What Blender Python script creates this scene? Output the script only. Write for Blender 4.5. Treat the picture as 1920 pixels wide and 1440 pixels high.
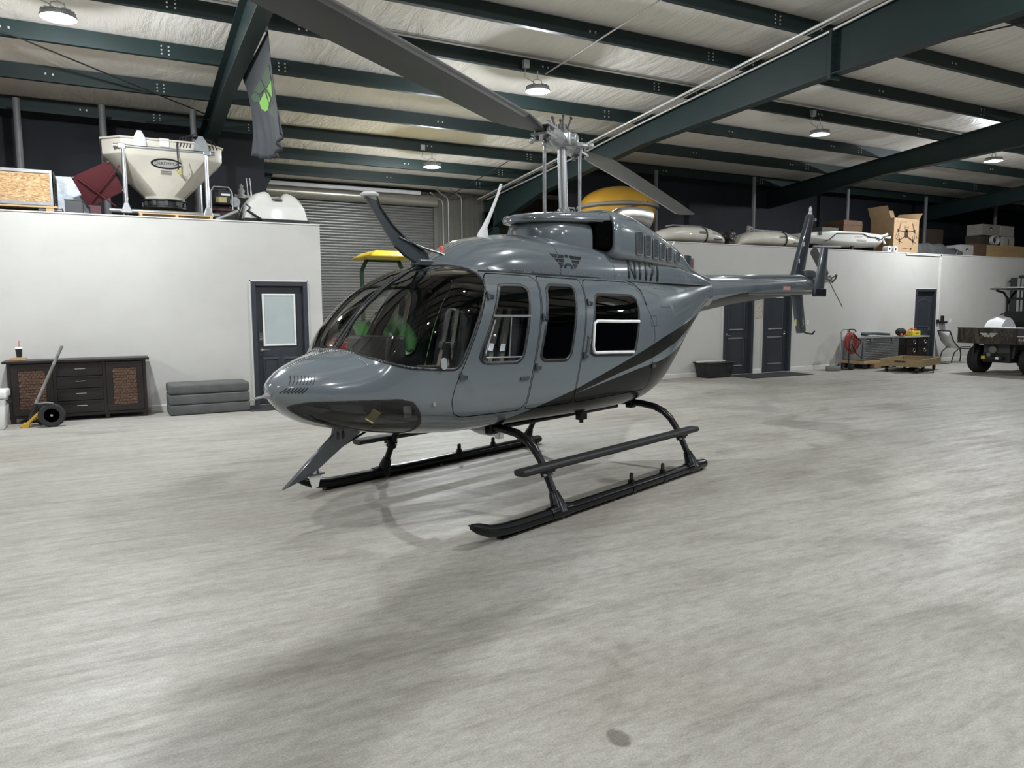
import bpy, bmesh, math, random
import numpy as np
from mathutils import Vector, Matrix
PI = math.pi
scene = bpy.context.scene
for _o in list(bpy.data.objects):
    bpy.data.objects.remove(_o, do_unlink=True)
C = scene.collection

# ---------------------------------------------------------------- camera, world, exposure
CAM_YAW, CAM_PITCH, CAM_ROLL, FPX, CAM_H = 0.487875, 0.102523, -0.006175, 1374.5, 1.6
def cam_axes(yaw, pitch, roll):
    cy, sy, cp, sp = math.cos(yaw), math.sin(yaw), math.cos(pitch), math.sin(pitch)
    f = Vector((sy*cp, cy*cp, -sp)); r = Vector((cy, -sy, 0)); u = r.cross(f)
    c, s = math.cos(roll), math.sin(roll)
    return c*r + s*u, -s*r + c*u, f
_r, _u, _f = cam_axes(CAM_YAW, CAM_PITCH, CAM_ROLL)
cam_data = bpy.data.cameras.new('camera'); cam = bpy.data.objects.new('camera', cam_data); C.objects.link(cam)
cam_data.sensor_fit = 'HORIZONTAL'; cam_data.sensor_width = 36.0; cam_data.lens = FPX/1920*36.0
cam_data.clip_start = 0.05; cam_data.clip_end = 300
_m = Matrix(((_r.x, _u.x, -_f.x, 0), (_r.y, _u.y, -_f.y, 0), (_r.z, _u.z, -_f.z, CAM_H), (0, 0, 0, 1)))
cam.matrix_world = _m
scene.camera = cam
world = bpy.data.worlds.new('world'); scene.world = world; world.use_nodes = True
world.node_tree.nodes['Background'].inputs[0].default_value = (0.010, 0.012, 0.018, 1)
world.node_tree.nodes['Background'].inputs[1].default_value = 1.0
vs = scene.view_settings
vs.view_transform = 'Standard'; vs.look = 'None'; vs.gamma = 1.0; vs.exposure = 0.12; vs.use_curve_mapping = False
try:
    scene.cycles.use_denoising = True
    scene.cycles.denoiser = 'OPENIMAGEDENOISE'
    scene.cycles.max_bounces = 8; scene.cycles.transparent_max_bounces = 16
    scene.cycles.sample_clamp_indirect = 6.0
except Exception:
    pass
LAMP_POWER = 190.0      # each high-bay LED lamp, downward
LAMP_FILL = 185.0       # extra point light added below each lamp to lift the ceiling
LAMP_COLOR = (0.93, 0.97, 1.0)
# LED high-bay lamps hang in rows under the roof (x, y); unseen ones behind the camera, some added as fill
# (x, y, share of full output, tuned per lamp to balance the light)
LAMP_SPOTS = [(-0.48, 10.9, 1.0), (6.30, 10.9, 1.0), (13.1, 10.9, 0.12), (19.4, 10.9, 1.0), (6.36, 15.75, 0.9),
              (-0.85, 3.4, 0.72), (6.3, 3.4, 0.95), (-7.6, 3.4, 1.0), (-7.2, 10.9, 1.0), (20.2, 3.4, 0.8),
              (-0.7, -1.6, 0.45), (6.3, -1.6, 0.55), (13.1, -1.6, 0.9), (-7.2, -1.6, 0.5), (-0.7, -7.0, 0.6), (6.3, -7.0, 0.6), (13.1, -7.0, 0.7)]

# ---------------------------------------------------------------- materials
def _nt(name):
    m = bpy.data.materials.new(name); m.use_nodes = True
    nt = m.node_tree; b = nt.nodes['Principled BSDF']
    return m, nt, b
def _set(b, k, v):
    if k in b.inputs: b.inputs[k].default_value = v
def _coord(nt, space='Object', scale=(1, 1, 1), rot=(0, 0, 0)):
    tc = nt.nodes.new('ShaderNodeTexCoord'); mp = nt.nodes.new('ShaderNodeMapping')
    mp.inputs['Scale'].default_value = scale; mp.inputs['Rotation'].default_value = rot
    nt.links.new(tc.outputs[space], mp.inputs['Vector']); return mp.outputs['Vector']
def _noise(nt, vec, scale=5, detail=4, rough=0.55, dist=0.0):
    n = nt.nodes.new('ShaderNodeTexNoise'); n.inputs['Scale'].default_value = scale; n.inputs['Detail'].default_value = detail
    n.inputs['Roughness'].default_value = rough; n.inputs['Distortion'].default_value = dist
    nt.links.new(vec, n.inputs['Vector']); return n.outputs['Fac']
def _ramp(nt, fac, stops):
    r = nt.nodes.new('ShaderNodeValToRGB'); el = r.color_ramp.elements
    while len(el) > 1: el.remove(el[0])
    el[0].position = stops[0][0]; el[0].color = (*stops[0][1], 1)
    for p, c in stops[1:]:
        e = el.new(p); e.color = (*c, 1)
    nt.links.new(fac, r.inputs['Fac']); return r.outputs['Color']
def _mix(nt, fac, a, b, mode='MIX'):
    n = nt.nodes.new('ShaderNodeMix'); n.data_type = 'RGBA'; n.blend_type = mode
    for i, v in ((0, fac), (6, a), (7, b)):
        if isinstance(v, (int, float)): n.inputs[i].default_value = v
        elif isinstance(v, tuple): n.inputs[i].default_value = (*v, 1) if len(v) == 3 else v
        else: nt.links.new(v, n.inputs[i])
    return n.outputs[2]
def _bump(nt, b, h, strength=0.2, dist=0.01):
    n = nt.nodes.new('ShaderNodeBump'); n.inputs['Strength'].default_value = strength; n.inputs['Distance'].default_value = dist
    nt.links.new(h, n.inputs['Height']); nt.links.new(n.outputs['Normal'], b.inputs['Normal'])
MATS = {}
def mat(name, col, rough=0.5, metal=0.0, coat=0.0, var=0.06, scale=6.0, bump=0.0, spec=0.5, bscale=None, stretch=(1, 1, 1)):
    """painted / plastic / metal surface with faint procedural mottling"""
    if name in MATS: return MATS[name]
    m, nt, b = _nt(name)
    v = _coord(nt, 'Object', stretch)
    f = _noise(nt, v, scale, 4)
    lo = tuple(max(0, c*(1-var)) for c in col); hi = tuple(min(1, c*(1+var)) for c in col)
    nt.links.new(_ramp(nt, f, [(0.3, lo), (0.7, hi)]), b.inputs['Base Color'])
    _set(b, 'Roughness', rough); _set(b, 'Metallic', metal); _set(b, 'Coat Weight', coat); _set(b, 'Coat Roughness', 0.04)
    _set(b, 'Specular IOR Level', spec)
    if bump: _bump(nt, b, _noise(nt, v, bscale or scale*6, 3), bump, 0.004)
    MATS[name] = m; return m
def emis(name, col, strength):
    m, nt, b = _nt(name); _set(b, 'Base Color', (*col, 1)); _set(b, 'Emission Color', (*col, 1)); _set(b, 'Emission Strength', strength)
    MATS[name] = m; return m
def glass(name, tint, rough=0.0, ior=1.5):
    """single sheet of tinted acrylic: Fresnel reflection over tinted see-through"""
    m = bpy.data.materials.new(name); m.use_nodes = True; nt = m.node_tree
    for n in list(nt.nodes): nt.nodes.remove(n)
    out = nt.nodes.new('ShaderNodeOutputMaterial'); mx = nt.nodes.new('ShaderNodeMixShader')
    tr = nt.nodes.new('ShaderNodeBsdfTransparent'); gl = nt.nodes.new('ShaderNodeBsdfGlossy'); fr = nt.nodes.new('ShaderNodeFresnel')
    fr.inputs['IOR'].default_value = ior; gl.inputs['Roughness'].default_value = rough; gl.inputs['Color'].default_value = (1, 1, 1, 1)
    v = _coord(nt, 'Object'); f = _noise(nt, v, 3, 2)
    nt.links.new(_ramp(nt, f, [(0.3, tuple(c*0.96 for c in tint)), (0.7, tint)]), tr.inputs['Color'])
    nt.links.new(fr.outputs[0], mx.inputs[0]); nt.links.new(tr.outputs[0], mx.inputs[1]); nt.links.new(gl.outputs[0], mx.inputs[2])
    nt.links.new(mx.outputs[0], out.inputs['Surface']); MATS[name] = m; return m

OIL_SPOT = (1.61, 2.16, 0.05)
def concrete():
    m, nt, b = _nt('concrete')
    v = _coord(nt, 'Object', (1, 1, 1), (0, 0, -0.42))
    vs_ = _coord(nt, 'Object', (0.30, 2.6, 1), (0, 0, -0.42))
    big = _noise(nt, v, 0.30, 6, 0.62, 0.3); mid = _noise(nt, vs_, 2.6, 8, 0.74, 0.4); fine = _noise(nt, _coord(nt, 'Object', (0.6, 1.5, 1), (0, 0, -0.42)), 14, 8, 0.8); grit = _noise(nt, v, 110, 4, 0.7)
    c1 = _ramp(nt, big, [(0.30, (0.275, 0.258, 0.228)), (0.50, (0.365, 0.352, 0.325)), (0.70, (0.425, 0.418, 0.400))])
    c2 = _ramp(nt, mid, [(0.28, (0.62, 0.605, 0.58)), (0.50, (0.92, 0.915, 0.90)), (0.66, (1.04, 1.04, 1.04))])
    c = _mix(nt, 0.85, c1, c2, 'MULTIPLY')
    c = _mix(nt, 0.55, c, _ramp(nt, fine, [(0.36, (0.60, 0.585, 0.56)), (0.58, (1.12, 1.12, 1.11))]), 'MULTIPLY')
    c = _mix(nt, 0.6, c, _ramp(nt, grit, [(0.35, (0.62, 0.605, 0.58)), (0.62, (1.14, 1.14, 1.13))]), 'MULTIPLY')
    smudge = _noise(nt, _coord(nt, 'Object', (0.7, 1.5, 1), (0, 0, -0.42)), 0.85, 7, 0.62, 0.8)
    c = _mix(nt, 0.8, c, _ramp(nt, smudge, [(0.30, (0.60, 0.585, 0.555)), (0.44, (0.94, 0.93, 0.915)), (0.62, (1.0, 1.0, 1.0)), (0.75, (1.10, 1.10, 1.09))]), 'MULTIPLY')
    # a few dark oil spots
    vo = nt.nodes.new('ShaderNodeTexVoronoi'); vo.inputs['Scale'].default_value = 0.33; nt.links.new(v, vo.inputs['Vector'])
    c = _mix(nt, 0.7, c, _ramp(nt, vo.outputs['Distance'], [(0.028, (0.45, 0.43, 0.40)), (0.05, (1, 1, 1))]), 'MULTIPLY')
    geo = nt.nodes.new('ShaderNodeTexCoord'); wob = nt.nodes.new('ShaderNodeTexNoise'); wob.inputs['Scale'].default_value = 9; nt.links.new(geo.outputs['Object'], wob.inputs['Vector'])
    pv = _mix(nt, 0.10, geo.outputs['Object'], wob.outputs['Color'], 'ADD')
    vm = nt.nodes.new('ShaderNodeVectorMath'); vm.operation = 'DISTANCE'; nt.links.new(pv, vm.inputs[0]); vm.inputs[1].default_value = OIL_SPOT
    c = _mix(nt, 1.0, c, _ramp(nt, vm.outputs['Value'], [(0.050, (0.50, 0.49, 0.47)), (0.066, (1, 1, 1))]), 'MULTIPLY')
    nt.links.new(c, b.inputs['Base Color'])
    r = _ramp(nt, mid, [(0.3, (0.62,)*3), (0.7, (0.36,)*3)])
    nt.links.new(r, b.inputs['Roughness']); _set(b, 'Specular IOR Level', 0.35)
    _bump(nt, b, fine, 0.12, 0.004); MATS['concrete'] = m; return m
def drywall():
    m, nt, b = _nt('painted_drywall')
    v = _coord(nt, 'Object'); f = _noise(nt, v, 0.5, 4, 0.6); g = _noise(nt, v, 3.5, 5, 0.6)
    c = _ramp(nt, f, [(0.3, (0.47, 0.46, 0.43)), (0.7, (0.53, 0.52, 0.495))])
    c = _mix(nt, 0.25, c, _ramp(nt, g, [(0.25, (0.86, 0.85, 0.82)), (0.5, (1, 1, 1))]), 'MULTIPLY')
    nt.links.new(c, b.inputs['Base Color']); _set(b, 'Roughness', 0.55); _set(b, 'Specular IOR Level', 0.3)
    _bump(nt, b, _noise(nt, v, 60, 3), 0.08, 0.002); MATS['drywall'] = m; return m
def insulation():
    m, nt, b = _nt('vinyl_insulation')
    v = _coord(nt, 'Object', (1.0, 0.10, 1)); v2 = _coord(nt, 'Object', (1.0, 0.35, 1), (0, 0, 0.35))
    f = _noise(nt, v, 4.5, 5, 0.6, 0.3); g = _noise(nt, v2, 2.2, 6, 0.6, 1.2); h = _noise(nt, _coord(nt, 'Object'), 0.4, 3)
    c = _ramp(nt, h, [(0.3, (0.86, 0.815, 0.745)), (0.7, (0.93, 0.895, 0.84))])
    nt.links.new(c, b.inputs['Base Color']); _set(b, 'Roughness', 0.42); _set(b, 'Specular IOR Level', 0.4)
    mx = _mix(nt, 0.5, _ramp(nt, f, [(0.2, (0,)*3), (0.8, (1,)*3)]), _ramp(nt, g, [(0.3, (0,)*3), (0.6, (1,)*3)]))
    _bump(nt, b, mx, 0.55, 0.06); MATS['insulation'] = m; return m
def osb():
    m, nt, b = _nt('osb_board')
    v = _coord(nt, 'Object', (1, 1, 1))
    vo = nt.nodes.new('ShaderNodeTexVoronoi'); vo.inputs['Scale'].default_value = 60; vo.inputs['Randomness'].default_value = 1.0
    v2 = _coord(nt, 'Object', (0.5, 1, 1.6), (0, 0.5, 0)); n0 = nt.nodes.new('ShaderNodeTexNoise'); n0.inputs['Scale'].default_value = 9
    nt.links.new(v2, n0.inputs['Vector']); vv = _mix(nt, 0.12, v2, n0.outputs['Color']); nt.links.new(vv, vo.inputs['Vector'])
    sep = nt.nodes.new('ShaderNodeSeparateColor'); nt.links.new(vo.outputs['Color'], sep.inputs[0])
    c = _ramp(nt, sep.outputs[0], [(0.0, (0.24, 0.13, 0.05)), (0.35, (0.38, 0.23, 0.10)), (0.7, (0.46, 0.30, 0.15)), (1.0, (0.56, 0.40, 0.23))])
    nt.links.new(c, b.inputs['Base Color']); _set(b, 'Roughness', 0.7); _bump(nt, b, vo.outputs['Distance'], 0.2, 0.004)
    MATS['osb'] = m; return m
def wood(name, c0, c1, scale=3.0, axis='X', rough=0.6):
    if name in MATS: return MATS[name]
    m, nt, b = _nt(name)
    st = {'X': (0.12, 1, 1), 'Y': (1, 0.12, 1), 'Z': (1, 1, 0.12)}[axis]
    v = _coord(nt, 'Object', st); f = _noise(nt, v, scale*6, 6, 0.65, 0.6); g = _noise(nt, v, scale, 3)
    c = _mix(nt, 0.5, _ramp(nt, f, [(0.3, c0), (0.7, c1)]), _ramp(nt, g, [(0.3, c0), (0.7, c1)]))
    nt.links.new(c, b.inputs['Base Color']); _set(b, 'Roughness', rough); _bump(nt, b, f, 0.15, 0.003); MATS[name] = m; return m
def camo():
    m, nt, b = _nt('camouflage_print')
    v = _coord(nt, 'Object', (1, 1, 0.45)); f = _noise(nt, v, 9, 6, 0.7, 1.5); g = _noise(nt, v, 26, 4, 0.7, 0.5)
    c = _ramp(nt, f, [(0.34, (0.008, 0.007, 0.006)), (0.45, (0.026, 0.021, 0.014)), (0.55, (0.055, 0.046, 0.030)), (0.66, (0.11, 0.10, 0.07))])
    c = _mix(nt, 0.7, c, _ramp(nt, g, [(0.35, (0.35,)*3), (0.6, (1.1,)*3)]), 'MULTIPLY')
    nt.links.new(c, b.inputs['Base Color']); _set(b, 'Roughness', 0.45); MATS['camo'] = m; return m
def weave():
    m, nt, b = _nt('woven_rattan')
    v = _coord(nt, 'Object', (1, 1, 1)); g = _noise(nt, v, 30, 4)
    c = _ramp(nt, g, [(0.25, (0.03, 0.015, 0.009)), (0.5, (0.075, 0.036, 0.02)), (0.75, (0.14, 0.075, 0.045))])
    nt.links.new(c, b.inputs['Base Color']); _set(b, 'Roughness', 0.6); MATS['weave'] = m; return m

# ---------------------------------------------------------------- mesh builder
class MB:
    """collects simple shapes and links them as one mesh object"""
    def __init__(s): s.v = []; s.f = []; s.m = []
    def add(s, verts, faces, mi=0, M=None):
        o = len(s.v)
        if M is not None: verts = [tuple(M @ Vector(p)) for p in verts]
        s.v += [tuple(map(float, p)) for p in verts]; s.f += [tuple(i+o for i in f) for f in faces]; s.m += [mi]*len(faces); return s
    def box(s, c, d, rz=0.0, mi=0, M=None):
        x, y, z = d[0]/2, d[1]/2, d[2]/2; cs, sn = math.cos(rz), math.sin(rz)
        vs_ = [(c[0]+a*x*cs-b*y*sn, c[1]+a*x*sn+b*y*cs, c[2]+e*z) for a in (-1, 1) for b in (-1, 1) for e in (-1, 1)]
        return s.add(vs_, [(0, 1, 3, 2), (4, 6, 7, 5), (0, 4, 5, 1), (2, 3, 7, 6), (0, 2, 6, 4), (1, 5, 7, 3)], mi, M)
    def bb(s, x0, x1, y0, y1, z0, z1, mi=0, M=None):
        return s.box(((x0+x1)/2, (y0+y1)/2, (z0+z1)/2), (x1-x0, y1-y0, z1-z0), 0, mi, M)
    def bar(s, p, q, w, h, mi=0, up=(0, 0, 1), M=None):
        """rectangular bar from p to q, w across, h along up"""
        p, q = Vector(p), Vector(q); d = (q-p).normalized(); u = Vector(up)
        if abs(d.dot(u)) > 0.99: u = Vector((1, 0, 0))
        r = d.cross(u).normalized(); u = r.cross(d)
        vs_ = [e + r*a*w/2 + u*b*h/2 for e in (p, q) for a, b in ((-1, -1), (1, -1), (1, 1), (-1, 1))]
        return s.add(vs_, [(3, 2, 1, 0), (4, 5, 6, 7), (0, 1, 5, 4), (1, 2, 6, 5), (2, 3, 7, 6), (3, 0, 4, 7)], mi, M)
    def tube(s, pts, r, n=10, mi=0, caps=True, closed=False, M=None):
        P = [Vector(p) for p in pts]; k = len(P); rs = r if isinstance(r, (list, tuple)) else [r]*k
        vs_ = []; up = None
        for i in range(k):
            a = P[i-1] if (i > 0 or closed) else P[i]; b = P[(i+1) % k] if (i < k-1 or closed) else P[i]
            d = (b-a)
            d = d.normalized() if d.length > 1e-9 else Vector((0, 0, 1))
            if up is None:
                up = Vector((0, 0, 1)) if abs(d.z) < 0.9 else Vector((1, 0, 0))
            x = up - d*up.dot(d)
            if x.length < 1e-6: x = Vector((1, 0, 0)) - d*d.x
            x.normalize(); y = d.cross(x); up = x
            vs_ += [P[i] + (x*math.cos(2*PI*j/n) + y*math.sin(2*PI*j/n))*rs[i] for j in range(n)]
        fs = []
        for i in range(k if closed else k-1):
            i2 = (i+1) % k
            fs += [(i*n+j, i*n+(j+1) % n, i2*n+(j+1) % n, i2*n+j) for j in range(n)]
        if caps and not closed: fs += [tuple(reversed(range(n))), tuple((k-1)*n+j for j in range(n))]
        return s.add(vs_, fs, mi, M)
    def cyl(s, p, q, r, n=16, mi=0, r2=None, M=None): return s.tube([p, q], [r, r if r2 is None else r2], n, mi, True, False, M)
    def lathe(s, prof, c=(0, 0, 0), n=24, mi=0, axis='z', M=None, a0=0.0, a1=2*PI):
        """prof: (radius, height) pairs"""
        full = abs(a1-a0-2*PI) < 1e-6; k = n if full else n+1; vs_ = []
        for r, h in prof:
            for j in range(k):
                a = a0+(a1-a0)*j/n; x, y = r*math.cos(a), r*math.sin(a)
                p = {'z': (x, y, h), 'x': (h, x, y), 'y': (x, h, y)}[axis]
                vs_.append((p[0]+c[0], p[1]+c[1], p[2]+c[2]))
        fs = []
        for i in range(len(prof)-1):
            for j in range(n):
                j2 = (j+1) % k
                fs.append((i*k+j, i*k+j2, (i+1)*k+j2, (i+1)*k+j))
        if full:
            if prof[0][0] > 1e-6: fs.append(tuple(reversed(range(k))))
            if prof[-1][0] > 1e-6: fs.append(tuple((len(prof)-1)*k+j for j in range(k)))
        return s.add(vs_, fs, mi, M)
    def ball(s, c, r, n=14, mi=0, sc=(1, 1, 1), M=None):
        h = max(4, n//2); prof = [(math.sin(PI*i/h), -math.cos(PI*i/h)) for i in range(h+1)]
        o = MB().lathe(prof, n=n); return s.add([(c[0]+p[0]*r*sc[0], c[1]+p[1]*r*sc[1], c[2]+p[2]*r*sc[2]) for p in o.v], o.f, mi, M)
    def prism(s, poly, f0, f1, mi=0, M=None):
        """poly: list of 2-D points; f0, f1 map a 2-D point to the two 3-D faces"""
        n = len(poly); vs_ = [f0(*p) for p in poly] + [f1(*p) for p in poly]
        return s.add(vs_, [tuple(range(n)), tuple(range(2*n-1, n-1, -1))] + [(i, (i+1) % n, n+(i+1) % n, n+i) for i in range(n)], mi, M)
    def loft(s, rings, mi=0, caps=True, M=None, closed=True):
        n = len(rings[0]); vs_ = [p for r in rings for p in r]; fs = []
        for i in range(len(rings)-1):
            for j in range(n if closed else n-1): fs.append((i*n+j, i*n+(j+1) % n, (i+1)*n+(j+1) % n, (i+1)*n+j))
        if caps: fs += [tuple(reversed(range(n))), tuple((len(rings)-1)*n+j for j in range(n))]
        return s.add(vs_, fs, mi, M)
    def build(s, name, mats, parent=None, smooth=None, bevel=0.0, seg=2, M=None, loc=None, fixn=True):
        me = bpy.data.meshes.new(name); me.from_pydata(s.v, [], s.f)
        for m_ in (mats if isinstance(mats, (list, tuple)) else [mats]): me.materials.append(m_)
        for p, i in zip(me.polygons, s.m): p.material_index = i
        bm = bmesh.new(); bm.from_mesh(me)
        if fixn: bmesh.ops.recalc_face_normals(bm, faces=bm.faces)
        if bevel > 0:
            bm.normal_update()
            ed = [e for e in bm.edges if len(e.link_faces) == 2 and e.calc_face_angle(0) > 0.6]
            bmesh.ops.bevel(bm, geom=ed, offset=bevel, offset_type='OFFSET', segments=seg, profile=0.5, affect='EDGES', clamp_overlap=True)
        bm.to_mesh(me); bm.free()
        o = bpy.data.objects.new(name, me); C.objects.link(o)
        if smooth is not None:
            ang = smooth if smooth is not True else 0.6
            bm = bmesh.new(); bm.from_mesh(me)
            for f in bm.faces: f.smooth = True
            for e in bm.edges: e.smooth = not (len(e.link_faces) == 2 and e.calc_face_angle(0) > ang)
            bm.to_mesh(me); bm.free()
        if parent is not None: o.parent = parent
        if M is not None: o.matrix_local = M
        if loc is not None: o.location = loc
        return o
def tag(o, label=None, cat=None, group=None, kind=None):
    for k, v in (('label', label), ('category', cat), ('group', group), ('kind', kind)):
        if v: o[k] = v
    return o
def thing(name, label, cat, loc=(0, 0, 0), rz=0.0, group=None, kind=None):
    o = bpy.data.objects.new(name, None); C.objects.link(o); o.location = loc; o.rotation_euler = (0, 0, rz); o.empty_display_size = 0.1
    return tag(o, label, cat, group, kind)
def copy_tree(o, parent=None):
    c = o.copy(); C.objects.link(c); c.parent = parent
    for ch in [x for x in bpy.data.objects if x.parent == o and x != c]: copy_tree(ch, c)
    return c
def text_mesh(body, size, extrude=0.0, align='CENTER', spacing=1.0, shear=0.0, sx=1.0, bold=0.0):
    """lettering as (verts, faces) in the xy plane"""
    cu = bpy.data.curves.new('lettering', 'FONT'); cu.body = body; cu.size = size; cu.extrude = extrude; cu.align_x = align; cu.align_y = 'CENTER'
    cu.space_character = spacing; cu.shear = shear; cu.resolution_u = 3; cu.offset = bold
    ob = bpy.data.objects.new('lettering', cu); C.objects.link(ob)
    dg = bpy.context.evaluated_depsgraph_get(); me = bpy.data.meshes.new_from_object(ob.evaluated_get(dg))
    v = [(p.co.x*sx, p.co.y, p.co.z) for p in me.vertices]; f = [tuple(p.vertices) for p in me.polygons]
    bpy.data.objects.remove(ob, do_unlink=True); bpy.data.curves.remove(cu); bpy.data.meshes.remove(me)
    return v, f
def sliced(v, f, step):
    """cut flat lettering into thin rows so that it can follow a curved skin"""
    me = bpy.data.meshes.new('tmp'); me.from_pydata(v, [], f); bm = bmesh.new(); bm.from_mesh(me)
    y0, y1 = min(p[1] for p in v), max(p[1] for p in v); y = y0+step
    while y < y1:
        bmesh.ops.bisect_plane(bm, geom=bm.verts[:]+bm.edges[:]+bm.faces[:], plane_co=(0, y, 0), plane_no=(0, 1, 0)); y += step
    bm.verts.index_update(); v2 = [tuple(p.co) for p in bm.verts]; f2 = [tuple(q.index for q in p.verts) for p in bm.faces]
    bm.free(); bpy.data.meshes.remove(me); return v2, f2
def arc(c, r, a0, a1, n=8):
    return [(c[0]+r*math.cos(a0+(a1-a0)*i/n), c[1]+r*math.sin(a0+(a1-a0)*i/n)) for i in range(n+1)]
def rrect(x0, x1, y0, y1, r, n=4):
    return arc((x1-r, y1-r), r, 0, PI/2, n) + arc((x0+r, y1-r), r, PI/2, PI, n) + arc((x0+r, y0+r), r, PI, 1.5*PI, n) + arc((x1-r, y0+r), r, 1.5*PI, 2*PI, n)

# common materials
GREEN_STEEL = mat('green_painted_steel', (0.0105, 0.027, 0.027), 0.55, 0.0, var=0.12, scale=2)
GALV = mat('galvanised_steel', (0.33, 0.34, 0.35), 0.42, 0.8, var=0.15, scale=9)
ALU = mat('bare_aluminium', (0.44, 0.45, 0.46), 0.36, 0.9, var=0.1, scale=12)
CHROME = mat('polished_chrome', (0.75, 0.75, 0.76), 0.12, 1.0, var=0.04)
BLACK = mat('black_plastic', (0.012, 0.012, 0.013), 0.45, var=0.15)
BLACKGLOSS = mat('black_gloss_paint', (0.010, 0.011, 0.013), 0.16, coat=0.6, var=0.2)
RUBBER = mat('black_rubber', (0.014, 0.014, 0.015), 0.7, var=0.25, scale=14, bump=0.2)
WHITE = mat('white_paint', (0.72, 0.72, 0.70), 0.35, var=0.04)
WHITEGLOSS = mat('white_gelcoat', (0.68, 0.67, 0.63), 0.2, coat=0.5, var=0.05, scale=3)
CREAM = mat('cream_gelcoat', (0.60, 0.57, 0.49), 0.3, coat=0.3, var=0.08, scale=2.5)
DOORPAINT = mat('charcoal_door_paint', (0.030, 0.034, 0.042), 0.38, var=0.08)
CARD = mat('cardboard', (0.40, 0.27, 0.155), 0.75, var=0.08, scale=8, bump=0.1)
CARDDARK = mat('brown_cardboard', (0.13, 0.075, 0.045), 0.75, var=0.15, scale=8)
OSB = osb(); CONCRETE = concrete(); DRYWALL = drywall(); INSUL = insulation(); CAMO = camo(); WEAVE = weave()
PINE = wood('pine_board', (0.42, 0.27, 0.12), (0.62, 0.44, 0.23)); PALLETWOOD = wood('pallet_wood', (0.30, 0.19, 0.09), (0.48, 0.33, 0.17))
EOF_MARK = None
# ================================================================ the hangar
def zp(y): return 6.4 + 0.166 - 0.083*abs(y+2.0)          # underside of the purlins
YW, ZM, YB, YD = 12.95, 3.05, 16.3, 20.2                  # office wall, its height, dark wall over the loft, outer wall
X0, X1, YF = -13.0, 40.0, -11.0
# floor: one slab with fine saw-cut joints
b = MB(); b.bb(X0, X1, YF, YD+0.2, -0.15, 0)
tag(b.build('floor', CONCRETE), 'stained grey concrete hangar floor', None, None, 'structure')
# ceiling: white vinyl insulation sagging between the purlins
PUR = [18.6, 17.25, 15.75, 14.15, 12.55, 11.0, 9.6, 8.2, 6.7, 5.2, 3.7, 2.2, 0.7, -0.8, -3.2, -4.7, -6.2, -7.7, -9.2]
ys = sorted(set([YF] + PUR + [-2.0, YD]))
random.seed(4)
rows = []
for i in range(len(ys)-1):
    for k in range(4): rows.append((ys[i]+(ys[i+1]-ys[i])*k/4, (0, 0.6, 0.9, 0.6)[k]))
rows.append((ys[-1], 0))
nx = 90; v = []; f = []
for (y, sg) in rows:
    for i in range(nx+1):
        x = X0+(X1-X0)*i/nx; w_ = random.uniform(0.6, 1.15)
        v.append((x, y, zp(y)+0.262-0.05*sg*w_))
for r in range(len(rows)-1):
    for i in range(nx): f.append((r*(nx+1)+i, r*(nx+1)+i+1, (r+1)*(nx+1)+i+1, (r+1)*(nx+1)+i))
b = MB(); b.add(v, f); n0 = len(b.v)
ceiling = b.build('ceiling', INSUL, smooth=1.2); tag(ceiling, 'white vinyl insulation ceiling', None, None, 'structure')
sm = ceiling.modifiers.new('thickness', 'SOLIDIFY'); sm.thickness = 0.06; sm.offset = 1.0
RAF = [-6.1, 1.65, 9.70, 17.40, 25.1, 32.8]
BOLT = mat('zinc_bolt', (0.75, 0.76, 0.78), 0.3, 0.6)
def purlin(y):
    """Z-section roof purlin with bolt heads at the laps over each rafter"""
    z0 = zp(y); s = 1 if y > -2 else -1
    b = MB(); t = 0.012; h = 0.25; wf = 0.075
    prof = [(0, 0), (-wf*s, 0), (-wf*s, 0.025), (-(wf-t)*s, 0.025), (-(wf-t)*s, t), (-t*s/2, t), (-t*s/2, h-t), (0, h-t)]
    prof = [(-wf*s, 0), (t*s/2, 0), (t*s/2, h-t), (wf*s, h-t), (wf*s, h), (-t*s/2, h), (-t*s/2, t), (-wf*s, t)]
    b.prism(prof, lambda p, q: (X0+0.1, y+p, z0+q), lambda p, q: (X1-0.1, y+p, z0+q))
    for xr in RAF:
        for dx in (-0.9, -0.8, 0.8, 0.9):
            for dz in (0.07, 0.125, 0.18): b.box((xr+dx, y-0.012*s, z0+dz), (0.022, 0.014, 0.022), 0, 1)
    for k in range(16):
        xr = X0+1.7+k*3.35+(hash(round(y*10)) % 7)*0.2
        for dx in (0, 0.1): b.box((xr+dx, y-0.012*s, z0+0.13), (0.022, 0.014, 0.03), 0, 1)
    return b.build('purlin', [GREEN_STEEL, BOLT], ceiling)
for y in PUR: purlin(y)
def rdepth(y):
    return float(np.interp(y, [-11, -2, 2, 5.2, 7.85, 12.4, 16.5, 18.5, 20], [0.5, 0.85, 0.95, 0.90, 0.68, 0.44, 0.50, 0.75, 1.0]))
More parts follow.
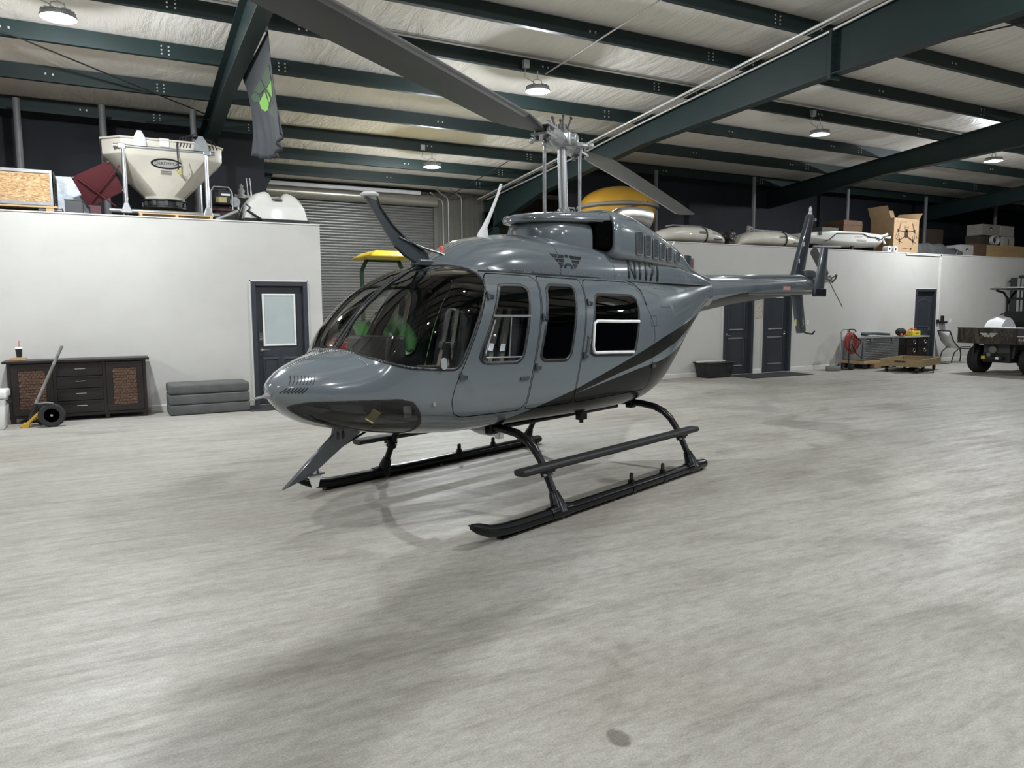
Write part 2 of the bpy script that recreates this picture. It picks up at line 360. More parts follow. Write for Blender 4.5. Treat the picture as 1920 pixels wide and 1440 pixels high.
def rafter(x):
    b = MB(); Ys = [-11, -6, -2, 2, 5.2, 7.85, 10, 12.4, 14.5, 16.5, 18.5, 19.9]; fw, ft = 0.20, 0.016
    for a, c in zip(Ys[:-1], Ys[1:]):
        ta, tc, ba, bc = zp(a), zp(c), zp(a)-rdepth(a), zp(c)-rdepth(c)
        q = lambda x0, x1, za0, za1, zc0, zc1: b.add([(x0, a, za0), (x1, a, za0), (x1, a, za1), (x0, a, za1), (x0, c, zc0), (x1, c, zc0), (x1, c, zc1), (x0, c, zc1)],
            [(3, 2, 1, 0), (4, 5, 6, 7), (0, 1, 5, 4), (1, 2, 6, 5), (2, 3, 7, 6), (3, 0, 4, 7)])
        q(x-fw/2, x+fw/2, ta-ft, ta-0.001, tc-ft, tc-0.001); q(x-fw/2, x+fw/2, ba, ba+ft, bc, bc+ft); q(x-0.008, x+0.008, ba+ft, ta-ft, bc+ft, tc-ft)
    r = b.build('rafter', GREEN_STEEL, ceiling)
    p = MB(); yy = 7.85; p.bb(x-0.11, x+0.11, yy-0.022, yy+0.022, zp(yy)-rdepth(yy)-0.06, zp(yy)-0.02)
    for i in range(5):
        for sx in (-1, 1): p.box((x+sx*0.06, yy-0.03, zp(yy)-rdepth(yy)+0.05+i*0.13), (0.035, 0.02, 0.035))
    p.build('splice_plate', GREEN_STEEL, r)
    c = MB(); zt = zp(19.9)-0.3
    for s_, w_ in ((0, 0.016), (1, 0.2)):
        if s_ == 0: c.prism([(19.5, 0), (19.9, 0), (19.9, zt), (19.15, zt)], lambda p, q: (x-0.008, p, q), lambda p, q: (x+0.008, p, q))
        else:
            c.bar((x, 19.5, 0), (x, 19.15, zt), 0.2, 0.016, up=(0, 1, 0)); c.bar((x, 19.9, 0), (x, 19.9, zt), 0.2, 0.016, up=(0, 1, 0))
    c.build('column', GREEN_STEEL, ceiling)
for x in RAF: rafter(x)
# pipe posts that carry the loft edge of the roof
POSTM = mat('grey_pipe_post', (0.16, 0.165, 0.17), 0.5)
for (x, y) in ((-1.35, 15.0), (-0.1, 14.9), (1.33, 14.6), (12.35, 15.3), (15.5, 15.0), (19.6, 15.2), (23.4, 15.2), (27.0, 15.0)):
    b = MB(); b.cyl((x, y, ZM+0.04), (x, y, zp(y)-0.02), 0.055, 12); b.box((x, y, ZM+0.045), (0.2, 0.2, 0.012)); b.build('post', POSTM, ceiling, smooth=True)
# electrical conduit along the right-hand rafter, and roof brace rods
CONDUIT = mat('conduit', (0.62, 0.62, 0.61), 0.35, 0.3)
for dx, dz, r_ in ((-0.10, -0.035, 0.020), (-0.42, -0.04, 0.022), (-0.30, -0.03, 0.014)):
    b = MB(); P = []
    for i in range(34):
        y = 2+i*0.53; P.append((9.70+dx+(0.03*math.sin(y*0.9) if dx == -0.10 else 0), y, zp(y)+dz))
    b.tube(P, r_, 8); b.build('conduit', CONDUIT, ceiling, smooth=True)
for y, xa, xb in ((10.9, -10, 30), (16.4, 2, 9.6)):
    b = MB(); b.tube([(xa, y, zp(y)+0.20), (xb, y, zp(y)+0.20)], 0.014, 8); b.build('conduit', CONDUIT, ceiling, smooth=True)
ROD = mat('dark_rod', (0.05, 0.05, 0.05), 0.5, 0.5)
for p, q in (((6.75, 6.0), (6.45, 10.9)), ((-2.0, 11.6), (1.6, 14.8)), ((8.3, 15.8), (8.35, 19.6)), ((1.7, 15.0), (0.6, 15.6)), ((14.0, 4.0), (10.6, 9.0))):
    b = MB(); b.cyl((*p, zp(p[1])-0.02), (*q, zp(q[1])-0.02), 0.012, 8); b.build('brace_rod', CONDUIT if p[0] == 6.75 else ROD, ceiling, smooth=True)

# ---- office walls with the storage loft on top
def solid_wall(name, label, boxes, m=DRYWALL):
    b = MB()
    for bx in boxes: b.bb(*bx)
    return tag(b.build(name, m), label, None, None, 'structure')
DOORS = {1: (1.94, 2.87, 2.08), 2: (12.51, 13.47, 2.07), 3: (13.80, 14.76, 2.07), 4: (19.67, 20.60, 2.08)}
XL, XR = 3.12, 9.45
def wall_with_doors(x0, x1, doors):
    out = []; x = x0
    for (a, c, h) in doors:
        out.append((x, a+0.03, YW, YW+0.13, 0, ZM)); out.append((a+0.03, c-0.03, YW, YW+0.13, h-0.03, ZM)); x = c-0.03
    out.append((x, x1, YW, YW+0.13, 0, ZM)); return out
wall_left = solid_wall('wall_left', 'off-white painted office wall', wall_with_doors(X0, XL, [DOORS[1]]))
wall_right = solid_wall('wall_right', 'off-white painted office wall', wall_with_doors(XR, X1, [DOORS[2], DOORS[3], DOORS[4]]))
solid_wall('wall_left_return', 'side of the office beside the roll-up door bay', [(XL-0.13, XL, YW+0.13, YD, 0, ZM)])
solid_wall('wall_right_return', 'side of the office beside the roll-up door bay', [(XR, XR+0.13, YW+0.13, YD, 0, ZM)])
DECK = wood('loft_decking', (0.10, 0.075, 0.05), (0.17, 0.13, 0.09))
solid_wall('floor_loft_left', 'plywood loft floor over the office', [(X0, XL-0.001, YW+0.135, YD, ZM-0.12, ZM-0.002)], DECK)
solid_wall('floor_loft_right', 'plywood loft floor over the office', [(XR+0.001, X1, YW+0.135, YD, ZM-0.12, ZM-0.002)], DECK)
NAVY = mat('dark_navy_sheet', (0.012, 0.015, 0.022), 0.7, var=0.2, scale=2)
solid_wall('wall_loft_left', 'dark sheeting behind the loft', [(X0, XL-0.3, YB, YB+0.05, ZM, zp(YB)+0.2)], NAVY)
solid_wall('wall_loft_right', 'dark sheeting behind the loft', [(XR+0.6, X1, YB, YB+0.05, ZM, zp(YB)+0.2)], NAVY)
solid_wall('wall_west', 'off-white side wall of the hangar', [(X0-0.1, X0, YF, YW, 0, zp(-2)+0.3)], DRYWALL)
CAPM = mat('white_trim_paint', (0.66, 0.655, 0.63), 0.4)
for nm, a, c in (('trim_1', X0, XL), ('trim_2', XR, X1)):
    b = MB(); b.bb(a, c, YW-0.012, YW+0.135, ZM, ZM+0.018); tag(b.build(nm, CAPM), 'thin white cap on the wall', None, None, 'structure')
# corrugated outer wall and the roll-up door
def corrugated(x0, x1, z0, z1, y, pitch, depth, vertical=True):
    b = MB(); pts = []
    n = int((x1-x0 if vertical else z1-z0)/pitch)
    for i in range(n):
        u = (x0 if vertical else z0)+i*pitch
        pts += [(u, 0), (u+pitch*0.55, 0), (u+pitch*0.65, depth), (u+pitch*0.9, depth)]
    pts.append((x1 if vertical else z1, 0))
    v = []
    for (u, d) in pts:
        v += [(u, y-d, z0), (u, y-d, z1)] if vertical else [(x0, y-d, u), (x1, y-d, u)]
    f = [(2*i, 2*i+1, 2*i+3, 2*i+2) for i in range(len(pts)-1)]
    return b.add(v, f)
PANEL = mat('olive_metal_panel', (0.16, 0.155, 0.135), 0.45, 0.2, var=0.1, scale=1.5)
SHUT = mat('grey_door_slat', (0.19, 0.19, 0.18), 0.38, 0.35, var=0.12, scale=1.2)
DX0, DX1, DZ = 3.45, 8.15, 4.45
tag(corrugated(8.2, 15.0, 0, 5.2, YD, 0.16, 0.03).build('wall_back', PANEL), 'ribbed metal outer wall', None, None, 'structure')
tag(corrugated(XL-3.3, DX1+0.06, DZ+0.35, 5.2, YD, 0.3, 0.03).build('wall_back_header', PANEL), 'ribbed metal wall above the roll-up door', None, None, 'structure')
door5 = bpy.data.objects.new('door_5', None); C.objects.link(door5); tag(door5, 'grey steel roll-up door', None, None, 'structure')
# curtain of interlocked slats: curved ribs about 7 cm high, real geometry
b = MB(); z = 0.02; pitch = 0.075; prof = []
while z < DZ:
    prof += [(z, 0.0), (z+0.012, -0.012), (z+0.030, -0.020), (z+0.050, -0.020), (z+0.066, -0.010)]
    z += pitch
v = []; 
for (zz, dy) in prof: v += [(DX0, YD-0.06+dy, zz), (DX1-0.02, YD-0.06+dy, zz)]
b.add(v, [(2*i, 2*i+1, 2*i+3, 2*i+2) for i in range(len(prof)-1)])
o = b.build('slat_curtain', SHUT, door5); o['kind'] = 'stuff'
for x in (DX0-0.03, DX1+0.03):
    b = MB(); b.bb(x-0.06, x+0.06, YD-0.16, YD-0.02, 0, DZ+0.3); b.build('guide_rail', PANEL, door5)
b = MB(); b.cyl((DX0, YD-0.25, DZ+0.22), (DX1, YD-0.25, DZ+0.22), 0.17, 24); b.build('drum', mat('drum_steel', (0.34, 0.33, 0.29), 0.3, 0.6), door5, smooth=True)
b = MB(); b.cyl((3.3, 19.75, 4.84), (7.6, 19.75, 4.84), 0.055, 16); b.build('white_pipe', mat('white_pipe', (0.75, 0.76, 0.8), 0.25), door5, smooth=True)
b = MB(); b.bb(3.2, 8.2, 19.95, 20.1, 4.95, 5.08); b.build('header_beam', GREEN_STEEL, door5)
b = MB(); b.bar((3.16, 19.3, 4.45), (3.60, 19.3, 5.35), 0.3, 0.2); b.build('knee_brace', GREEN_STEEL, ceiling)
# conduits dropping down the ribbed wall
for x, z0 in ((8.45, 4.6), (8.62, 4.7), (9.05, 4.75)):
    b = MB(); b.tube([(x, YD-0.05, 0.3), (x, YD-0.05, z0), (x-0.05, YD-0.1, z0+0.12), (x-0.3, YD-0.2, z0+0.22), (x-0.6, YD-0.6, z0+0.25)], 0.018, 8)
    b.build('conduit', CONDUIT, ceiling, smooth=True)

# ---- baseboards
BASE = mat('baseboard_paint', (0.58, 0.575, 0.55), 0.4)
def baseboard(name, spans):
    b = MB()
    for a, c in spans:
        b.prism([(0, 0), (-0.014, 0), (-0.014, 0.085), (-0.008, 0.1), (0, 0.1)], lambda p, q: (a, YW+p, q), lambda p, q: (c, YW+p, q))
    tag(b.build(name, BASE), 'low painted baseboard', None, None, 'structure')
baseboard('baseboard_left', [(X0, 1.93), (2.88, XL)])
baseboard('baseboard_right', [(XR, 12.50), (13.48, 13.79), (14.77, 19.66), (20.61, X1)])

# ---- doors
FROST = mat('frosted_glass', (0.40, 0.45, 0.45), 0.25, var=0.03)
def door(n, label, kind):
    x0, x1, h = DOORS[n]; d = bpy.data.objects.new('door_%d' % n, None); C.objects.link(d); d.location = ((x0+x1)/2, YW, 0); tag(d, label, None, None, 'structure')
    L = (x1-x0)/2; fw = 0.075
    b = MB()
    for s in (-1, 1): b.bb(min(s*L, s*(L-fw)), max(s*L, s*(L-fw)), -0.03, 0.12, 0, h)
    b.bb(-L+fw, L-fw, -0.03, 0.12, h-fw, h); b.build('door_frame', DOORPAINT, d, bevel=0.006)
    y0 = 0.055; l = L-fw-0.004; zt = h-fw-0.004
    b = MB(); b.bb(-l, l, y0, y0+0.045, 0.012, zt); slab = b.build('door_slab', DOORPAINT, d)
    def panel(px0, px1, pz0, pz1, archh=0.0):
        m_ = 0.035; poly = [(px0, pz0), (px1, pz0), (px1, pz1)]
        if archh: poly += [(px1+(px0-px1)*i/8, pz1+archh*math.sin(PI*i/8)) for i in range(1, 8)]
        poly.append((px0, pz1))
        cx = (px0+px1)/2; cz = (pz0+pz1)/2
        inn = [(cx+(p-cx)*(1-2*m_/(px1-px0)), cz+(q-cz)*(1-2*m_/(pz1-pz0))) for p, q in poly]
        k = len(poly); b = MB()
        b.add([(p, y0-0.001, q) for p, q in poly]+[(p, y0-0.016, q) for p, q in inn]+[(cx+(p-cx)*0.9, y0-0.004, cz+(q-cz)*0.93) for p, q in inn],
              [(i, (i+1) % k, k+(i+1) % k, k+i) for i in range(k)]+[(k+i, k+(i+1) % k, 2*k+(i+1) % k, 2*k+i) for i in range(k)]+[tuple(range(2*k, 3*k))])
        b.build('raised_panel', DOORPAINT, slab)
    if kind == 'lite':
        gx0, gx1, gz0, gz1 = -0.285, 0.265, 0.99, 1.875
        b = MB(); t = 0.032
        for bx in ((gx0, gx1, gz0, gz0+t), (gx0, gx1, gz1-t, gz1), (gx0, gx0+t, gz0+t, gz1-t), (gx1-t, gx1, gz0+t, gz1-t)): b.bb(bx[0], bx[1], y0-0.018, y0-0.001, bx[2], bx[3])
        g = b.build('lite_frame', WHITE, slab, bevel=0.004)
        b = MB(); b.bb(gx0+t, gx1-t, y0-0.008, y0-0.002, gz0+t, gz1-t); b.build('pane', FROST, slab)
        panel(-0.31, -0.03, 0.16, 0.80); panel(0.03, 0.31, 0.16, 0.80); hx = -l+0.065
    elif kind == 'arch':
        panel(-0.30, 0.30, 0.98, 1.72, 0.1); panel(-0.30, 0.30, 0.16, 0.80); hx = l-0.065
    else:
        panel(-0.29, 0.29, 1.02, 1.86); panel(-0.29, 0.29, 0.16, 0.88); hx = (-l+0.065) if n == 2 else (l-0.065)
    sg = 1 if hx < 0 else -1
    b = MB(); b.lathe([(0.0, -0.03), (0.028, -0.028), (0.034, -0.008), (0.034, 0)], (hx, y0-0.001, 1.13 if kind == 'lite' else 0.98), 20, axis='y')
    if kind == 'lite': b.bb(hx-0.035, hx+0.035, y0-0.02, y0-0.001, 1.07, 1.22)
    b.build('deadbolt', CHROME, slab, smooth=True)
    b = MB(); b.lathe([(0.03, -0.012), (0.033, 0)], (hx, y0-0.001, 0.93), 20, axis='y'); b.tube([(hx, y0-0.01, 0.93), (hx, y0-0.055, 0.93), (hx+sg*0.03, y0-0.06, 0.93), (hx+sg*0.12, y0-0.055, 0.925)], 0.011, 10)
    b.build('door_handle', CHROME, slab, smooth=True)
    b = MB()
    for s in (-1, 1):
        xx = s*(L+0.012); b.bb(xx-0.012, xx+0.012, -0.006, -0.001, 0.1, h+0.02)
    b.bb(-L-0.02, L+0.02, -0.006, -0.001, h, h+0.022); b.build('caulk_line', CAPM, d)
door(1, 'charcoal door with a frosted glass light', 'lite'); door(2, 'charcoal two-panel door', 'two'); door(3, 'charcoal two-panel door', 'two'); door(4, 'charcoal door with an arched panel', 'arch')

# ---------------------------------------------------------------- high-bay lamps
LENS = emis('lamp_lens', LAMP_COLOR, 22.0)
LAMPBODY = mat('lamp_housing', (0.50, 0.52, 0.54), 0.35, 0.5)
_lamp = None
LAMP_LABEL = {0: 'bright round high-bay lamp at the top left by the hanging flag', 1: 'high-bay lamp hanging between the rotor blade and the rafter', 2: 'high-bay lamp beyond the right-hand rafter, seen edge-on',
              3: 'farthest high-bay lamp at the right edge', 4: 'small high-bay lamp over the bay of the roll-up door'}
for i, (x, y, share) in enumerate(LAMP_SPOTS):
    z = zp(y)-0.30
    if _lamp is None:
        _lamp = thing('high_bay_lamp', LAMP_LABEL[0], 'lamp', (x, y, z), 0, 'high-bay lamps under the roof'); L = _lamp
        b = MB(); b.lathe([(0.0, 0.075), (0.10, 0.075), (0.13, 0.06), (0.19, 0.03), (0.205, 0.0), (0.20, -0.02), (0.185, -0.022)], (0, 0, 0), 32)
        for k in range(16):
            a = 2*PI*k/16; b.bar((0.10*math.cos(a), 0.10*math.sin(a), 0.055), (0.19*math.cos(a), 0.19*math.sin(a), 0.035), 0.01, 0.05)
        b.build('housing', LAMPBODY, L, smooth=0.7)
        b = MB(); b.lathe([(0.0, -0.030), (0.12, -0.028), (0.182, -0.018)], (0, 0, 0), 32); b.build('lens', LENS, L, smooth=True)
        b = MB(); b.tube([(-0.09, 0, 0.07), (-0.07, 0, 0.16), (0, 0, 0.18), (0.07, 0, 0.16), (0.09, 0, 0.07)], 0.008, 8); b.cyl((0, 0, 0.18), (0, 0, 0.30), 0.01, 8); b.build('hanger', CONDUIT, L, smooth=True)
        b = MB(); b.bb(-0.28, -0.18, -0.05, 0.03, 0.32, 0.44); b.tube([(-0.23, 0, 0.32), (-0.22, 0.05, 0.2), (-0.08, 0.03, 0.14), (-0.05, 0, 0.09)], 0.007, 6); b.build('junction_box', LAMPBODY, L)
    else:
        L = copy_tree(_lamp); L.location = (x, y, z)
    L['label'] = LAMP_LABEL.get(i, 'high-bay lamp outside the picture, %s of the rows behind the camera' % ('first', 'second', 'third', 'fourth', 'fifth', 'sixth', 'seventh', 'eighth', 'ninth', 'tenth', 'eleventh', 'twelfth', 'thirteenth')[max(0, i-5)])
    if 9 < x < 14 and y > 9: L.rotation_euler = (0, 0, 0)
    for ch in L.children:
            if ch.type == 'LIGHT': ch.data = ch.data.copy(); ch.data.energy = (LAMP_POWER if ch.data.type == 'AREA' else LAMP_FILL)*share
            if i == 2 and ch.name.startswith('lens'): ch.data = ch.data.copy(); ch.data.materials[0] = emis('dim_lamp_lens', LAMP_COLOR, 3.0)
    if i > 0: continue
    ld = bpy.data.lights.new('lamp_light', 'AREA'); ld.shape = 'DISK'; ld.size = 0.22; ld.energy = LAMP_POWER*share; ld.color = LAMP_COLOR
    lo = bpy.data.objects.new('lamp_light', ld); C.objects.link(lo); lo.parent = L; lo.location = (0, 0, -0.04)
    ld = bpy.data.lights.new('ceiling_fill', 'POINT'); ld.shadow_soft_size = 0.05; ld.energy = LAMP_FILL*share; ld.color = LAMP_COLOR  # added fill that brightens the roof around the lamp
    lo = bpy.data.objects.new('ceiling_fill', ld); C.objects.link(lo); lo.parent = L; lo.location = (0, 0, -0.10)
# ================================================================ the helicopter
# local frame: x aft from the middle of the skids, y to starboard, z up.  (a, b, z) below: b positive to port
HELI = thing('helicopter', 'grey helicopter with black stripes standing on black skids', 'helicopter', (3.5, 6.03, 0), math.radians(20))
def hp(a, b_, z): return (a, -b_, z)
GREY = mat('grey_aircraft_paint', (0.122, 0.143, 0.157), 0.16, coat=1.0, var=0.03, scale=1.5)
DARKGREY = mat('dark_grey_aircraft_paint', (0.045, 0.055, 0.062), 0.25, coat=0.6, var=0.06, scale=3)
STRIPE = mat('black_stripe_paint', (0.009, 0.009, 0.0085), 0.25, coat=0.1, var=0.1, spec=0.22)
GEARBLACK = mat('skid_black_paint', (0.0035, 0.0038, 0.0045), 0.26, coat=0.0, var=0.3, scale=20, spec=0.28)
LINER = mat('cabin_liner', (0.030, 0.031, 0.033), 0.7, var=0.2)
GLASS_WS = glass('windshield_acrylic', (0.92, 0.93, 0.90), ior=1.42); GLASS_TINT = glass('tinted_window', (0.80, 0.84, 0.90)); GLASS_DARK = glass('dark_window', (0.03, 0.03, 0.03), ior=1.6)
GLASS_CHIN = glass('chin_acrylic', (0.80, 0.81, 0.78))
ST = np.array([
(-2.830,1.075,1.077,0.002,1.076,2.0,2.0),(-2.823,1.035,1.106,0.055,1.073,2.0,2.0),(-2.804,0.995,1.130,0.100,1.068,2.0,2.0),(-2.770,0.950,1.157,0.150,1.062,2.0,2.0),
(-2.700,0.885,1.203,0.230,1.050,2.0,2.0),(-2.590,0.820,1.250,0.325,1.040,2.05,2.1),(-2.450,0.772,1.290,0.415,1.030,2.2,2.2),(-2.290,0.735,1.325,0.500,1.020,2.8,2.4),
(-2.140,0.708,1.510,0.560,1.015,3.6,2.6),(-1.950,0.682,1.685,0.600,1.010,4.0,2.8),(-1.730,0.655,1.830,0.625,1.010,3.9,3.0),(-1.510,0.638,1.925,0.642,1.010,3.7,3.3),
(-1.250,0.634,1.963,0.652,1.010,3.4,3.5),(-0.800,0.632,1.975,0.660,1.010,3.3,3.5),(0.000,0.618,1.975,0.662,1.010,3.2,3.4),(0.600,0.612,1.970,0.655,1.015,3.1,3.2),
(1.000,0.625,1.965,0.625,1.040,3.0,3.0),(1.400,0.685,1.965,0.570,1.130,2.9,2.6),(1.800,0.860,1.970,0.490,1.300,2.7,2.2),(2.200,1.110,1.975,0.400,1.480,2.5,2.0),
(2.500,1.310,1.985,0.335,1.620,2.4,2.0),(2.750,1.460,1.995,0.285,1.710,2.2,2.0),(2.920,1.525,2.000,0.252,1.760,2.1,2.0),(3.050,1.540,2.005,0.235,1.780,2.0,2.0)])
def pchip(x, y, xq):
    h = np.diff(x); d = np.diff(y)/h; m = np.zeros_like(y)
    for i in range(1, len(x)-1):
        if d[i-1]*d[i] > 0:
            w1 = 2*h[i]+h[i-1]; w2 = h[i]+2*h[i-1]; m[i] = (w1+w2)/(w1/d[i-1]+w2/d[i])
    m[0] = d[0]; m[-1] = d[-1]
    i = np.clip(np.searchsorted(x, xq)-1, 0, len(h)-1); t = (xq-x[i])/h[i]
    return (2*t**3-3*t**2+1)*y[i]+(t**3-2*t**2+t)*h[i]*m[i]+(-2*t**3+3*t**2)*y[i+1]+(t**3-t**2)*h[i]*m[i+1]
def hull_grid(st, na, nt, ease=0.0):
    st = np.asarray(st, float); a0, a1 = st[0, 0], st[-1, 0]
    s = np.linspace(0, 1, na); a = a0+(a1-a0)*(ease*s**2+(1-ease)*s)
    zb, zt, w, zw, et, eb = [pchip(st[:, 0], st[:, k], a)[:, None] for k in range(1, 7)]
    t = np.linspace(0, 2*np.pi, nt, endpoint=False)[None, :]; c, sn = np.cos(t), np.sin(t); e = np.where(sn > 0, et, eb)
    bb = w*np.sign(c)*np.abs(c)**(2/e); z = zw+np.where(sn > 0, zt-zw, zw-zb)*np.sign(sn)*np.abs(sn)**(2/e)
    return np.stack([np.broadcast_to(a[:, None], bb.shape), bb, z], -1)
def side_b(st, a, z):
    """half width of a lofted body at (a, z)"""
    st = np.asarray(st, float); a = np.asarray(a, float); z = np.asarray(z, float)
    zb, zt, w, zw, et, eb = [pchip(st[:, 0], st[:, k], a) for k in range(1, 7)]
    up = z > zw; u = np.clip(np.abs(z-zw)/np.where(up, zt-zw, zw-zb), 0, 1); e = np.where(up, et, eb)
    return w*(1-u**e)**(1/e)
class Soup:
    """polygon soup that can be cut along a scalar field; carries positions and normals"""
    def __init__(s, V, N, F): s.V, s.N, s.F = V, N, F
    @staticmethod
    def grid(G):
        n, m = G.shape[:2]; V = G.reshape(-1, 3)
        du = np.zeros_like(G); du[1:-1] = G[2:]-G[:-2]; du[0] = G[1]-G[0]; du[-1] = G[-1]-G[-2]
        dv = np.roll(G, -1, 1)-np.roll(G, 1, 1); N = np.cross(du, dv); L = np.linalg.norm(N, axis=-1, keepdims=True); N = (N/np.maximum(L, 1e-12)).reshape(-1, 3)
        cen = V*np.array([0, 1, 1])-np.array([0, 0, 1.2])
        if (N*cen).sum() < 0: N = -N
        F = [(i*m+j, (i+1)*m+j, (i+1)*m+(j+1) % m, i*m+(j+1) % m) for i in range(n-1) for j in range(m)]
        return Soup(V.copy(), N, F)
    def cut(s, f):
        """-> (soup where f < 0, soup where f >= 0)"""
        V = [*s.V]; N = [*s.N]; neg = f < 0; cache = {}; IN, OUT = [], []
        for fc in s.F:
            k = [neg[i] for i in fc]
            if all(k): IN.append(fc); continue
            if not any(k): OUT.append(fc); continue
            pi, po = [], []
            for q in range(len(fc)):
                i, j = fc[q], fc[(q+1) % len(fc)]
                (pi if neg[i] else po).append(i)
                if neg[i] != neg[j]:
                    key = (min(i, j), max(i, j))
                    if key not in cache:
                        t = f[i]/(f[i]-f[j]); t = min(max(t, 0.001), 0.999)
                        V.append(s.V[i]+(s.V[j]-s.V[i])*t); N.append(s.N[i]+(s.N[j]-s.N[i])*t); cache[key] = len(V)-1
                    pi.append(cache[key]); po.append(cache[key])
            if len(pi) > 2: IN.append(tuple(pi))
            if len(po) > 2: OUT.append(tuple(po))
        V = np.array(V); N = np.array(N)
        return Soup(V, N, IN).compact(), Soup(V, N, OUT).compact()
    def compact(s):
        if not s.F: return Soup(np.zeros((0, 3)), np.zeros((0, 3)), [])
        u = np.unique(np.concatenate([np.array(f) for f in s.F])); mp = -np.ones(len(s.V), int); mp[u] = np.arange(len(u))
        return Soup(s.V[u], s.N[u], [tuple(mp[list(f)]) for f in s.F])
    def sides(s):
        """-> port half, starboard half (by face centre)"""
        c = [s.V[list(f)][:, 1].mean() for f in s.F]
        return Soup(s.V, s.N, [f for f, x in zip(s.F, c) if x >= 0]).compact(), Soup(s.V, s.N, [f for f, x in zip(s.F, c) if x < 0]).compact()
    def offset(s, d): return Soup(s.V+s.N*d, s.N, s.F)
def sdf(P, poly):
    poly = np.asarray(poly, float); d = np.full(len(P), 1e9); ins = np.zeros(len(P), bool)
    for i in range(len(poly)):
        a, b_ = poly[i], poly[(i+1) % len(poly)]; e = b_-a; w = P-a; t = np.clip((w@e)/max(e@e, 1e-12), 0, 1)
        d = np.minimum(d, np.linalg.norm(w-t[:, None]*e, axis=1))
        c = ((a[1] <= P[:, 1]) & (b_[1] > P[:, 1])) | ((b_[1] <= P[:, 1]) & (a[1] > P[:, 1]))
        with np.errstate(divide='ignore', invalid='ignore'):
            xi = a[0]+(P[:, 1]-a[1])*e[0]/(e[1] if e[1] != 0 else 1e-12)
        ins ^= c & (P[:, 0] < xi)
    return np.where(ins, -d, d)
def smooth_poly(poly, r, it=1):
    """round the corners of a polygon (Chaikin, limited to r)"""
    P = [Vector(p) for p in poly]
    for _ in range(2):
        Q = []
        for i in range(len(P)):
            a, c, e = P[i-1], P[i], P[(i+1) % len(P)]
            for o in (a, e):
                d = o-c; L = d.length; Q.append(c+d*(min(r, L*0.45)/L if L > 1e-9 else 0))
        P = Q; r *= 0.35
    return [tuple(p) for p in P]
def fld(s, poly, off=0.0): return sdf(s.V[:, [0, 2]], poly)-off
def soup_obj(name, parts, parent=HELI, solid=0.0, smooth=True):
    me = bpy.data.meshes.new(name); V = []; F = []; MI = []; NN = []
    for k, (s, m_) in enumerate(parts):
        me.materials.append(m_); o = len(V); V += [hp(*p) for p in s.V]; NN += [hp(*p) for p in s.N]
        F += [tuple(int(i)+o for i in f) for f in s.F]; MI += [k]*len(s.F)
    me.from_pydata(V, [], F)
    Va = np.array(V); Na = np.array(NN); flip = []
    for p in me.polygons:
        p.use_smooth = smooth; p.material_index = MI[p.index]
    nf = np.array([tuple(p.normal) for p in me.polygons]); av = np.array([Na[list(f)].mean(0) for f in F])
    if len(nf) and (nf*av).sum() < 0: me.flip_normals()
    o = bpy.data.objects.new(name, me); C.objects.link(o); o.parent = parent
    if solid:
        md = o.modifiers.new('thickness', 'SOLIDIFY'); md.thickness = abs(solid); md.offset = -1.0 if solid > 0 else 1.0
    return o
body = Soup.grid(hull_grid(ST, 330, 240, 0.35))
WS = smooth_poly([(-2.302, 1.335), (-2.307, 1.300), (-2.271, 1.270), (-2.209, 1.235), (-2.067, 1.198), (-1.853, 1.177), (-1.671, 1.166), (-1.582, 1.305), (-1.486, 1.478), (-1.380, 1.648), (-1.300, 1.770), (-1.285, 1.845), (-1.330, 1.903), (-1.412, 1.930), (-1.480, 1.960), (-1.60, 2.02), (-2.0, 1.95), (-2.25, 1.65), (-2.36, 1.36)], 0.03)
CHIN = smooth_poly([(-2.742, 0.930), (-2.722, 0.976), (-2.489, 0.974), (-2.108, 0.968), (-2.045, 0.925), (-1.985, 0.815), (-1.945, 0.740), (-1.95, 0.60), (-2.72, 0.60), (-2.745, 0.86)], 0.05)
CREW = smooth_poly([(-1.255, 1.878), (-1.300, 1.75), (-1.662, 1.115), (-1.738, 0.977), (-1.735, 0.876), (-1.68, 0.805), (-0.971, 0.795), (-0.640, 1.868)], 0.05)
CWIN = smooth_poly([(-1.126, 1.787), (-0.814, 1.785), (-0.831, 1.700), (-0.997, 1.180), (-1.455, 1.196), (-1.470, 1.249), (-1.155, 1.765)], 0.05)
MID = smooth_poly([(-0.625, 1.868), (-0.030, 1.858), (-0.350, 0.785), (-0.955, 0.795)], 0.02)
W2 = smooth_poly([(-0.565, 1.797), (-0.170, 1.792), (-0.207, 1.706), (-0.387, 1.163), (-0.770, 1.178), (-0.776, 1.226)], 0.045)
REAR = smooth_poly([(-0.016, 1.858), (0.83, 1.850), (0.93, 1.76), (0.935, 1.66), (1.088, 1.392), (0.985, 0.966), (0.94, 0.80), (-0.335, 0.785)], 0.06)
W3 = smooth_poly([(0.070, 1.722), (0.760, 1.716), (0.809, 1.640), (0.633, 1.156), (-0.094, 1.190), (-0.101, 1.239)], 0.05)
DARK_UP = [(-1.30, 0.55), (-1.156, 0.723), (-0.271, 0.913), (0.633, 1.144), (1.29, 1.300), (1.872, 1.406), (3.2, 1.66), (3.2, 0.4)]
WEDGE = [(-0.275, 0.868), (0.355, 0.995), (1.025, 1.107), (1.602, 1.226), (2.6, 1.49), (2.6, 1.41), (1.491, 1.113), (1.222, 1.068), (0.686, 1.013), (0.096, 0.926)]
L2 = ([-3, -0.30, 0.355, 1.025, 1.602, 2.6, 3.2], [0.3, 0.865, 0.995, 1.107, 1.226, 1.49, 1.6])
L3 = ([-3, -0.30, 0.096, 0.686, 1.222, 1.491, 2.6, 3.2], [0.3, 0.865, 0.926, 1.013, 1.068, 1.113, 1.40, 1.5])
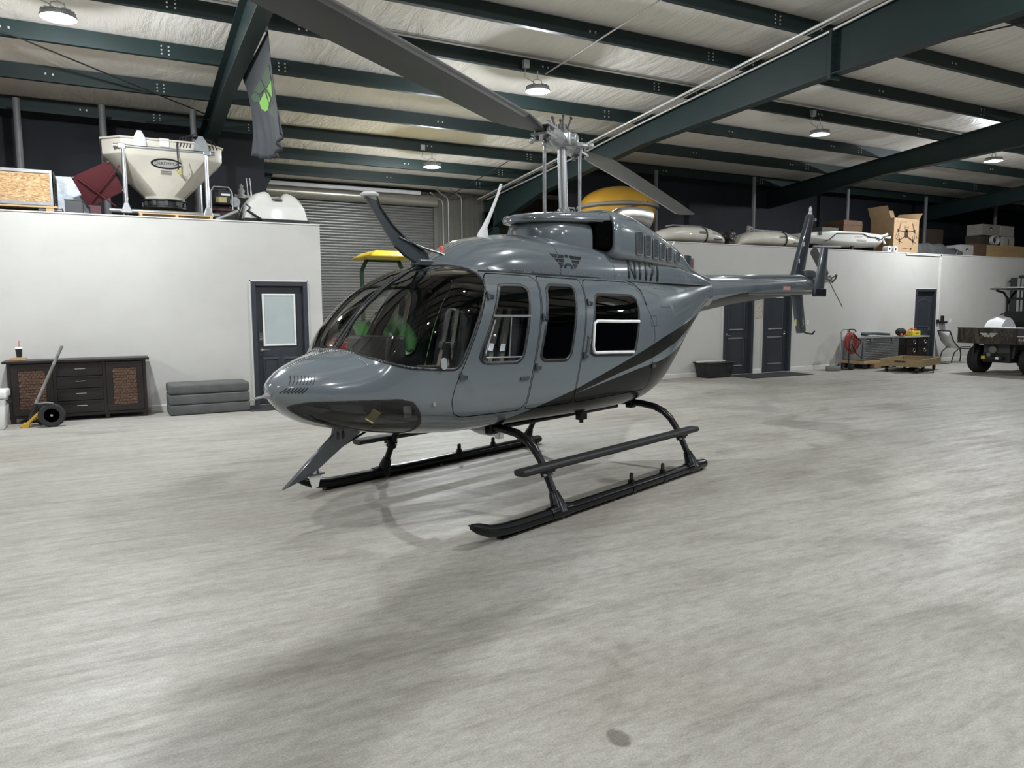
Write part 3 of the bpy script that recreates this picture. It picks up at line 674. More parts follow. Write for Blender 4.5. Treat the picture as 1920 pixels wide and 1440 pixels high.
def two_tone(s):
    if not s.F: return [(s, GREY)]
    d, g = s.cut(fld(s, DARK_UP)); out = [(g, GREY)]
    if d.F:
        band, low = d.cut(np.interp(d.V[:, 0], L2[0], L2[1])-d.V[:, 2]); out.append((band, STRIPE))
        if low.F:
            wedge, blk = low.cut(np.interp(low.V[:, 0], L3[0], L3[1])-low.V[:, 2]); out += [(wedge, GREY), (blk, STRIPE)]
    return out
# --- windshield and its centre post
ws, body = body.cut(fld(body, WS, 0.014))
post, ws = ws.cut(np.abs(ws.V[:, 1])-0.022)
seal, pane = ws.cut(-fld(ws, WS, -0.006))
for s_, nm in zip(pane.sides(), ('port', 'starboard')): soup_obj('windshield', [(s_, GLASS_WS)])
for s_ in seal.sides(): soup_obj('windshield_seal', [(s_.offset(0.003), BLACK)], solid=0.008)
soup_obj('windshield_post', [(post.offset(0.006), DARKGREY)], solid=0.014)
b = MB(); P = [hp(-2.30, 0, 1.335), hp(-2.14, 0, 1.525), hp(-1.95, 0, 1.70), hp(-1.73, 0, 1.843), hp(-1.51, 0, 1.94)]
for sgn in (-1, 1): b.tube([(p[0], p[1]+sgn*0.02, p[2]) for p in P], 0.007, 8)
b.build('post_trim', BLACK, HELI, smooth=True)
# --- chin windows
def strip(s, poly, off): return np.maximum(fld(s, poly, off), np.interp(s.V[:, 0], [-2.73, -2.65, -2.52, -2.37, -2.0], [0.115, 0.145, 0.205, 0.25, 0.29])-off-np.abs(s.V[:, 1]))
ch, body = body.cut(strip(body, CHIN, 0.020)); seal, pane = ch.cut(-strip(ch, CHIN, -0.004))
for s_ in pane.sides(): soup_obj('chin_window', [(s_, GLASS_CHIN)])
for s_ in seal.sides(): soup_obj('chin_window_seal', [(s_.offset(0.003), BLACK)], solid=0.008)
# --- doors with their windows
LINE_PARTS = []
def panel(src, poly, win, name, gl, chrome=None):
    reg, rest = src.cut(fld(src, poly, 0.0035)); gap, reg = reg.cut(-fld(reg, poly, -0.0035))
    w_, reg = reg.cut(fld(reg, win, 0.012)); seal, pane = w_.cut(-fld(w_, win, -0.012))
    for s_d, s_s, s_p, sgn in zip(reg.sides(), seal.sides(), pane.sides(), (1, -1)):
        d = soup_obj(name, two_tone(s_d)); soup_obj('window_seal', [(s_s.offset(0.004), BLACK)], d, solid=0.01)
        soup_obj('window_pane', [(s_p.offset(-0.002), gl)], d)
        if chrome and sgn > 0: chrome(d, sgn, s_p)
        LINE_PARTS.append(s_d)
        yield d, sgn
    yield rest, 0
def win_frame(poly_pts, name, m, off=0.012, r=0.009, closed=True):
    def fn(d, sgn, s_p):
        pts = []
        for a, z in poly_pts: pts.append(hp(a, sgn*(float(side_b(ST, [a], [z])[0])+off), z))
        b = MB(); b.tube(pts, r, 6, closed=closed); b.build(name, m, d, smooth=True)
    return fn
FRAMEGREY = mat('window_frame_grey', (0.34, 0.35, 0.36), 0.3, 0.4); FRAMEWHITE = mat('window_frame_white', (0.80, 0.80, 0.80), 0.25)
def crew_extra(d, sgn, s_p):
    sb = lambda a, z, o: hp(a, sgn*(float(side_b(ST, [a], [z])[0])+o), z)
    b = MB(); b.tube([sb(-1.30, 1.545, 0.008), sb(-1.1, 1.542, 0.008), sb(-0.875, 1.54, 0.008)], 0.010, 6)
    b.tube([sb(-1.285, 1.515, 0.008), sb(-1.41, 1.27, 0.008), sb(-1.41, 1.235, 0.008), sb(-1.02, 1.222, 0.008)], 0.006, 6)
    b.build('window_slider', FRAMEGREY, d, smooth=True)
    b = MB(); b.tube([sb(-1.10, 1.53, 0.006), sb(-1.155, 1.225, 0.006)], 0.005, 6); b.build('window_divider', FRAMEGREY, d, smooth=True)
    b = MB(); b.ball(sb(-1.315, 1.40, 0.012), 0.012, 8); b.build('window_knob', CHROME, d, smooth=True)
def rear_extra(d, sgn, s_p):
    sb = lambda a, z, o: hp(a, sgn*(float(side_b(ST, [a], [z])[0])+o), z)
    b = MB(); b.tube([sb(0.735, 1.47, 0.008), sb(0.4, 1.475, 0.008), sb(0.03, 1.485, 0.008), sb(-0.02, 1.465, 0.008), sb(-0.06, 1.26, 0.008), sb(-0.045, 1.21, 0.008), sb(-0.01, 1.205, 0.008), sb(0.3, 1.195, 0.008), sb(0.6, 1.182, 0.008)], 0.015, 8)
    b.build('window_slider', FRAMEWHITE, d, smooth=True)
for poly, win, nm, gl, ex in ((CREW, CWIN, 'crew_door', GLASS_TINT, crew_extra), (MID, W2, 'passenger_door', GLASS_DARK, None), (REAR, W3, 'rear_door', GLASS_DARK, rear_extra)):
    for d, sgn in panel(body, poly, win, nm, gl, ex):
        if sgn == 0: body = d; continue
        sb = lambda a, z, o: hp(a, sgn*(float(side_b(ST, [a], [z])[0])+o), z)
        if nm == 'crew_door':
            b = MB(); b.prism(rrect(-1.03, -0.925, 1.035, 1.062, 0.012), lambda p, q: sb(p, q, -0.002), lambda p, q: sb(p, q, 0.010)); b.build('door_handle', DARKGREY, d)
            hs = ((-1.31, 1.70), (-1.655, 1.11))
        elif nm == 'passenger_door':
            b = MB(); b.tube([sb(-0.12, 1.36, 0.006), sb(-0.12, 1.33, 0.022), sb(-0.15, 1.24, 0.022), sb(-0.16, 1.20, 0.006)], 0.009, 6); b.build('door_handle', GREY, d, smooth=True)
            hs = ((-0.72, 1.53), (-0.84, 1.13))
        else: hs = ((-0.06, 1.65), (-0.20, 1.19), (1.00, 1.03))
        for (a, z) in hs:
            b = MB(); b.bar(sb(a-0.005, z, 0.006), sb(a+0.055, z-0.012, 0.010), 0.028, 0.016, up=(0, sgn, 0)); b.cyl(sb(a, z-0.03, 0.012), sb(a, z+0.03, 0.012), 0.010, 8); b.build('hinge', DARKGREY, d, smooth=0.6)
# --- dark arc line above the doors, roof strips and the rest of the skin
ROOFLINE = [(-0.60, 1.882), (0.80, 1.872), (0.90, 1.84), (0.965, 1.76), (0.975, 1.62)]
soup_obj('fuselage_skin', two_tone(body))
b = MB()
for sgn in (1, -1):
    P = [hp(a, sgn*(float(side_b(ST, [a], [z])[0])+0.004), z) for a, z in ((-1.25, 1.893), (-0.6, 1.886), (0.1, 1.882), (0.78, 1.874), (0.89, 1.845), (0.955, 1.77), (0.968, 1.63))]
    b.tube(P, 0.008, 6)
b.build('drip_rail', BLACK, HELI, smooth=True)
for sgn in (1, -1):
    for (a0, a1, z0, z1) in ((-1.12, -0.72, 1.905, 1.933), (-0.62, 0.80, 1.892, 1.93)):
        b = MB(); n = 16; top = []; bot = []
        for i in range(n+1):
            a = a0+(a1-a0)*i/n; tp = min(1, 8*min(i, n-i)/n+0.15)
            top.append(hp(a, sgn*(float(side_b(ST, [a], [z0+(z1-z0)*tp])[0])), z0+(z1-z0)*tp+0.004)); bot.append(hp(a, sgn*(float(side_b(ST, [a], [z0])[0])+0.005), z0))
        v = top+bot; b.add(v, [(i, i+1, n+2+i, n+1+i) for i in range(n)]); b.build('roof_strip', mat('roof_strip', (0.03, 0.031, 0.033), 0.25, coat=0.4), HELI, smooth=True)
# --- inner liner (the same skin, 2 cm in), floor, bulkhead
L_, _ = Soup(body.V, body.N, body.F).cut(body.V[:, 0]-1.15)
liner_src = [L_]+[x for x in LINE_PARTS]
V = []; N = []; F = []
for s_ in liner_src:
    o = len(V); V += list(s_.V); N += list(s_.N); F += [tuple(int(i)+o for i in f) for f in s_.F]
soup_obj('cabin_liner', [(Soup(np.array(V), np.array(N), F).offset(-0.018), LINER)])
def fl(a, z): return float(side_b(ST, [a], [z])[0])-0.03
b = MB(); n = 20; zf = 0.80
pl = [(-2.25+3.3*i/n) for i in range(n+1)]
b.prism([(a, fl(a, zf)) for a in pl]+[(a, -fl(a, zf)) for a in reversed(pl)], lambda p, q: hp(p, q, zf-0.02), lambda p, q: hp(p, q, zf)); b.build('cabin_floor', LINER, HELI)
b = MB(); zz = [0.72+1.2*i/16 for i in range(17)]
b.prism([(fl(1.02, z), z) for z in zz]+[(-fl(1.02, z), z) for z in reversed(zz)], lambda p, q: hp(1.02, p, q), lambda p, q: hp(1.05, p, q)); b.build('rear_bulkhead', LINER, HELI)
SEATM = mat('seat_leather', (0.030, 0.031, 0.034), 0.45, var=0.15, scale=8, bump=0.1); BELT = mat('seat_belt', (0.20, 0.175, 0.13), 0.7)
for sgn in (1, -1):
    b = MB(); cx = sgn*0.31
    b.box(hp(-1.12, cx, 1.02), (0.46, 0.42, 0.16)); b.box(hp(-1.12, cx, 0.88), (0.36, 0.36, 0.15)); st_ = b.build('pilot_seat', SEATM, HELI, bevel=0.04, seg=3, smooth=0.9)
    b = MB(); b.prism([(-0.93, 1.08), (-0.80, 1.62), (-0.71, 1.60), (-0.83, 1.06)], lambda p, q: hp(p, cx-0.20, q), lambda p, q: hp(p, cx+0.20, q)); b.build('backrest', SEATM, st_, bevel=0.03, seg=3, smooth=0.9)
    for dx in (-0.07, 0.07):
        b = MB(); b.bar(hp(-0.815, cx+dx*0.7, 1.60), hp(-0.952, cx+dx, 1.10), 0.045, 0.006, up=(-1, 0, 0.25)); b.bar(hp(-0.952, cx+dx, 1.10), hp(-1.22, cx+dx*0.4, 1.115), 0.045, 0.006); b.build('shoulder_belt', BELT, st_)
        b = MB(); b.bar(hp(-0.905, cx+dx*0.92, 1.31), hp(-0.925, cx+dx*0.95, 1.25), 0.055, 0.016, up=(-1, 0, 0.25)); b.build('belt_buckle', CHROME, st_)
    b = MB(); b.tube([hp(-1.50, cx, 0.82), hp(-1.46, cx, 1.05), hp(-1.42, cx-0.03, 1.17), hp(-1.44, cx-0.03, 1.27)], 0.012, 8); b.cyl(hp(-1.44, cx-0.03, 1.24), hp(-1.45, cx-0.03, 1.34), 0.022, 10); b.build('cyclic_stick', BLACK, HELI, smooth=True)
b = MB(); b.box(hp(-0.20, 0, 0.98), (0.5, 1.1, 0.2)); b.prism([(0.62, 1.05), (0.80, 1.70), (0.92, 1.70), (0.80, 1.05)], lambda p, q: hp(p, -0.52, q), lambda p, q: hp(p, 0.52, q)); b.box(hp(0.62, 0, 0.98), (0.5, 1.1, 0.2)); b.build('rear_bench', SEATM, HELI, bevel=0.03)
b = MB(); b.prism([(-2.02, 1.10), (-1.98, 1.40), (-1.82, 1.40), (-1.80, 1.02)], lambda p, q: hp(p, -0.30, q), lambda p, q: hp(p, 0.22, q)); b.prism([(-2.0, 0.82), (-1.98, 1.10), (-1.80, 1.02), (-1.45, 0.98), (-1.45, 0.82)], lambda p, q: hp(p, -0.10, q), lambda p, q: hp(p, 0.10, q))
ip = b.build('instrument_panel', BLACK, HELI, bevel=0.02)
for i in range(4):
    for j in range(2):
        b = MB(); a_, zz_ = -1.805-0.006*j, 1.31-0.12*j; b.cyl(hp(a_, -0.24+i*0.125, zz_), hp(a_+0.012, -0.24+i*0.125, zz_), 0.045, 16); b.build('gauge', mat('gauge_face', (0.03, 0.03, 0.03), 0.15, coat=1), ip, smooth=True)
b = MB(); b.box(hp(-1.35, 0.25, 1.875), (0.30, 0.30, 0.03)); b.build('sun_visor', mat('sun_visor', (0.22, 0.20, 0.15), 0.5), HELI, bevel=0.01)
for (a, z, ang, sz, m_) in ((-2.28, 0.87, 0.7, (0.10, 0.05), mat('paper_tag_yellow', (0.55, 0.50, 0.22), 0.7)), (-2.06, 0.885, 0.05, (0.07, 0.08), mat('paper_tag_white', (0.42, 0.42, 0.42), 0.7))):
    b = MB(); bb0 = float(side_b(ST, [a], [z])[0])-0.05; c_, s_ = math.cos(ang), math.sin(ang); hx_, hz_ = sz[0], sz[1]
    b.prism([(a+c_*u*hx_/2-s_*v_*hz_/2*2, z+s_*u*hx_/2+c_*v_*hz_/2) for u, v_ in ((-1, -1), (1, -1), (1, 1), (-1, 1))], lambda p, q: hp(p, bb0, q), lambda p, q: hp(p, bb0+0.004, q)); b.build('inspection_tag', m_, HELI)

# --- roof cowlings
DECKST = np.array([(-1.46, 1.80, 1.90, 0.02, 1.82, 2.2, 2), (-1.42, 1.80, 1.945, 0.12, 1.84, 2.2, 2), (-1.36, 1.80, 1.995, 0.19, 1.85, 2.25, 2), (-1.27, 1.80, 2.055, 0.26, 1.86, 2.3, 2), (-1.16, 1.80, 2.118, 0.315, 1.87, 2.4, 2), (-1.03, 1.80, 2.172, 0.355, 1.87, 2.5, 2),
  (-0.79, 1.80, 2.222, 0.400, 1.87, 2.7, 2), (-0.45, 1.80, 2.255, 0.430, 1.87, 2.5, 2), (0.0, 1.80, 2.268, 0.445, 1.87, 2.4, 2), (0.5, 1.80, 2.265, 0.445, 1.87, 2.4, 2), (1.2, 1.80, 2.25, 0.425, 1.87, 2.8, 2), (1.8, 1.80, 2.20, 0.385, 1.87, 3.4, 2), (2.3, 1.80, 2.13, 0.335, 1.87, 3.0, 2), (2.7, 1.82, 2.05, 0.28, 1.87, 2.6, 2), (2.98, 1.84, 1.99, 0.225, 1.87, 2.2, 2)])
s_ = Soup.grid(hull_grid(DECKST, 120, 96)); s_, _ = s_.cut(1.86-s_.V[:, 2]); cf, s_ = s_.cut(s_.V[:, 0]+0.235); g_, s_ = s_.cut(s_.V[:, 0]+0.23); cm, s_ = s_.cut(s_.V[:, 0]-0.595); g_, s_ = s_.cut(s_.V[:, 0]-0.60)
soup_obj('forward_fairing', [(cf, GREY)]); mid_cowl = soup_obj('side_cowl', [(cm, GREY)]); aft_cowl = soup_obj('aft_cowl', [(s_, GREY)])
NECKST = np.array([(-0.62, 2.10, 2.34, 0.0008, 2.2, 4, 4), (-0.60, 2.10, 2.36, 0.09, 2.2, 4, 4), (-0.55, 2.10, 2.38, 0.17, 2.2, 4, 4), (-0.45, 2.10, 2.40, 0.25, 2.2, 4, 4), (-0.30, 2.10, 2.42, 0.31, 2.2, 4, 4), (0.0, 2.10, 2.43, 0.335, 2.2, 4, 4), (0.80, 2.10, 2.43, 0.335, 2.2, 4, 4)])
NECKST[:, 0] += 0.30; NECKST[:, 3] *= 1.03
s_ = Soup.grid(hull_grid(NECKST, 50, 64)); soup_obj('transmission_cowl', [(s_, GREY)])
# domed lip plate over the transmission
def lip_ring(a, w, zt, ze):
    th = 0.055; P = []
    for i in range(25):
        t = PI*i/24; P.append(hp(a, w*math.cos(t), ze+(zt-ze)*(0.72*math.sin(t)**0.30+0.28*math.sin(t))))
    for i in range(25):
        t = PI*i/24; P.append(hp(a, -w*0.985*math.cos(t), ze-th*0.6*math.sin(t)**0.3))
    return P
LIP = [(-0.395, 0.02, 2.415, 2.40), (-0.385, 0.07, 2.425, 2.398), (-0.35, 0.14, 2.438, 2.396), (-0.26, 0.23, 2.456, 2.398), (-0.10, 0.31, 2.478, 2.404), (0.10, 0.365, 2.498, 2.412), (0.32, 0.40, 2.518, 2.422), (0.60, 0.43, 2.538, 2.43), (0.80, 0.43, 2.54, 2.44)]
b = MB(); b.loft([lip_ring(*r) for r in LIP]); b.build('cowl_lip', GREY, HELI, smooth=1.0)
# engine cowl with side intakes
def eng_ring(a, w, zt, zb, n_=5.0):
    P = []; zc = zb+0.06
    for i in range(40):
        t = PI*i/39; c, s2 = math.cos(t), math.sin(t); P.append(hp(a, w*math.copysign(abs(c)**(2/n_), c), zc+(zt-zc)*s2**(2/n_)))
    P += [hp(a, -w*0.97, zb+0.02), hp(a, -w*0.9, zb), hp(a, w*0.9, zb), hp(a, w*0.97, zb+0.02)]
    return P
ENG = [(0.54, 0.474, 2.532, 2.105), (0.56, 0.488, 2.545, 2.09), (0.65, 0.492, 2.548, 2.075), (0.95, 0.480, 2.53, 2.065), (1.35, 0.452, 2.44, 2.05), (1.8, 0.405, 2.315, 2.04), (2.05, 0.372, 2.215, 2.03), (2.3, 0.33, 2.08, 1.95), (2.6, 0.28, 2.02, 1.90), (3.0, 0.215, 1.975, 1.86)]
b = MB(); b.loft([eng_ring(*r) for r in ENG], caps=False)
inn = [eng_ring(0.545, 0.452, 2.51, 2.14), eng_ring(0.80, 0.43, 2.48, 2.16)]
b.loft([eng_ring(*ENG[0])]+inn, caps=False); b.add(inn[1], [tuple(range(len(inn[1])))])
eng = b.build('engine_cowl', GREY, HELI, smooth=0.9)
for sgn in (1, -1):
    b = MB(); b.prism([(0.37, 0.372), (0.56, 0.452), (0.74, 0.452), (0.74, 0.25), (0.37, 0.25)], lambda p, q: hp(p, sgn*q, 2.155), lambda p, q: hp(p, sgn*q, 2.425)); b.build('intake_shade', mat('intake_shade_black', (0.002, 0.002, 0.002), 1.0, spec=0.0), eng, bevel=0.02)  # solid black block, painted shade for the open intake mouth
ENGA = np.array(ENG)
def eng_b(a, z):
    w = np.interp(a, ENGA[:, 0], ENGA[:, 1]); zt = np.interp(a, ENGA[:, 0], ENGA[:, 2]); zb = np.interp(a, ENGA[:, 0], ENGA[:, 3])+0.06
    u = min(max((z-zb)/(zt-zb), 0), 1); return float(w*(1-u**5.0)**(1/5.0))
MESHM = mat('vent_mesh', (0.035, 0.038, 0.042), 0.7, 0.2, var=0.9, scale=60)
for sgn in (1, -1):
    for (a, hw, z0, z1) in ((0.97, 0.062, 2.125, 2.345), (1.14, 0.062, 2.115, 2.325), (1.313, 0.058, 2.105, 2.30), (1.467, 0.054, 2.098, 2.27), (1.642, 0.056, 2.092, 2.238), (1.858, 0.062, 2.085, 2.20)):
        pl = [(p-(q-z0)*0.02, q) for p, q in rrect(a-hw, a+hw, z0, z1, 0.022)]
        b = MB(); b.prism(pl, lambda p, q: hp(p, sgn*(eng_b(p, q)-0.01), q), lambda p, q: hp(p, sgn*(eng_b(p, q)+0.010), q)); b.build('vent_screen', MESHM, eng)
        b = MB(); b.tube([hp(p, sgn*(eng_b(p, q)+0.010), q) for p, q in pl], 0.006, 5, closed=True); b.build('vent_frame', GREY, eng, smooth=True)
for sgn in (1, -1):
    b = MB(); P = [hp(0.96, sgn*0.12, 2.42), hp(1.02, sgn*0.135, 2.49), hp(1.10, sgn*0.16, 2.535), hp(1.20, sgn*0.20, 2.548), hp(1.31, sgn*0.25, 2.542), hp(1.42, sgn*0.31, 2.52)]
    b.tube(P, [0.085, 0.088, 0.09, 0.092, 0.094, 0.095], 28, caps=False); b.tube([P[5], P[4], P[3]], [0.088, 0.086, 0.084], 28, caps=False); b.tube([P[3], P[2]], [0.084, 0.02], 28)
    b.build('exhaust_stack', mat('exhaust_steel', (0.45, 0.43, 0.41), 0.36, 1.0, var=0.2, scale=6), HELI, smooth=True)
# --- registration, wing badge
NV, NF = sliced(*text_mesh('N1171', 0.235, 0.0, 'CENTER', 1.12, 0.12, 0.92, 0.006), 0.015)
LETTER = mat('black_lettering', (0.008, 0.008, 0.009), 0.3)
def deck_b(a, z): return float(side_b(DECKST, [a], [z])[0])
for sgn in (1, -1):
    b = MB(); zc, ac = 1.958, 1.15
    vv = []
    for p in NV:
        a = ac+p[0]*sgn*1.0; z = zc+p[1]-0.035*(a-ac); bo = max(deck_b(a, min(max(z, 1.875), 2.2)), float(side_b(ST, [a], [min(z, 1.96)])[0]) if z < 1.955 else 0); vv.append(hp(a, sgn*(bo+0.008), z))
    b.add(vv, NF); b.build('registration_number', LETTER, HELI, fixn=False)
    def bar_(pts, nm='wing_badge'):
        return [(0.005+p*sgn, q) for p, q in pts]
    b = MB()
    for polys in ([(-0.25, 0.075), (-0.045, 0.075), (-0.058, 0.042), (-0.215, 0.042)], [(-0.20, 0.030), (-0.063, 0.030), (-0.074, -0.002), (-0.17, -0.002)], [(-0.155, -0.014), (-0.078, -0.014), (-0.092, -0.045), (-0.108, -0.062), (-0.13, -0.045)],
                  [(0.25, 0.075), (0.045, 0.075), (0.058, 0.042), (0.215, 0.042)], [(0.20, 0.030), (0.063, 0.030), (0.074, -0.002), (0.17, -0.002)], [(0.155, -0.014), (0.078, -0.014), (0.092, -0.045), (0.108, -0.062), (0.13, -0.045)],
                  [(-0.018, 0.080), (0.018, 0.080), (-0.040, -0.062), (-0.075, -0.062)], [(0.018, 0.080), (-0.018, 0.080), (0.040, -0.062), (0.075, -0.062)], [(-0.03, -0.010), (0.03, -0.010), (0.04, -0.034), (-0.04, -0.034)]):
        pp = [(-0.12+p*0.88, 2.005+q*0.85-0.02*p) for p, q in polys]
        b.prism(pp, lambda p, q: hp(p, sgn*(deck_b(p, q)+0.001), q), lambda p, q: hp(p, sgn*(deck_b(p, q)+0.004), q))
    b.build('wing_badge', LETTER, HELI)
# --- tail boom, stabiliser, fins
BOOM = np.array([(3.03, 1.540, 2.000, 0.232, 1.775, 2, 2), (3.6, 1.600, 2.002, 0.205, 1.805, 2, 2), (4.5, 1.675, 2.015, 0.172, 1.848, 2, 2), (5.5, 1.740, 2.045, 0.150, 1.895, 2, 2), (6.5, 1.785, 2.075, 0.138, 1.932, 2, 2), (6.92, 1.800, 2.080, 0.132, 1.942, 2, 2), (7.0, 1.84, 2.05, 0.10, 1.945, 2, 2), (7.03, 1.93, 1.96, 0.02, 1.945, 2, 2)])
s_ = Soup.grid(hull_grid(BOOM, 90, 48)); dk, gr = s_.cut(s_.V[:, 2]-np.interp(s_.V[:, 0], [2.75, 3.25, 3.85, 4.2, 5.5, 7.0], [1.62, 1.705, 1.775, 1.80, 1.81, 1.83]))
boom = soup_obj('tail_boom', [(gr, GREY), (dk, STRIPE)])
b = MB(); b.prism([(3.0, 1.88), (3.0, 2.0), (6.3, 2.10), (6.5, 2.085), (6.5, 2.02), (3.4, 1.93)], lambda p, q: hp(p, -0.085, q), lambda p, q: hp(p, 0.085, q)); b.build('drive_shaft_cover', GREY, HELI, bevel=0.03, seg=3, smooth=0.9)
b = MB(); b.lathe([(0.02, 0.17), (0.10, 0.155), (0.155, 0.09), (0.16, 0.0), (0.12, -0.12), (0.0, -0.14)], hp(6.80, 0, 2.02), 24); b.build('tail_gearbox', DARKGREY, HELI, smooth=True)
def foil(p0, p1, c0, c1, th, rake=0.0):
    """symmetric aerofoil slab from p0 to p1 (leading-edge points), chords c0, c1 along +a; thickness direction from the span"""
    prof = [(0, 0), (0.04, 0.36), (0.15, 0.8), (0.3, 1), (0.6, 0.72), (0.85, 0.3), (1, 0.03)]
    return prof
def slab(span, m, name, parent=HELI, thick=0.05, horiz=False):
    """span: list of (le_a, te_a, other, z) -> loft of aerofoil rings"""
    prof = [(0, 0), (0.03, 0.42), (0.12, 0.85), (0.3, 1), (0.6, 0.75), (0.88, 0.3), (1, 0.04), (0.88, -0.3), (0.6, -0.75), (0.3, -1), (0.12, -0.85), (0.03, -0.42)]
    rings = []
    for (l, t, o, z) in span:
        rings.append([hp(l+(t-l)*u, o+(0 if horiz else w_*thick/2), z+(w_*thick/2 if horiz else 0)) for u, w_ in prof])
    b = MB(); b.loft(rings); return b.build(name, m, parent, smooth=0.8)
fin = slab([(6.02, 6.60, 0, 2.02), (6.34, 6.78, 0, 2.55), (6.64, 6.97, 0, 3.04), (6.68, 6.96, 0, 3.07)], DARKGREY, 'upper_fin', thick=0.075)
lfin = slab([(6.10, 6.56, 0, 1.86), (6.24, 6.68, 0, 1.50), (6.37, 6.78, 0, 1.22), (6.40, 6.74, 0, 1.18)], DARKGREY, 'lower_fin', thick=0.06)
b = MB(); b.tube([hp(6.62, 0, 1.20), hp(6.85, 0, 1.165), hp(7.08, 0, 1.145), hp(7.17, 0, 1.19)], 0.014, 8); b.build('tail_skid', GEARBLACK, HELI, smooth=True)
b = MB(); b.bb(6.22, 6.28, -0.034, -0.028, 1.30, 1.40); b.build('yellow_placard', mat('placard_yellow', (0.55, 0.52, 0.12), 0.5), lfin)
b = MB(); b.lathe([(0.03, 0), (0.03, 0.05), (0.022, 0.055)], hp(6.80, 0, 3.06), 14); b.build('beacon_base', ALU, fin, smooth=True)
b = MB(); b.lathe([(0.022, 0.05), (0.024, 0.11), (0.012, 0.14), (0, 0.145)], hp(6.80, 0, 3.06), 14); b.build('beacon_lens', mat('beacon_lens', (0.45, 0.45, 0.45), 0.1, coat=1), fin, smooth=True)
b = MB(); b.bb(6.95, 7.03, -0.02, 0.02, 2.99, 3.03); b.build('nav_light', ALU, fin)
for zz in (2.28, 2.55):
    b = MB(); b.bb(6.29+(zz-2.28)*0.62, 6.31+(zz-2.28)*0.62, -0.044, -0.036, zz, zz+0.07); b.build('fin_placard', WHITE, fin)
for sgn in (1, -1):
    b = MB(); prof = [(0, 0), (0.04, 0.5), (0.2, 1), (0.5, 0.7), (1, 0.05), (0.5, -0.7), (0.2, -1), (0.04, -0.5)]
    b.loft([[hp(l+0.40*u, sgn*o, 1.785+w_*0.024) for u, w_ in prof] for l, o in ((4.17, 0.10), (4.26, 0.55), (4.36, 0.985))]); b.build('horizontal_stabiliser', DARKGREY, HELI, smooth=0.8)
    ep = slab([(4.33, 4.67, sgn*1.0, 1.735), (4.30, 4.66, sgn*1.0, 1.84), (4.42, 4.73, sgn*1.0, 2.12), (4.53, 4.76, sgn*1.0, 2.37)], DARKGREY, 'stabiliser_end_fin', thick=0.055)
    b = MB(); b.bb(4.325, 4.665, -sgn*1.0-0.033, -sgn*1.0+0.033, 1.73, 1.835); b.build('end_fin_cap', BLACKGLOSS, ep, bevel=0.01)
b = MB(); b.prism(rrect(5.42, 5.70, 1.845, 1.905, 0.01), lambda p, q: hp(p, float(side_b(BOOM, [p], [q])[0])-0.002, q), lambda p, q: hp(p, float(side_b(BOOM, [p], [q])[0])+0.003, q)); o = b.build('danger_placard', mat('placard_pink', (0.55, 0.18, 0.20), 0.5), boom)
v, f = text_mesh('DANGER', 0.05, 0, 'CENTER', 1.0, 0, 1.2); b = MB(); b.add([hp(5.56+p[0], float(side_b(BOOM, [5.56+p[0]], [1.875])[0])+0.006, 1.875+p[1]) for p in v], f); b.build('danger_lettering', WHITE, boom, fixn=False)
# tail rotor (port side)
tr = bpy.data.objects.new('tail_rotor', None); C.objects.link(tr); tr.parent = HELI; tr.location = hp(6.72, 0.0, 2.04)
b = MB(); b.cyl(hp(0, 0.12, 0), hp(0, 0.40, 0), 0.028, 12); b.cyl(hp(0, 0.30, 0), hp(0, 0.37, 0), 0.06, 14); b.build('rotor_shaft', ALU, tr, smooth=True)
th = math.atan2(0.40, -0.66)
for k in (0, 1):
    a_ = th+k*PI; d = Vector((math.cos(a_), 0, math.sin(a_))); n_ = Vector((-math.sin(a_), 0, math.cos(a_)))
    pts = [(0.08, 0.05), (0.20, 0.065), (0.24, 0.068), (0.80, 0.066), (0.825, 0.04)]
    rings = []
    for r_, hw in pts:
        c0 = Vector((0, -0.34, 0))+d*r_; tw = n_*math.cos(0.5)+Vector((0, 1, 0))*math.sin(0.5)
        pr = [(-1, 0), (-0.6, 0.007), (0.2, 0.009), (1, 0.001), (0.2, -0.009), (-0.6, -0.007)]
        rings.append([tuple(c0+tw*u*hw+Vector((0, 1, 0))*w_) for u, w_ in pr])
    b = MB(); b.loft(rings); b.build('tail_rotor_blade', mat('tail_blade_paint', (0.06, 0.062, 0.064), 0.45), tr, smooth=0.7)
b = MB(); b.tube([hp(0.08, 0.44, 0.05), hp(0.0, 0.46, 0.0), hp(-0.08, 0.44, -0.05)], 0.012, 8)
for s2 in (1, -1): b.tube([hp(s2*0.08, 0.44, s2*0.05), hp(s2*0.10, 0.30, -s2*0.02)], 0.008, 8); b.ball(hp(s2*0.08, 0.44, s2*0.05), 0.02, 8)
b.build('pitch_change_links', BLACK, tr, smooth=True)

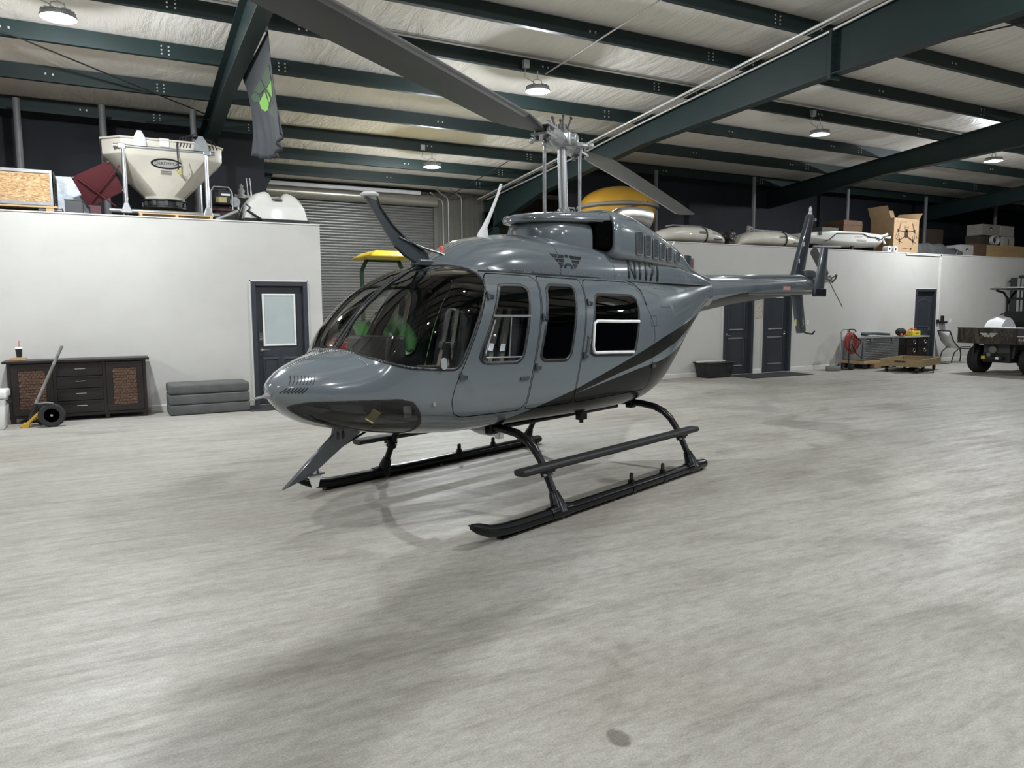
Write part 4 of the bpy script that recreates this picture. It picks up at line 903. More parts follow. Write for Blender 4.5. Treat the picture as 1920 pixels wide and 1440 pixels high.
# --- skid landing gear
TR = 1.07
def leg_path(a, sgn):
    return [hp(a, sgn*TR, 0.06), hp(a, sgn*1.01, 0.20), hp(a, sgn*0.945, 0.325), hp(a, sgn*0.885, 0.43), hp(a, sgn*0.82, 0.515), hp(a, sgn*0.74, 0.575), hp(a, sgn*0.64, 0.613), hp(a, sgn*0.50, 0.632), hp(a, sgn*0.25, 0.64), hp(a, 0, 0.64)]
for a in (-1.05, 1.03):
    P = leg_path(a, 1)+leg_path(a, -1)[-2::-1]
    b = MB(); b.tube(P, [0.030]*4+[0.034]*11+[0.030]*4, 14); b.build('cross_tube', GEARBLACK, HELI, smooth=True)
    for sgn in (1, -1):
        b = MB(); b.box(hp(a, sgn*0.36, 0.625), (0.09, 0.08, 0.09)); b.build('cross_tube_clamp', GEARBLACK, HELI, bevel=0.01)
for sgn in (1, -1):
    skid = bpy.data.objects.new('skid', None); C.objects.link(skid); skid.parent = HELI
    P = [hp(-1.99, sgn*TR, 0.150), hp(-1.93, sgn*TR, 0.125), hp(-1.82, sgn*TR, 0.082), hp(-1.68, sgn*TR, 0.062), hp(-1.5, sgn*TR, 0.056), hp(0, sgn*TR, 0.056), hp(1.24, sgn*TR, 0.056), hp(1.275, sgn*TR, 0.056), hp(1.295, sgn*TR, 0.056)]
    b = MB(); b.tube(P, [0.022, 0.038, 0.045, 0.047, 0.047, 0.047, 0.047, 0.040, 0.02], 18); b.build('skid_tube', GEARBLACK, skid, smooth=True)
    b = MB()
    for a0, a1 in ((-1.72, -1.05), (-1.0, -0.35), (-0.30, 0.35), (0.40, 1.2)): b.bb(a0, a1, -sgn*TR-0.03, -sgn*TR+0.03, 0.002, 0.014)
    b.build('skid_shoe', GEARBLACK, skid)
    b = MB(); b.prism([(-1.99, 0.05), (-1.93, 0.09), (-1.74, 0.055), (-1.74, -0.055), (-1.93, -0.09), (-1.99, -0.05)][0:6], lambda p, q: (p, -sgn*TR+q*0.72, 0.150-(p+1.99)*0.33-0.004), lambda p, q: (p, -sgn*TR+q*0.72, 0.150-(p+1.99)*0.33+0.010)); b.build('skid_toe_plate', GEARBLACK, skid, bevel=0.004)
    for a in (-1.05, 1.03):
        b = MB(); b.tube([hp(a-0.13, sgn*TR, 0.06), hp(a-0.06, sgn*TR, 0.062), hp(a+0.06, sgn*TR, 0.062), hp(a+0.13, sgn*TR, 0.06)], [0.05, 0.056, 0.056, 0.05], 14); b.tube([hp(a, sgn*TR, 0.05), hp(a, sgn*1.045, 0.13), hp(a, sgn*1.01, 0.20)], [0.075, 0.055, 0.038], 14); b.build('saddle', GEARBLACK, skid, smooth=True)
    for a in (-0.05, 0.47):
        b = MB(); b.cyl(hp(a, sgn*TR, 0.10), hp(a, sgn*TR, 0.125), 0.03, 10); b.prism(rrect(-0.022, 0.022, 0, 0.075, 0.02), lambda p, q: hp(a+p, sgn*TR-0.006, 0.11+q), lambda p, q: hp(a+p, sgn*TR+0.006, 0.11+q)); b.build('tie_down_lug', GEARBLACK, skid)
        b = MB(); b.tube([hp(a-0.03, sgn*TR, 0.056), hp(a+0.03, sgn*TR, 0.056)], 0.051, 16); b.build('skid_band', GEARBLACK, skid, smooth=True)
    # boarding step
    step = bpy.data.objects.new('boarding_step', None); C.objects.link(step); step.parent = HELI
    b = MB(); b.prism([(-0.055, -0.012), (-0.04, -0.028), (0.04, -0.028), (0.055, -0.012), (0.055, 0.012), (0.04, 0.022), (-0.04, 0.022), (-0.055, 0.012)], lambda p, q: hp(-1.42, sgn*(0.99+p), 0.405+q), lambda p, q: hp(1.21, sgn*(0.99+p), 0.405+q)); b.build('step_board', mat('step_grip', (0.010, 0.0105, 0.0115), 0.5, bump=0.2, scale=30), step, bevel=0.006)
    for a in (-1.05, 1.03):
        b = MB(); b.box(hp(a, sgn*0.955, 0.365), (0.10, 0.07, 0.035)); b.tube([hp(a, sgn*0.93, 0.36), hp(a, sgn*0.95, 0.315)], 0.048, 14); b.build('step_bracket', GEARBLACK, step, smooth=0.6)
        b = MB(); b.cyl(hp(a-0.05, sgn*0.965, 0.33), hp(a+0.05, sgn*0.965, 0.33), 0.011, 8); b.build('step_bolt', ALU, step)

# --- mast, rotor head and the two main blades
RA = math.radians(17.5); HUB = (0.335, 0.0, 3.19)
PAINTW = mat('rotor_head_white', (0.40, 0.41, 0.41), 0.32, 0.55, var=0.25, scale=14)
b = MB(); b.cyl(hp(0.37, 0, 2.45), hp(0.335, 0, 3.20), 0.043, 20); b.build('mast', mat('mast_steel', (0.48, 0.49, 0.50), 0.32, 0.75), HELI, smooth=True)
b = MB(); b.lathe([(0.095, 0), (0.095, 0.018), (0.06, 0.022), (0.06, 0.045), (0.052, 0.055)], hp(0.37, 0, 2.505), 20)
for k in range(6): b.ball(hp(0.37+0.078*math.cos(k*PI/3), 0.078*math.sin(k*PI/3), 2.53), 0.012, 8)
b.tube([hp(0.30, 0.08, 2.51), hp(0.31, 0.09, 2.555), hp(0.42, 0.09, 2.56), hp(0.47, 0.06, 2.52)], 0.008, 6); b.build('mast_collar', PAINTW, HELI, smooth=0.8)
hub = bpy.data.objects.new('rotor_head', None); C.objects.link(hub); hub.parent = HELI; hub.location = hp(*HUB); hub.rotation_euler = (0, 0, RA)
# in the hub frame x runs along the far blade, y is perpendicular
b = MB(); b.box((0, 0, 0.0), (0.20, 0.24, 0.13)); b.cyl((0, -0.16, 0.0), (0, 0.16, 0.0), 0.06, 16); b.build('yoke_trunnion', PAINTW, hub, bevel=0.02, seg=2, smooth=0.8)
b = MB(); b.lathe([(0.075, 0.06), (0.075, 0.10), (0.05, 0.11), (0.05, 0.15), (0.03, 0.16)], (0, 0, 0), 16)
for k in range(4):
    a_ = k*PI/2+0.5; b.tube([(0.05*math.cos(a_), 0.05*math.sin(a_), 0.10), (0.09*math.cos(a_), 0.09*math.sin(a_), 0.21)], 0.009, 6); b.ball((0.09*math.cos(a_), 0.09*math.sin(a_), 0.215), 0.018, 8)
b.build('mast_nut', mat('rotor_head_dark', (0.10, 0.10, 0.10), 0.4, 0.5), hub, smooth=0.7)
for k in (0, 1):
    R_ = Matrix.Rotation(k*PI, 4, 'Z')
    b = MB(); b.tube([(0.08, 0, 0), (0.20, 0, 0), (0.30, 0, 0.0), (0.46, 0, 0.0)], [0.075, 0.085, 0.062, 0.055], 18, M=R_)
    b.add(MB().bb(0.34, 0.56, -0.085, 0.085, 0.032, 0.052).v, MB().bb(0, 1, 0, 1, 0, 1).f, 0, R_); b.add(MB().bb(0.34, 0.56, -0.085, 0.085, -0.052, -0.032).v, MB().bb(0, 1, 0, 1, 0, 1).f, 0, R_)
    b.build('blade_grip', PAINTW, hub, smooth=0.8)
    b = MB()
    for yy in (-0.055, 0.055): b.cyl((0.49, yy, -0.085), (0.49, yy, 0.075), 0.022, 12, M=R_)
    b.cyl((0.40, 0, -0.09), (0.40, 0, 0.07), 0.028, 12, M=R_); b.build('blade_bolt', mat('rotor_head_dark', (0.1, 0.1, 0.1)), hub, smooth=0.7)
    b = MB(); b.tube([(0.20, -0.06, 0.0), (0.23, -0.14, -0.01), (0.22, -0.22, -0.02)], [0.03, 0.024, 0.02], 10, M=R_); b.ball((0.22, -0.22, -0.02), 0.03, 10, M=R_); b.build('pitch_horn', PAINTW, hub, smooth=True)
    # blade: aerofoil loft with a thick root doubler and a bright leading-edge strip
    pr = [(-0.30, 0.0), (-0.29, 0.35), (-0.24, 0.75), (-0.12, 1.0), (0.15, 0.78), (0.45, 0.38), (0.70, 0.03), (0.45, -0.28), (0.15, -0.55), (-0.12, -0.75), (-0.24, -0.58), (-0.29, -0.28)]
    sec = [(0.50, 0.10, 0.034, 0.0), (0.62, 0.16, 0.034, 0.0), (0.80, 0.26, 0.030, 0.0), (1.02, 0.335, 0.024, 0.0), (2.5, 0.335, 0.020, -0.01), (4.2, 0.335, 0.018, -0.03), (5.48, 0.335, 0.016, -0.055), (5.55, 0.325, 0.014, -0.056), (5.60, 0.295, 0.011, -0.057), (5.63, 0.24, 0.008, -0.058), (5.645, 0.16, 0.004, -0.058)]
    rings = []
    for r_, ch_, th_, dz in sec:
        rings.append([(r_, (u*ch_)*-1, w_*th_+dz+u*ch_*-0.10) for u, w_ in pr])
    b = MB(); b.loft(rings, M=R_); blade = b.build('main_rotor_blade', mat('blade_grey', (0.034, 0.035, 0.036), 0.45, coat=0.05, var=0.08, scale=3), hub, smooth=0.8)
    b = MB(); st2 = []
    for r_, ch_, th_, dz in sec[3:8]:
        st2.append([(r_, (u*ch_)*-1, w_*th_*1.04+dz+u*ch_*-0.10) for u, w_ in [(-0.12, 1.02), (-0.24, 0.78), (-0.293, 0.36), (-0.304, 0.0), (-0.293, -0.30), (-0.24, -0.60), (-0.16, -0.72)]])
    b.loft(st2, caps=False, M=R_, closed=False); b.build('leading_edge_strip', mat('blade_edge_steel', (0.30, 0.30, 0.30), 0.35, 0.7), blade, smooth=0.9)
for (a, b0, zt) in ((0.077, 0.0, 3.12), (0.626, 0.0, 3.16)):
    b = MB(); b.cyl(hp(a, b0, 2.40), hp(a, b0, zt-0.05), 0.017, 10); b.tube([hp(a, b0, zt-0.06), hp(a, b0, zt)], [0.014, 0.010], 10); b.ball(hp(a, b0, zt+0.01), 0.026, 10); b.build('pitch_link', PAINTW, HELI, smooth=True)

# --- antennas, wire cutters, nose details
b = MB(); b.loft([[hp(a-0.06*k+0.0, y_, z) for a, y_ in ((-0.84, 0), (-0.80, 0.012), (-0.72, 0.010), (-0.70, 0), (-0.72, -0.010), (-0.80, -0.012))] for k, z in ((0, 2.20),)] + [[hp(c0+u*w_, t_, z) for u, t_ in ((-1, 0), (-0.5, 0.009), (0.6, 0.006), (1, 0), (0.6, -0.006), (-0.5, -0.009))] for c0, w_, z in ((-0.755, 0.06, 2.25), (-0.735, 0.035, 2.30), (-0.66, 0.024, 2.42), (-0.56, 0.017, 2.60), (-0.52, 0.014, 2.69))])
b.build('whip_antenna', mat('antenna_white', (0.66, 0.66, 0.64), 0.4), HELI, smooth=0.9)
cut = bpy.data.objects.new('upper_wire_cutter', None); C.objects.link(cut); cut.parent = HELI
b = MB(); b.prism([(-1.999, 2.425), (-1.92, 2.329), (-1.815, 2.192), (-1.726, 2.079), (-1.633, 2.011), (-1.516, 1.956), (-1.371, 1.954), (-1.403, 2.043), (-1.539, 2.118), (-1.619, 2.154), (-1.747, 2.245), (-1.85, 2.335), (-1.893, 2.405)], lambda p, q: hp(p, -0.018, q), lambda p, q: hp(p, 0.018, q)); b.build('cutter_blade', DARKGREY, cut, bevel=0.006)
b = MB(); b.tube([hp(-1.698, 0.02, 2.149), hp(-1.485, 0.03, 2.085), hp(-1.20, 0.10, 2.01)], 0.009, 8); b.build('cutter_strut', DARKGREY, cut, smooth=True)
b = MB(); b.lathe([(0.02, 0), (0.065, 0.008), (0.07, 0.02), (0.05, 0.035), (0, 0.04)], hp(-1.95, 0, 2.425), 20); b.build('gps_antenna', WHITE, cut, smooth=True)
b = MB(); b.tube([hp(-1.90, 0.022, 2.43), hp(-1.87, 0.024, 2.36), hp(-1.76, 0.024, 2.235), hp(-1.64, 0.024, 2.145), hp(-1.46, 0.04, 2.06)], 0.007, 6); b.build('antenna_cable', BLACK, cut, smooth=True)
b = MB(); b.box(hp(-1.42, 0.0, 1.965), (0.22, 0.12, 0.05)); b.build('cutter_foot', DARKGREY, cut, bevel=0.012)
b = MB(); b.lathe([(0.02, 0), (0.02, 0.03), (0.012, 0.05), (0, 0.052)], hp(-1.24, 0, 2.06), 12); b.build('red_beacon', mat('red_lens', (0.6, 0.10, 0.08), 0.2, coat=1), HELI, smooth=True)
lc = bpy.data.objects.new('lower_wire_cutter', None); C.objects.link(lc); lc.parent = HELI
b = MB(); b.prism([(-2.751, 0.372), (-2.533, 0.549), (-2.388, 0.660), (-2.34, 0.70), (-2.33, 0.76), (-2.12, 0.76), (-2.09, 0.70), (-2.12, 0.675), (-2.263, 0.601), (-2.449, 0.485), (-2.56, 0.427)], lambda p, q: hp(p, -0.016, q), lambda p, q: hp(p, 0.016, q)); b.build('cutter_blade', DARKGREY, lc, bevel=0.005)
b = MB(); b.tube([hp(-2.27, 0.0, 0.605), hp(-2.0, 0.02, 0.71)], 0.009, 8); b.build('cutter_strut', GEARBLACK, lc, smooth=True)
b = MB(); b.box(hp(-2.495, 0.0, 0.442), (0.12, 0.075, 0.012)); b.cyl(hp(-2.47, 0, 0.44), hp(-2.47, 0, 0.49), 0.008, 8); b.build('fin_mount', DARKGREY, lc)
b = MB(); b.prism([(-2.545, 0.436), (-2.445, 0.436), (-2.472, 0.345), (-2.512, 0.338)], lambda p, q: hp(p, -0.008, q), lambda p, q: hp(p, 0.008, q)); b.build('white_antenna_fin', WHITE, lc)
b = MB(); b.tube([hp(-2.78, 0.0, 1.035), hp(-2.82, 0.0, 1.03), hp(-2.845, 0.0, 1.028), hp(-2.87, 0.0, 1.026), hp(-2.93, 0.0, 1.02)], [0.024, 0.022, 0.018, 0.010, 0.008], 14); b.build('pitot_tube', ALU, HELI, smooth=True)
for dx in (0, 0.045):
    b = MB(); b.lathe([(0.004, 0), (0.010, -0.01), (0.012, -0.045), (0.006, -0.06)], hp(-2.36+dx, 0.10, 0.74), 8); b.build('drain_fitting', BLACK, HELI, smooth=True)
# nose louvres, port and starboard: rows of thin slots with bright lips
def hull_pt(a, z, sgn, o=0.002):
    return hp(a, sgn*(float(side_b(ST, [a], [z])[0])+o), z)
for sgn in (1, -1):
    lv = bpy.data.objects.new('nose_louvre', None); C.objects.link(lv); lv.parent = HELI
    for row, (n_, a0, a1, z0, z1) in enumerate(((8, -2.748, -2.640, 1.108, 1.165), (7, -2.792, -2.700, 1.052, 1.088))):
        for i in range(n_):
            a = a0+(a1-a0)*i/(n_-1)
            b = MB(); b.tube([hull_pt(a-0.012, z0, sgn), hull_pt(a+0.006, (z0+z1)/2, sgn), hull_pt(a+0.020, z1, sgn)], 0.0032, 5); b.build('louvre_slot', BLACK, lv, smooth=True)
# rivet lines on the nose and cowl edges
b = MB()
for i in range(26):
    a = -2.70+0.40*i/25; zt = float(pchip(ST[:, 0], ST[:, 2], np.array([a]))[0]); b.ball(hp(a, 0.012, zt+0.001), 0.0045, 6)
for i in range(22):
    t = i/21; a = -2.33+0.02*t
    for sgn in (1, -1):
        z = 1.325-0.10*t*t; bb0 = float(side_b(ST, [a], [z])[0]); b.ball(hp(a-0.012, sgn*bb0*min(1, 0.2+t), z if t > 0.7 else 1.318-0.02*t), 0.0045, 6)
o = b.build('nose_rivets', ALU, HELI, smooth=True); o['kind'] = 'stuff'
# fold-down light fairing, static port, mirror tab
b = MB(); b.cyl(hull_pt(-1.892, 0.928, 1, 0), hull_pt(-1.892, 0.928, 1, 0.008), 0.016, 12); b.build('static_port', ALU, HELI, smooth=True)
b = MB(); p = hull_pt(-1.815, 1.175, 1, 0.012); b.prism(rrect(-0.026, 0.026, 0, 0.085, 0.024), lambda u, w_: (p[0]+u, p[1], p[2]-0.005+w_), lambda u, w_: (p[0]+u, p[1]-0.008, p[2]-0.005+w_)); b.build('vent_tab', mat('grey_tab', (0.30, 0.33, 0.35), 0.4), HELI)
b = MB(); b.prism([(-1.34, 0.675), (-0.90, 0.675), (-0.887, 0.52), (-1.124, 0.578)], lambda p, q: hp(p, 0.30, q), lambda p, q: hp(p, 0.33, q)); b.bb(-0.93, -0.885, -0.345, -0.285, 0.515, 0.66); b.build('belly_light_panel', WHITE, HELI)
b = MB(); b.bb(-0.9, 0.9, -0.30, 0.30, 0.585, 0.625); b.build('belly_keel', STRIPE, HELI, bevel=0.015)
b = MB(); b.box(hp(0.10, 0.42, 0.60), (0.10, 0.06, 0.06)); b.cyl(hp(0.10, 0.42, 0.58), hp(0.10, 0.42, 0.54), 0.02, 8); b.build('cargo_lug', GEARBLACK, HELI)
b = MB(); b.loft([[hp(c0+u*w_, t_, z) for u, t_ in ((-1, 0), (0.2, 0.006), (1, 0), (0.2, -0.006))] for c0, w_, z in ((2.30, 0.04, 2.19), (2.36, 0.025, 2.26), (2.50, 0.006, 2.38))]); b.build('blade_antenna', WHITE, HELI, smooth=0.9)

# quarter-turn fasteners along the cowl edges, and small access-panel outlines
b = MB()
for sgn in (1, -1):
    for i in range(34):
        a = -1.15+3.75*i/33; b.ball(hp(a, sgn*(deck_b(a, 1.915)+0.002), 1.915), 0.006, 6)
    for i in range(7):
        z = 1.92+0.045*i
        for a in (-0.25, 0.58): b.ball(hp(a, sgn*(deck_b(a, z)+0.002), z), 0.0055, 6)
    for i in range(12):
        a = 0.90+1.15*i/11; z = float(np.interp(a, ENGA[:, 0], ENGA[:, 2]))-0.10; b.ball(hp(a, sgn*(eng_b(a, z)+0.003), z), 0.005, 6)
    for i in range(14):
        t = i/13; a = -0.30+0.9*t; w_ = float(np.interp(a, [r[0] for r in LIP], [r[1] for r in LIP])); zz = float(np.interp(a, [r[0] for r in LIP], [r[2] for r in LIP])); b.ball(hp(a, sgn*w_*0.99, zz-0.045), 0.0055, 6)
o = b.build('cowl_fasteners', ALU, HELI, smooth=True); o['kind'] = 'stuff'
for pts in (((1.00, 1.52), (1.13, 1.52), (1.13, 1.42), (1.00, 1.42)), ((1.30, 1.80), (1.55, 1.79), (1.55, 1.60), (1.30, 1.61))):
    b = MB(); b.tube([hull_pt(a, z, 1, 0.001) for a, z in pts], 0.0022, 5, closed=True); b.build('access_panel_seam', BLACK, HELI, smooth=True)
# ================================================================ things along the left-hand office wall
DARKWOOD = wood('dark_stained_wood', (0.006, 0.0038, 0.0038), (0.014, 0.0078, 0.0075), 3, 'X', 0.4)
sb_ = thing('sideboard', 'dark brown wooden sideboard with two woven-panel doors and four drawers', 'sideboard', (-0.59, 12.44, 0))
b = MB(); b.bb(-0.925, 0.935, -0.035, 0.47, 0.865, 0.90); b.build('top', DARKWOOD, sb_, bevel=0.006)
b = MB(); b.bb(-0.875, 0.885, 0.02, 0.46, 0.075, 0.865)
for x in (-0.875, -0.325, 0.305, 0.845): b.bb(x, x+0.04, 0.0, 0.03, 0.075, 0.865)
b.build('carcass', DARKWOOD, sb_)
for x in (-0.86, -0.31, 0.32, 0.83):
    b = MB(); b.bb(x-0.01, x+0.05, 0.02, 0.08, 0, 0.075); b.build('leg', DARKWOOD, sb_)
b = MB(); b.bb(-0.88, 0.89, 0.006, 0.02, 0.07, 0.105); b.build('plinth_rail', DARKWOOD, sb_)
for x0, x1 in ((-0.83, -0.33), (0.35, 0.84)):
    d = bpy.data.objects.new('cabinet_door', None); C.objects.link(d); d.parent = sb_
    b = MB(); t = 0.085
    for bx in ((x0, x1, 0.115, 0.115+t), (x0, x1, 0.845-t, 0.845), (x0, x0+t, 0.115+t, 0.845-t), (x1-t, x1, 0.115+t, 0.845-t)): b.bb(bx[0], bx[1], -0.008, 0.016, bx[2], bx[3])
    b.build('door_frame', DARKWOOD, d, bevel=0.004)
    b = MB(); b.bb(x0+t, x1-t, 0.004, 0.012, 0.20, 0.76)
    n = 14; m_ = 7; cw = (x1-x0-2*t)/m_; ch = 0.56/n
    for i in range(n):
        for j in range(m_):
            o = 0.5*cw if i % 2 else 0; xa = x0+t+j*cw+o
            xb = min(xa+cw*0.94, x1-t)
            if xb > xa: b.bb(xa, xb, -0.005+0.003*((i+j) % 2), 0.004, 0.20+i*ch+0.004, 0.20+(i+1)*ch-0.004)
    o = b.build('woven_panel', WEAVE, d, bevel=0.003, seg=1); o['kind'] = 'stuff'
for i in range(4):
    z0 = 0.125+i*0.18; d = bpy.data.objects.new('drawer', None); C.objects.link(d); d.parent = sb_
    b = MB(); t = 0.022; x0, x1, z1 = -0.275, 0.30, z0+0.165
    b.bb(x0, x1, 0.0, 0.016, z0, z1)
    for bx in ((x0, x1, z0, z0+t), (x0, x1, z1-t, z1), (x0, x0+t, z0+t, z1-t), (x1-t, x1, z0+t, z1-t)): b.bb(bx[0], bx[1], -0.010, 0.0, bx[2], bx[3])
    b.build('drawer_front', DARKWOOD, d)
    b = MB(); zc = (z0+z1)/2+0.015; b.tube([(-0.045, -0.004, zc), (-0.045, -0.026, zc), (0.085, -0.026, zc), (0.085, -0.004, zc)], 0.006, 8); b.build('bar_handle', CHROME, d, smooth=True)
blk = MB(); blk.bb(-0.10, 0.10, -0.06, 0.06, 0, 0.042); o = blk.build('wood_block', PALLETWOOD, loc=(-1.335, 12.66, 0.90), bevel=0.003); tag(o, 'small flat wood block on the sideboard under the drink cup', 'block')
cup = thing('drink_cup', 'black takeaway drink cup with white lid and red straw', 'cup', (-1.325, 12.66, 0.942))
b = MB(); b.lathe([(0.030, 0), (0.033, 0.002), (0.044, 0.125), (0.0, 0.125)], (0, 0, 0), 24); b.build('cup_body', mat('cup_print', (0.012, 0.012, 0.012), 0.4), cup, smooth=0.7)
b = MB(); b.lathe([(0.047, 0.122), (0.048, 0.132), (0.042, 0.14), (0.038, 0.15), (0, 0.15)], (0, 0, 0), 24); b.build('lid', WHITE, cup, smooth=0.7)
b = MB(); b.tube([(0.004, 0, 0.14), (0.012, 0, 0.24)], 0.0045, 8); b.build('straw', mat('red_plastic', (0.45, 0.02, 0.03), 0.4), cup, smooth=True)
cool = thing('cooler', 'white plastic cooler at the left edge beside the sideboard', 'cooler', (-1.73, 12.15, 0))
b = MB(); b.loft([[(-0.25, -0.19, 0), (0.25, -0.19, 0), (0.25, 0.19, 0), (-0.25, 0.19, 0)], [(-0.28, -0.22, 0.42), (0.28, -0.22, 0.42), (0.28, 0.22, 0.42), (-0.28, 0.22, 0.42)]]); b.build('body', WHITE, cool, bevel=0.02, seg=2, smooth=0.8)
b = MB(); b.bb(-0.30, 0.30, -0.24, 0.24, 0.425, 0.535); b.build('lid', WHITE, cool, bevel=0.025, seg=3, smooth=0.8)
for x in (-0.15, 0.15):
    b = MB(); b.bb(x-0.025, x+0.025, -0.255, -0.225, 0.36, 0.46); b.build('latch', mat('grey_rubber', (0.25, 0.25, 0.25), 0.6), cool, bevel=0.006)
b = MB(); b.tube([(0.285, -0.10, 0.40), (0.31, -0.10, 0.36), (0.31, 0.10, 0.36), (0.285, 0.10, 0.40)], 0.012, 8); b.build('handle', BLACK, cool, smooth=True)
# trailer dolly
YEL = mat('yellow_paint', (0.52, 0.32, 0.03), 0.4, var=0.15)
dl = thing('trailer_dolly', 'yellow two-wheeled hand dolly with a long grey pole handle', 'dolly', (-0.95, 12.05, 0))
def wheel(parent, c, r, w, axis='y', spokes=False, hubm=None, name='wheel'):
    """tyre with tread blocks on a dished rim"""
    o = bpy.data.objects.new(name, None); C.objects.link(o); o.parent = parent; o.location = c
    if axis == 'x': o.rotation_euler = (0, 0, PI/2)
    prof = [(r*0.58, -w*0.42), (r*0.80, -w*0.5), (r*0.93, -w*0.46), (r*0.985, -w*0.34), (r*0.985, w*0.34), (r*0.93, w*0.46), (r*0.80, w*0.5), (r*0.58, w*0.42), (r*0.58, -w*0.42)]
    b = MB(); b.lathe(prof, n=36, axis='y')
    nb = max(18, int(2*PI*r/0.045))
    for k in range(nb):
        a = 2*PI*k/nb
        for s in (-1, 1):
            R_ = Matrix.Rotation(-a-(0 if s > 0 else PI/nb), 4, 'Y'); b.add(MB().box((r*0.985, s*w*0.2, 0), (r*0.05, w*0.30, 2*PI*r/nb*0.55)).v, MB().box((0, 0, 0), (1, 1, 1)).f, 0, R_)
    b.build('tyre', RUBBER, o, smooth=0.6)
    b = MB(); b.lathe([(0, -w*0.30), (r*0.14, -w*0.34), (r*0.16, -w*0.22), (r*0.46, -w*0.18), (r*0.57, -w*0.40), (r*0.60, -w*0.42), (r*0.60, w*0.42), (r*0.46, w*0.2), (0, w*0.2)], n=28, axis='y'); b.build('rim', hubm or BLACK, o, smooth=0.6)
    b = MB(); b.lathe([(0, -w*0.44), (r*0.10, -w*0.42), (r*0.12, -w*0.30)], n=16, axis='y'); b.build('hub_cap', GALV, o, smooth=0.7)
    return o
wheel(dl, (0.03, -0.12, 0.165), 0.165, 0.10); wheel(dl, (-0.07, 0.16, 0.165), 0.165, 0.10)
b = MB(); b.cyl((0.03, -0.12, 0.165), (-0.07, 0.16, 0.165), 0.02, 10); b.build('axle', BLACK, dl, smooth=True)
b = MB(); b.bar((-0.02, -0.02, 0.30), (-0.30, -0.02, 0.03), 0.05, 0.035); b.bar((-0.06, 0.08, 0.18), (-0.30, 0.0, 0.04), 0.03, 0.03); b.bar((0.0, -0.02, 0.30), (0.0, 0.0, 0.165), 0.05, 0.03)
b.prism([(-0.36, 0.02), (-0.31, 0.07), (-0.24, 0.06), (-0.25, 0.0), (-0.33, -0.0)], lambda p, q: (p, -0.06, q), lambda p, q: (p, 0.03, q)); b.build('hitch_frame', YEL, dl, bevel=0.005)
b = MB(); b.cyl((-0.24, 0, 0.10), (-0.16, 0, 0.32), 0.030, 14); b.build('handle_socket', BLACK, dl, smooth=True)
b = MB(); b.cyl((-0.17, 0, 0.30), (0.20, 0, 1.12), 0.020, 14); b.build('pole_handle', mat('worn_grey_pole', (0.20, 0.20, 0.18), 0.5, 0.3, var=0.5, scale=14), dl, smooth=True)
b = MB(); b.tube([(-0.13, -0.14, 0.34), (-0.02, -0.17, 0.345), (0.06, -0.16, 0.335)], 0.008, 6); b.build('fender_rod', GALV, dl, smooth=True)
# folding foam ottoman
SUEDE = mat('grey_suede', (0.085, 0.088, 0.087), 0.9, var=0.18, scale=5, bump=0.15, bscale=90)
ot = thing('ottoman', 'long grey suede ottoman of three stacked cushions', 'ottoman', (1.16, 12.50, 0), 0.02)
for i in range(3):
    b = MB(); z0 = 0.008+i*0.157; h = 0.152
    b.bb(-0.585, 0.585, -0.30, 0.30, z0, z0+h); b.build('cushion', SUEDE, ot, bevel=0.035 if i == 2 else 0.022, seg=4, smooth=1.0)
mt = MB(); mt.bb(-0.62, 0.62, -0.36, 0.36, 0, 0.012); o = mt.build('door_mat', mat('black_mat', (0.016, 0.017, 0.020), 0.8, bump=0.3, scale=40), loc=(2.36, 12.46, 0.001), bevel=0.004); tag(o, 'dark door mat in front of the frosted-glass door', 'mat')

# ================================================================ things on the left loft
cr = thing('osb_crate', 'large OSB crate with metal edge strips on a pallet at the left', 'crate', (-1.60, 13.55, ZM+0.0))
b = MB(); b.bb(-0.85, 0.80, -0.42, 0.42, 0.135, 0.625); b.build('crate_board', OSB, cr)
b = MB()
for z in (0.135, 0.605):
    b.bb(-0.86, 0.815, -0.435, -0.42, z-0.01, z+0.035); b.bb(0.80, 0.815, -0.435, 0.43, z-0.01, z+0.035)
b.bb(0.77, 0.815, -0.435, -0.42, 0.17, 0.595); b.bb(0.80, 0.815, -0.435, -0.39, 0.17, 0.595); b.build('edge_strip', GALV, cr)
b = MB(); b.bb(0.80, 0.812, -0.36, 0.40, 0.19, 0.58); sp = b.build('side_board', CARDDARK, cr)
for i in range(6):
    b = MB(); b.bar((0.818, -0.30+i*0.01, 0.22+i*0.055), (0.818, 0.05+i*0.02, 0.235+i*0.055), 0.006, 0.028); b.build('dark_opening', mat('opening_black', (0.012, 0.012, 0.012), 0.8), sp)  # black bars paint the dark openings of the slatted side
b = MB()
b.bb(-0.9, 0.85, -0.45, 0.45, 0.09, 0.115); b.build('pallet_deck', PALLETWOOD, cr)
for x in (-0.8, -0.05, 0.75):
    b = MB(); b.bb(x-0.05, x+0.05, -0.44, 0.44, 0.018, 0.09); b.build('pallet_bearer', PALLETWOOD, cr)
for i in range(3):
    b = MB(); b.bb(0.60, 0.90, -0.40, 0.2, 0.02+i*0.034, 0.045+i*0.034); b.build('loose_slat', GALV, cr)
du = MB(); du.bb(-0.24, 0.24, -0.2, 0.2, 0, 0.72); o = du.build('sheet_metal_duct', mat('spangled_galvanised', (0.33, 0.36, 0.39), 0.45, 0.7, var=0.35, scale=7), loc=(-0.60, 14.3, ZM+0.001), bevel=0.008); tag(o, 'galvanised sheet metal duct behind the red plate', 'duct')
gb = thing('grey_box', 'dark grey box beside the crate pallet on the loft', 'box', (-0.545, 13.38, ZM+0.02))
b = MB(); b.bb(-0.12, 0.12, -0.1, 0.12, 0, 0.215); b.build('box_body', mat('dark_grey_plastic', (0.05, 0.052, 0.055), 0.6), gb, bevel=0.006)
